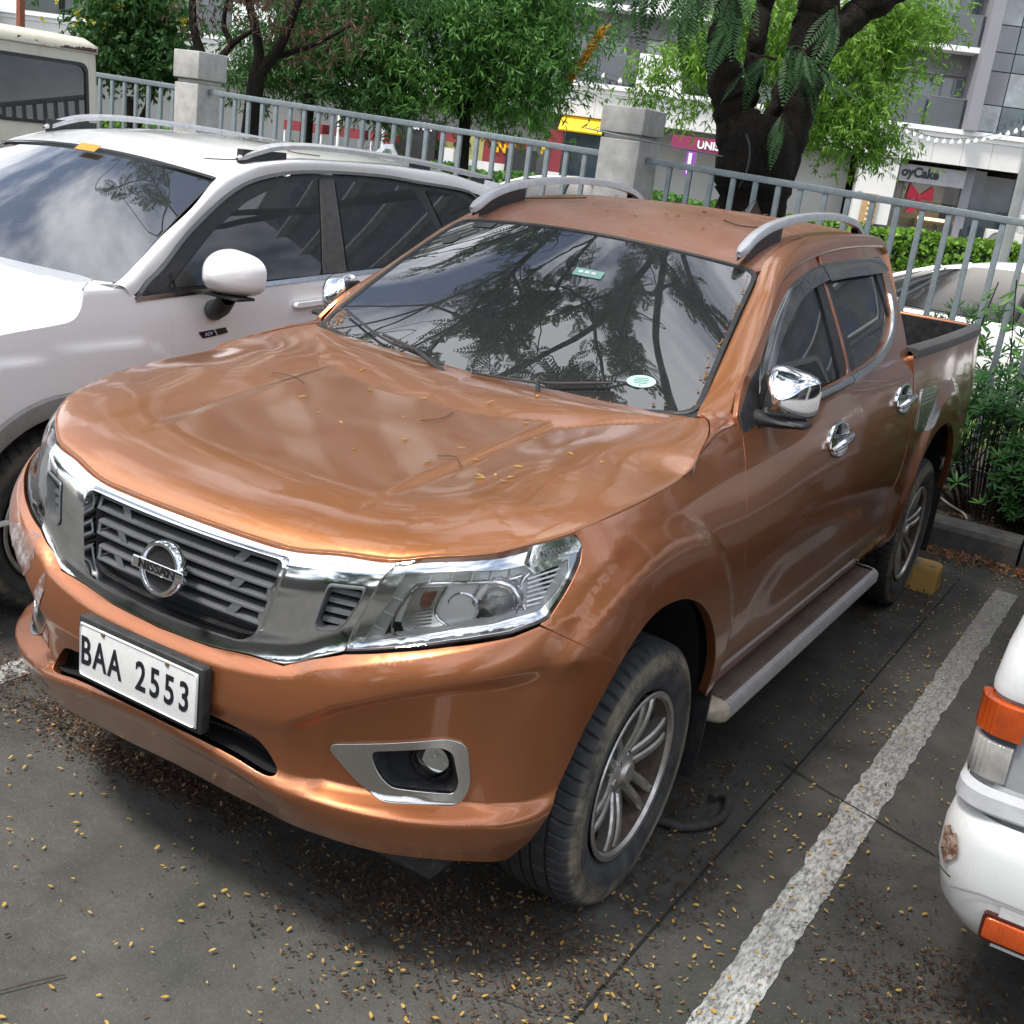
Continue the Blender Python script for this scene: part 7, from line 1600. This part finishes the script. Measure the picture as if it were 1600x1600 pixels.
panel('roof',dens([(-1,0),(1,0),(1,1),(-1,1)],.05),suv_roof,M_white2,SUV,res=.05,step=.04,flange=.02,flip=not bool(snorm(suv_roof,np.array([[.1,.5]]),False)[0][2]>0))
MB().loft(np.array([[(SX+u*.66,3.40+.0*u,1.68),(SX+u*.70,3.75,1.40),(SX+u*.75,3.85,1.0),(SX+u*.75,3.85,.35)] for u in np.linspace(-1,1,9)]).transpose(1,0,2)).build('tailgate',M_white2,SUV,smooth=True)
MB().loft(np.array([[(SX,3.05,1.80),(SX,3.13,1.855),(SX,3.22,1.86),(SX,3.26,1.79)],[(SX+.03,3.05,1.79),(SX+.01,3.14,1.83),(SX+.012,3.22,1.83),(SX+.03,3.27,1.77)]])).build('shark_fin_antenna',M_white2,SUV,smooth=True)
MB().loft(np.array([[(SX,3.05,1.80),(SX,3.13,1.855),(SX,3.22,1.86),(SX,3.26,1.79)],[(SX-.03,3.05,1.79),(SX-.01,3.14,1.83),(SX-.012,3.22,1.83),(SX-.03,3.27,1.77)]])).build('shark_fin_antenna',M_white2,SUV,smooth=True)
b=MB().box2((SX-.80,-.7,.30),(SX+.80,3.7,.45)).box2((SX-.80,.30,.80),(SX+.80,.80,1.12)).build('inner_body',M_black,SUV)
MB().box2((SX-.72,.5,1.0),(SX+.72,.9,1.18)).build('dashboard',M_black,SUV,bevel=.04)
for x in(-.38,.38): MB().box((SX+x,1.65,1.15),(.50,.16,.62),Matrix.Rotation(R(-12),4,'X')).build('seat_back',ms,SUV,bevel=.05)
b=MB()
for P in ([(.9,.33,0),(1.0,.10,0),(1.08,-.08,0)],):pass
for k,(P,lab) in enumerate((([(-2.35,1.75),(-2.15,1.80),(-2.0,1.72),(-1.95,1.86)],'branched brown twig on the white SUV roof, near the middle'),([(-2.02,1.18),(-1.93,1.28),(-1.90,1.42)],'thin brown twig on the white SUV roof edge by the near rail'),([(-2.25,2.3),(-2.05,2.55)],'fine twig further back on the white SUV roof'))):
    P3=[(x,y,float(suv_roof((x-SX)/.66,(y-1.03)/2.39)[0,2])+.008) for x,y in P];tag(MB().tube(cat(P3,6),.0028,5).build('twig',simple_cached('twig_bark',(.06,.045,.03)),None,smooth=True),lab,'twig')
rebase(SUV,(SX,.15,0))
# ================================================================ old white van on the right edge
VAN=thing('old_white_van','old white van nose with orange corner lamp and chipped bumper at the right edge','van')
def ringz(z,x0,x1,y0,y1,r,n=7):
    out=[]
    for cx,cy,a0 in((x0+r,y0+r,180),(x1-r,y0+r,270),(x1-r,y1-r,0),(x0+r,y1-r,90)):
        for k in range(n+1): a=R(a0+90*k/n);out.append((cx+r*math.cos(a),cy+r*math.sin(a),z))
    return out+[out[0]]
def shell(levels,name,mat,par,auto=35,n=8): return MB().loft(np.array([ringz(*l,n=n) for l in levels])).build(name,mat,par,smooth=True,auto=auto)
vx=3.42;ve=4.4
shell([(.42,1.74,vx-.03,.05,ve,.10),(.66,1.70,vx,.0,ve,.11),(.72,1.695,vx,-.005,ve,.11)],'lower_body',M_white_old,VAN)
shell([(.655,1.688,vx+.01,-.030,ve,.08),(.665,1.682,vx+.015,-.040,ve,.08),(.700,1.684,vx+.015,-.036,ve,.08),(.712,1.692,vx,-.012,ve,.08)],'body_moulding',simple('moulding_pale_grey',(.58,.59,.60),.5,0,.05,5,.3),VAN)
M_lp=simple('silver_grey_lamp_panel',(.40,.41,.43),.5,.2,.08,8,.3)
shell([(.712,1.700,vx-.01,.004,ve,.055),(.93,1.708,vx-.02,.018,ve,.055)],'lamp_panel_band',M_lp,VAN)
shell([(.925,1.700,vx,.004,ve,.07),(.945,1.698,vx,.000,ve,.075),(1.02,1.704,vx,.022,ve,.10),(1.12,1.722,vx-.02,.085,ve,.15),(1.22,1.742,vx-.04,.150,ve,.16),(1.235,1.748,vx-.05,.165,ve,.16)],'front_panel',M_white_old,VAN,auto=50)
shell([(1.235,1.752,vx-.055,.175,ve-.02,.12),(1.62,1.79,vx-.10,.42,ve-.04,.12),(1.84,1.825,vx-.13,.58,ve-.06,.14)],'window_band',M_tint,VAN)
for k,y in enumerate((.86,1.72,2.7,3.9)):
    MB().prism([(y,1.235),(y+.09,1.235),(y+.11,1.84),(y+.03,1.84)],0,.012,ax=(1,2)).build('window_pillar',M_white_old,VAN).data.transform(Matrix.Translation((1.745,0,0))@Matrix.Shear('XY',4,(0,0)))
shell([(1.84,1.82,vx-.125,.57,ve-.05,.14),(1.90,1.835,vx-.14,.60,ve-.06,.15),(1.935,1.90,vx-.2,.68,ve-.12,.2),(1.94,2.1,vx-.4,.9,ve-.3,.2)],'roof',M_white_old,VAN,auto=60)
MB().box2((1.95,1.0,1.936),(vx-.25,ve-.2,1.945)).build('roof_centre',M_white_old,VAN)
shell([(.330,1.755,vx-.02,.005,.5,.13),(.345,1.735,vx,-.03,.52,.14),(.40,1.702,vx+.02,-.062,.55,.14),(.50,1.678,vx+.03,-.078,.55,.14),(.58,1.676,vx+.03,-.076,.55,.14),(.625,1.686,vx+.02,-.060,.55,.13),(.642,1.706,vx,-.030,.53,.12)],'bumper',M_white_old,VAN,auto=60)
MB().loft(np.array([[(x,y,z) for x,y in((1.850,-.081),(2.9,-.081))] for z,y in((.37,0),(.475,0))])).build('bumper_recess',simple('recess_white',(.60,.61,.60),.6,0,.05,6,.4),VAN)
q=MB();P=rc([(1.826,.388),(2.05,.388),(2.05,.442),(1.826,.442)],.01)
MB().prism([tuple(p) for p in P],-.070,-.092).build('bumper_indicator',M_amber,VAN,bevel=.003)
MB().prism([tuple(p) for p in rc([(1.819,.381),(2.06,.381),(2.06,.449),(1.819,.449)],.012)],-.070,-.086).build('indicator_rim',simple('dark_red_rim',(.06,.012,.01),.4),VAN)
# corner lamps wrap round the corner: loft along the plan of the corner
def corner(name,z0,z1,zi,a0,a1,xe,mat,off,zt=0.0,par=VAN,cx=1.760,cy=.066,r=.060,auto=50):
    pts=[(cx+(r)*math.cos(R(a)),cy+(r)*math.sin(R(a)),math.cos(R(a)),math.sin(R(a))) for a in np.linspace(a0,a1,9)]
    pts+=[(cx+(xe-cx)*t,cy-r,0,-1) for t in(.25,.5,.75,1.0)]
    rows=[]
    for zz,o in((z0,-.01),(z0,off*.7),(z0+.004,off),(z1-.004,off),(z1,off*.7),(z1,-.01)):
        rows.append([(x+nx*o,y+ny*o+.06*max(0,zz-.71)*.3,zz+zt*(x-1.70)) for x,y,nx,ny in pts])
    o_=MB().loft(np.array(rows))
    return o_.build(name,mat,par,smooth=True,auto=auto)
corner('corner_indicator',.830,.914,0,176,268,1.792,M_amber,.018)
corner('side_lamp',.722,.815,0,176,268,1.782,lens_mat('frosted_lamp',(.44,.425,.39)),.012)
corner('lamp_gap_strip',.816,.829,0,176,268,1.785,simple('slate_blue_strip',(.07,.09,.13),.4),.004)
MB().box2((1.835,-.004,.735),(2.35,.02,.905)).build('headlamp_recess',simple('navy_grille',(.02,.025,.05),.3),VAN,bevel=.02)
# chipped patch with bare filler and rust
ch=NT('chipped_filler');kk_=ch.ramp(ch.noise(38,6,.8),.42,.58);cc_=ch.mix(kk_,(.16,.07,.04),(.50,.40,.30));M_chip=ch.fin(ch.bsdf(cc_,.9,nrm=ch.bump(ch.noise(60,5),1.0,.006)))
chp=rc([(-.034,.036),(-.012,.050),(.0,.036),(.018,.048),(.038,.006),(.022,-.020),(-.004,-.046),(-.028,-.020)],.004,2)
ang=R(222);cn=Vector((math.cos(ang),math.sin(ang),.05)).normalized()
fm=frame((1.815+.139*math.cos(ang)+.0,.064+.142*math.sin(ang),.545),Vector((-math.sin(ang),math.cos(ang),0)),(0,0,1))
if (fm.to_3x3()@Vector((0,0,1))).dot(cn)<0: fm=frame((1.815+.139*math.cos(ang),.064+.142*math.sin(ang),.545),Vector((math.sin(ang),-math.cos(ang),0)),(0,0,1))
V=[(x,y,.0035+.003*RNG.random()) for x,y in chp]+[(0.0,0,.010)];mesh_np('chipped_patch',V,[(i,(i+1)%len(chp),len(chp)) for i in range(len(chp))],M_chip,VAN,smooth=False).data.transform(fm)
MB().tube(cat([(-.045,-.035,.003),(-.03,-.055,.004),(.0,-.064,.003),(.03,-.062,.003)],4),.0022,4).build('scuff_mark',M_blackpl,VAN).data.transform(fm)
rd2=MB().lathe([(.004,.0001),(.003,.006),(0,.008)],10,'z').build('rust_spot',simple('rust_spot_brown',(.08,.03,.02),.9),VAN);rd2.data.transform(frame((1.765,.050,1.00),(1,-.6,0),(0,.35,1)))
for x,y in((1.80,1.05),(3.28,1.05),(1.80,3.6),(3.28,3.6)):
    make_wheel(VAN,(x,y,.31),1 if x>2.5 else -1,Rt=.315,Wt=.185,Rr=.19,spokes=5,lugs=36)
MB().lathe([(-.3,.0001),(-.3,.10),(.3,.10),(.3,.0001)],20,'x',(2.25,.35,.16)).build('silencer',M_blackpl,VAN,smooth=True,auto=40)
MB().box2((1.80,.2,.22),(vx-.1,ve-.1,.34)).build('chassis',M_black,VAN)
mesh_np('bumper_crease',[(1.735,-.068,.47),(1.80,-.0795,.486),(2.6,-.0795,.486),(2.6,-.0795,.480),(1.80,-.0795,.480),(1.737,-.067,.464)],[(0,1,4,5),(1,2,3,4)],simple('grime_line',(.30,.30,.29),.7),VAN,smooth=False)
rebase(VAN,(2.55,.5,0))
# ================================================================ cream van behind the SUV
CV=thing('cream_van','old cream van with rust along its roof gutter, at the upper left','van')
def cream():
    t=NT('cream_paint_rusty');sp=t.n('SeparateXYZ');t.l(t.tc.outputs['Object'],sp.inputs[0])
    z=sp.outputs['Z'];band=t.math('MULTIPLY',t.ramp(z,.2235,.2245),1.0)
    zz=t.math('MULTIPLY',t.math('GREATER_THAN',z,2.225),t.math('LESS_THAN',z,2.268))
    n_=t.noise(3.6,6,.65,stretch=(1,1,2.2));r=t.math('MULTIPLY',t.ramp(n_,.56,.575),zz)
    st=t.math('MULTIPLY',t.ramp(t.noise(5,8,.7,stretch=(1,1,.25)),.50,.75),.35)
    c=t.mix(st,(.60,.57,.47),(.38,.29,.18));c=t.mix(r,c,(.06,.022,.012));return t.fin(t.bsdf(c,.5,coat=.2))
M_cream2=cream()
cx0,cx1,cy0,cy1=-8.25,-6.60,.25,4.50
shell([(.35,cx0,cx1,cy0,cy1,.12),(1.45,cx0,cx1,cy0,cy1,.12),(1.60,cx0+.02,cx1-.02,cy0+.02,cy1,.12),(2.215,cx0+.05,cx1-.06,cy0+.3,cy1-.02,.10)],'body',M_cream2,CV,auto=50)
shell([(2.213,cx0+.045,cx1-.055,cy0+.3,cy1-.015,.10),(2.222,cx0+.02,cx1-.035,cy0+.28,cy1,.12),(2.275,cx0+.025,cx1-.04,cy0+.29,cy1-.005,.12),(2.33,cx0+.10,cx1-.11,cy0+.4,cy1-.07,.15),(2.345,cx0+.4,cx1-.4,cy0+.7,cy1-.4,.2),(2.348,cx0+.75,cx1-.75,cy0+2,cy1-1.5,.05)],'roof',M_cream2,CV,auto=60)
wx=lambda z:cx1-.02-.04*(z-1.6)/.615
def vwin(y0,y1,z0,z1):
    P=rc([(y0,z0),(y1,z0),(y1,z1),(y0,z1)],.085,5);Pi=np.array([(y0+y1)/2,(z0+z1)/2])+(P-[(y0+y1)/2,(z0+z1)/2])*[.93,.90]
    rows=[[(wx(z)+o,y,z) for y,z in np.vstack([q,q[:1]])] for q,o in((P,-.01),(P,.012),(Pi,.014),(Pi,-.01))]
    w=MB().loft(np.array(rows)).build('window_rubber',M_blackpl,CV)
    mesh_np('window_glass',[(wx(z)+.002,y,z) for y,z in Pi],[tuple(range(len(Pi)))],M_tint,w,smooth=False)
vwin(3.43,4.34,1.62,2.135);vwin(2.35,3.33,1.62,2.135);vwin(1.3,2.25,1.62,2.135)
for y in(1.0,3.6):
    for x,s_ in((cx0+.12,-1),(cx1-.12,1)): make_wheel(CV,(x,y,.31),s_,Rt=.315,Wt=.19,Rr=.19,spokes=5,lugs=30)
MB().box2((cx0+.2,cy0+.2,.9),(cx1-.2,cy1-.3,1.5)).build('seats',ms,CV)
rebase(CV,(-7.4,2.4,0))
# ================================================================ cars beyond the fence
def sedan(label,loc,rz,paintm,L_=4.5,scale=1.0):
    t=thing('parked_car',label,'car',loc,rz,group='cars parked beyond the fence')
    st_=[(-2.25,.66,.70),(-2.15,.76,.74),(-1.8,.84,.86),(-1.2,.88,.94),(-.9,.89,.97),(0,.90,.985),(1.0,.90,1.00),(1.5,.88,1.02),(2.0,.84,1.0),(2.18,.76,.93),(2.25,.68,.80)]
    rows=[]
    for x,w,z in st_:
        rows.append([(x,sy_*w*k,zz) for sy_,k,zz in((-1,.90,.22),(-1,.98,.35),(-1,1.0,.60),(-1,.97,z-.10),(-1,.90,z-.02),(-1,.6,z+.01),(0,0,z+.025),(1,.6,z+.01),(1,.90,z-.02),(1,.97,z-.10),(1,1.0,.60),(1,.98,.35),(1,.90,.22))])
    m=MB().loft(np.array(rows));m.add(rows[0],[tuple(range(13))[::-1]]);m.add(rows[-1],[tuple(range(13))]);m.build('body',paintm,t,smooth=True,auto=45)
    bz=[(-1.15,.74,.98),(-.35,.62,1.36),(.15,.60,1.42),(.75,.60,1.40),(1.25,.62,1.30),(1.85,.70,1.03)]
    rw=[]
    for f in(0,1):pass
    up_=[(-.45,.60,1.335),(-.15,.61,1.39),(.25,.61,1.415),(.75,.60,1.40),(1.15,.59,1.345)];dn_=[(-1.25,.80,.94),(-.6,.83,.965),(.25,.84,.975),(1.2,.83,.99),(1.90,.76,.99)]
    ring=[];lo=[(x,-w,z) for x,w,z in dn_]+[(x,w,z) for x,w,z in dn_[::-1]];hi=[(x,-w,z) for x,w,z in up_]+[(x,w,z) for x,w,z in up_[::-1]]
    lo=cat(lo,4,True);hi=cat(hi,4,True);MB().loft(np.array([np.vstack([lo,lo[:1]]),np.vstack([(lo+hi)/2+[0,0,.03],((lo+hi)/2+[0,0,.03])[:1]]),np.vstack([hi,hi[:1]])])).build('windows',M_tint,t,smooth=True)
    h2=hi*[.99,1.01,1]+[0,0,-.02];c2=hi.mean(0);MB().loft(np.array([np.vstack([q,q[:1]]) for q in(h2,hi+[0,0,.012],c2+(hi-c2)*[.9,.85,1]+[0,0,.035],c2+(hi-c2)*[.5,.4,1]+[0,0,.05],c2+(hi-c2)*.01+[0,0,.052])])).build('roof',paintm,t,smooth=True,auto=60)
    for s_ in(-1,1):
        for (xa,za,wa),(xb,zb,wb) in(((-1.25,.95,.80),(-.42,1.345,.60)),((.35,.98,.845),(.42,1.41,.615)),((1.55,.99,.81),(1.10,1.35,.60))):
            MB().tube(cat([(xa,s_*wa,za),((xa+xb)/2,s_*(wa+wb)/2*1.012,(za+zb)/2+.035),(xb,s_*wb,zb)],5),.030,6).build('pillar',paintm if xa!=.35 else M_blackpl,t,smooth=True)
        for x in(-1.40,1.35):
            w=bpy.data.objects.new('wheel',None);link(w,t);w.location=(x,s_*.80,.31);MB().lathe([(-.09,.20),(-.1,.31),(.1,.31),(.1,.2)],28,'y').build('tyre',M_rubber,w,smooth=True,auto=40);MB().lathe([(s_*.085,.0001),(s_*.08,.2)],20,'y').build('rim',M_alloy,w)
        MB().box((-.72,s_*.93,.98),(.10,.14,.10)).build('mirror',paintm,t,bevel=.02)
    MB().box((-2.20,0,.62),(.06,1.2,.14)).build('grille',M_blackpl,t,bevel=.02)
    return t
sedan('white sedan parked beyond the fence at the right, behind the weeds',(.05,9.45,.02),R(-2),M_white)
c2=sedan('white sedan seen under the far roof rail of the pickup',(-9.8,18.2,0),R(12),M_white)
sedan('slate blue sedan far behind the white one, at the right edge',(1.6,24.0,0),R(20),simple('slate_blue_paint',(.10,.11,.17),.3,.3,.05,3,coat=1.))
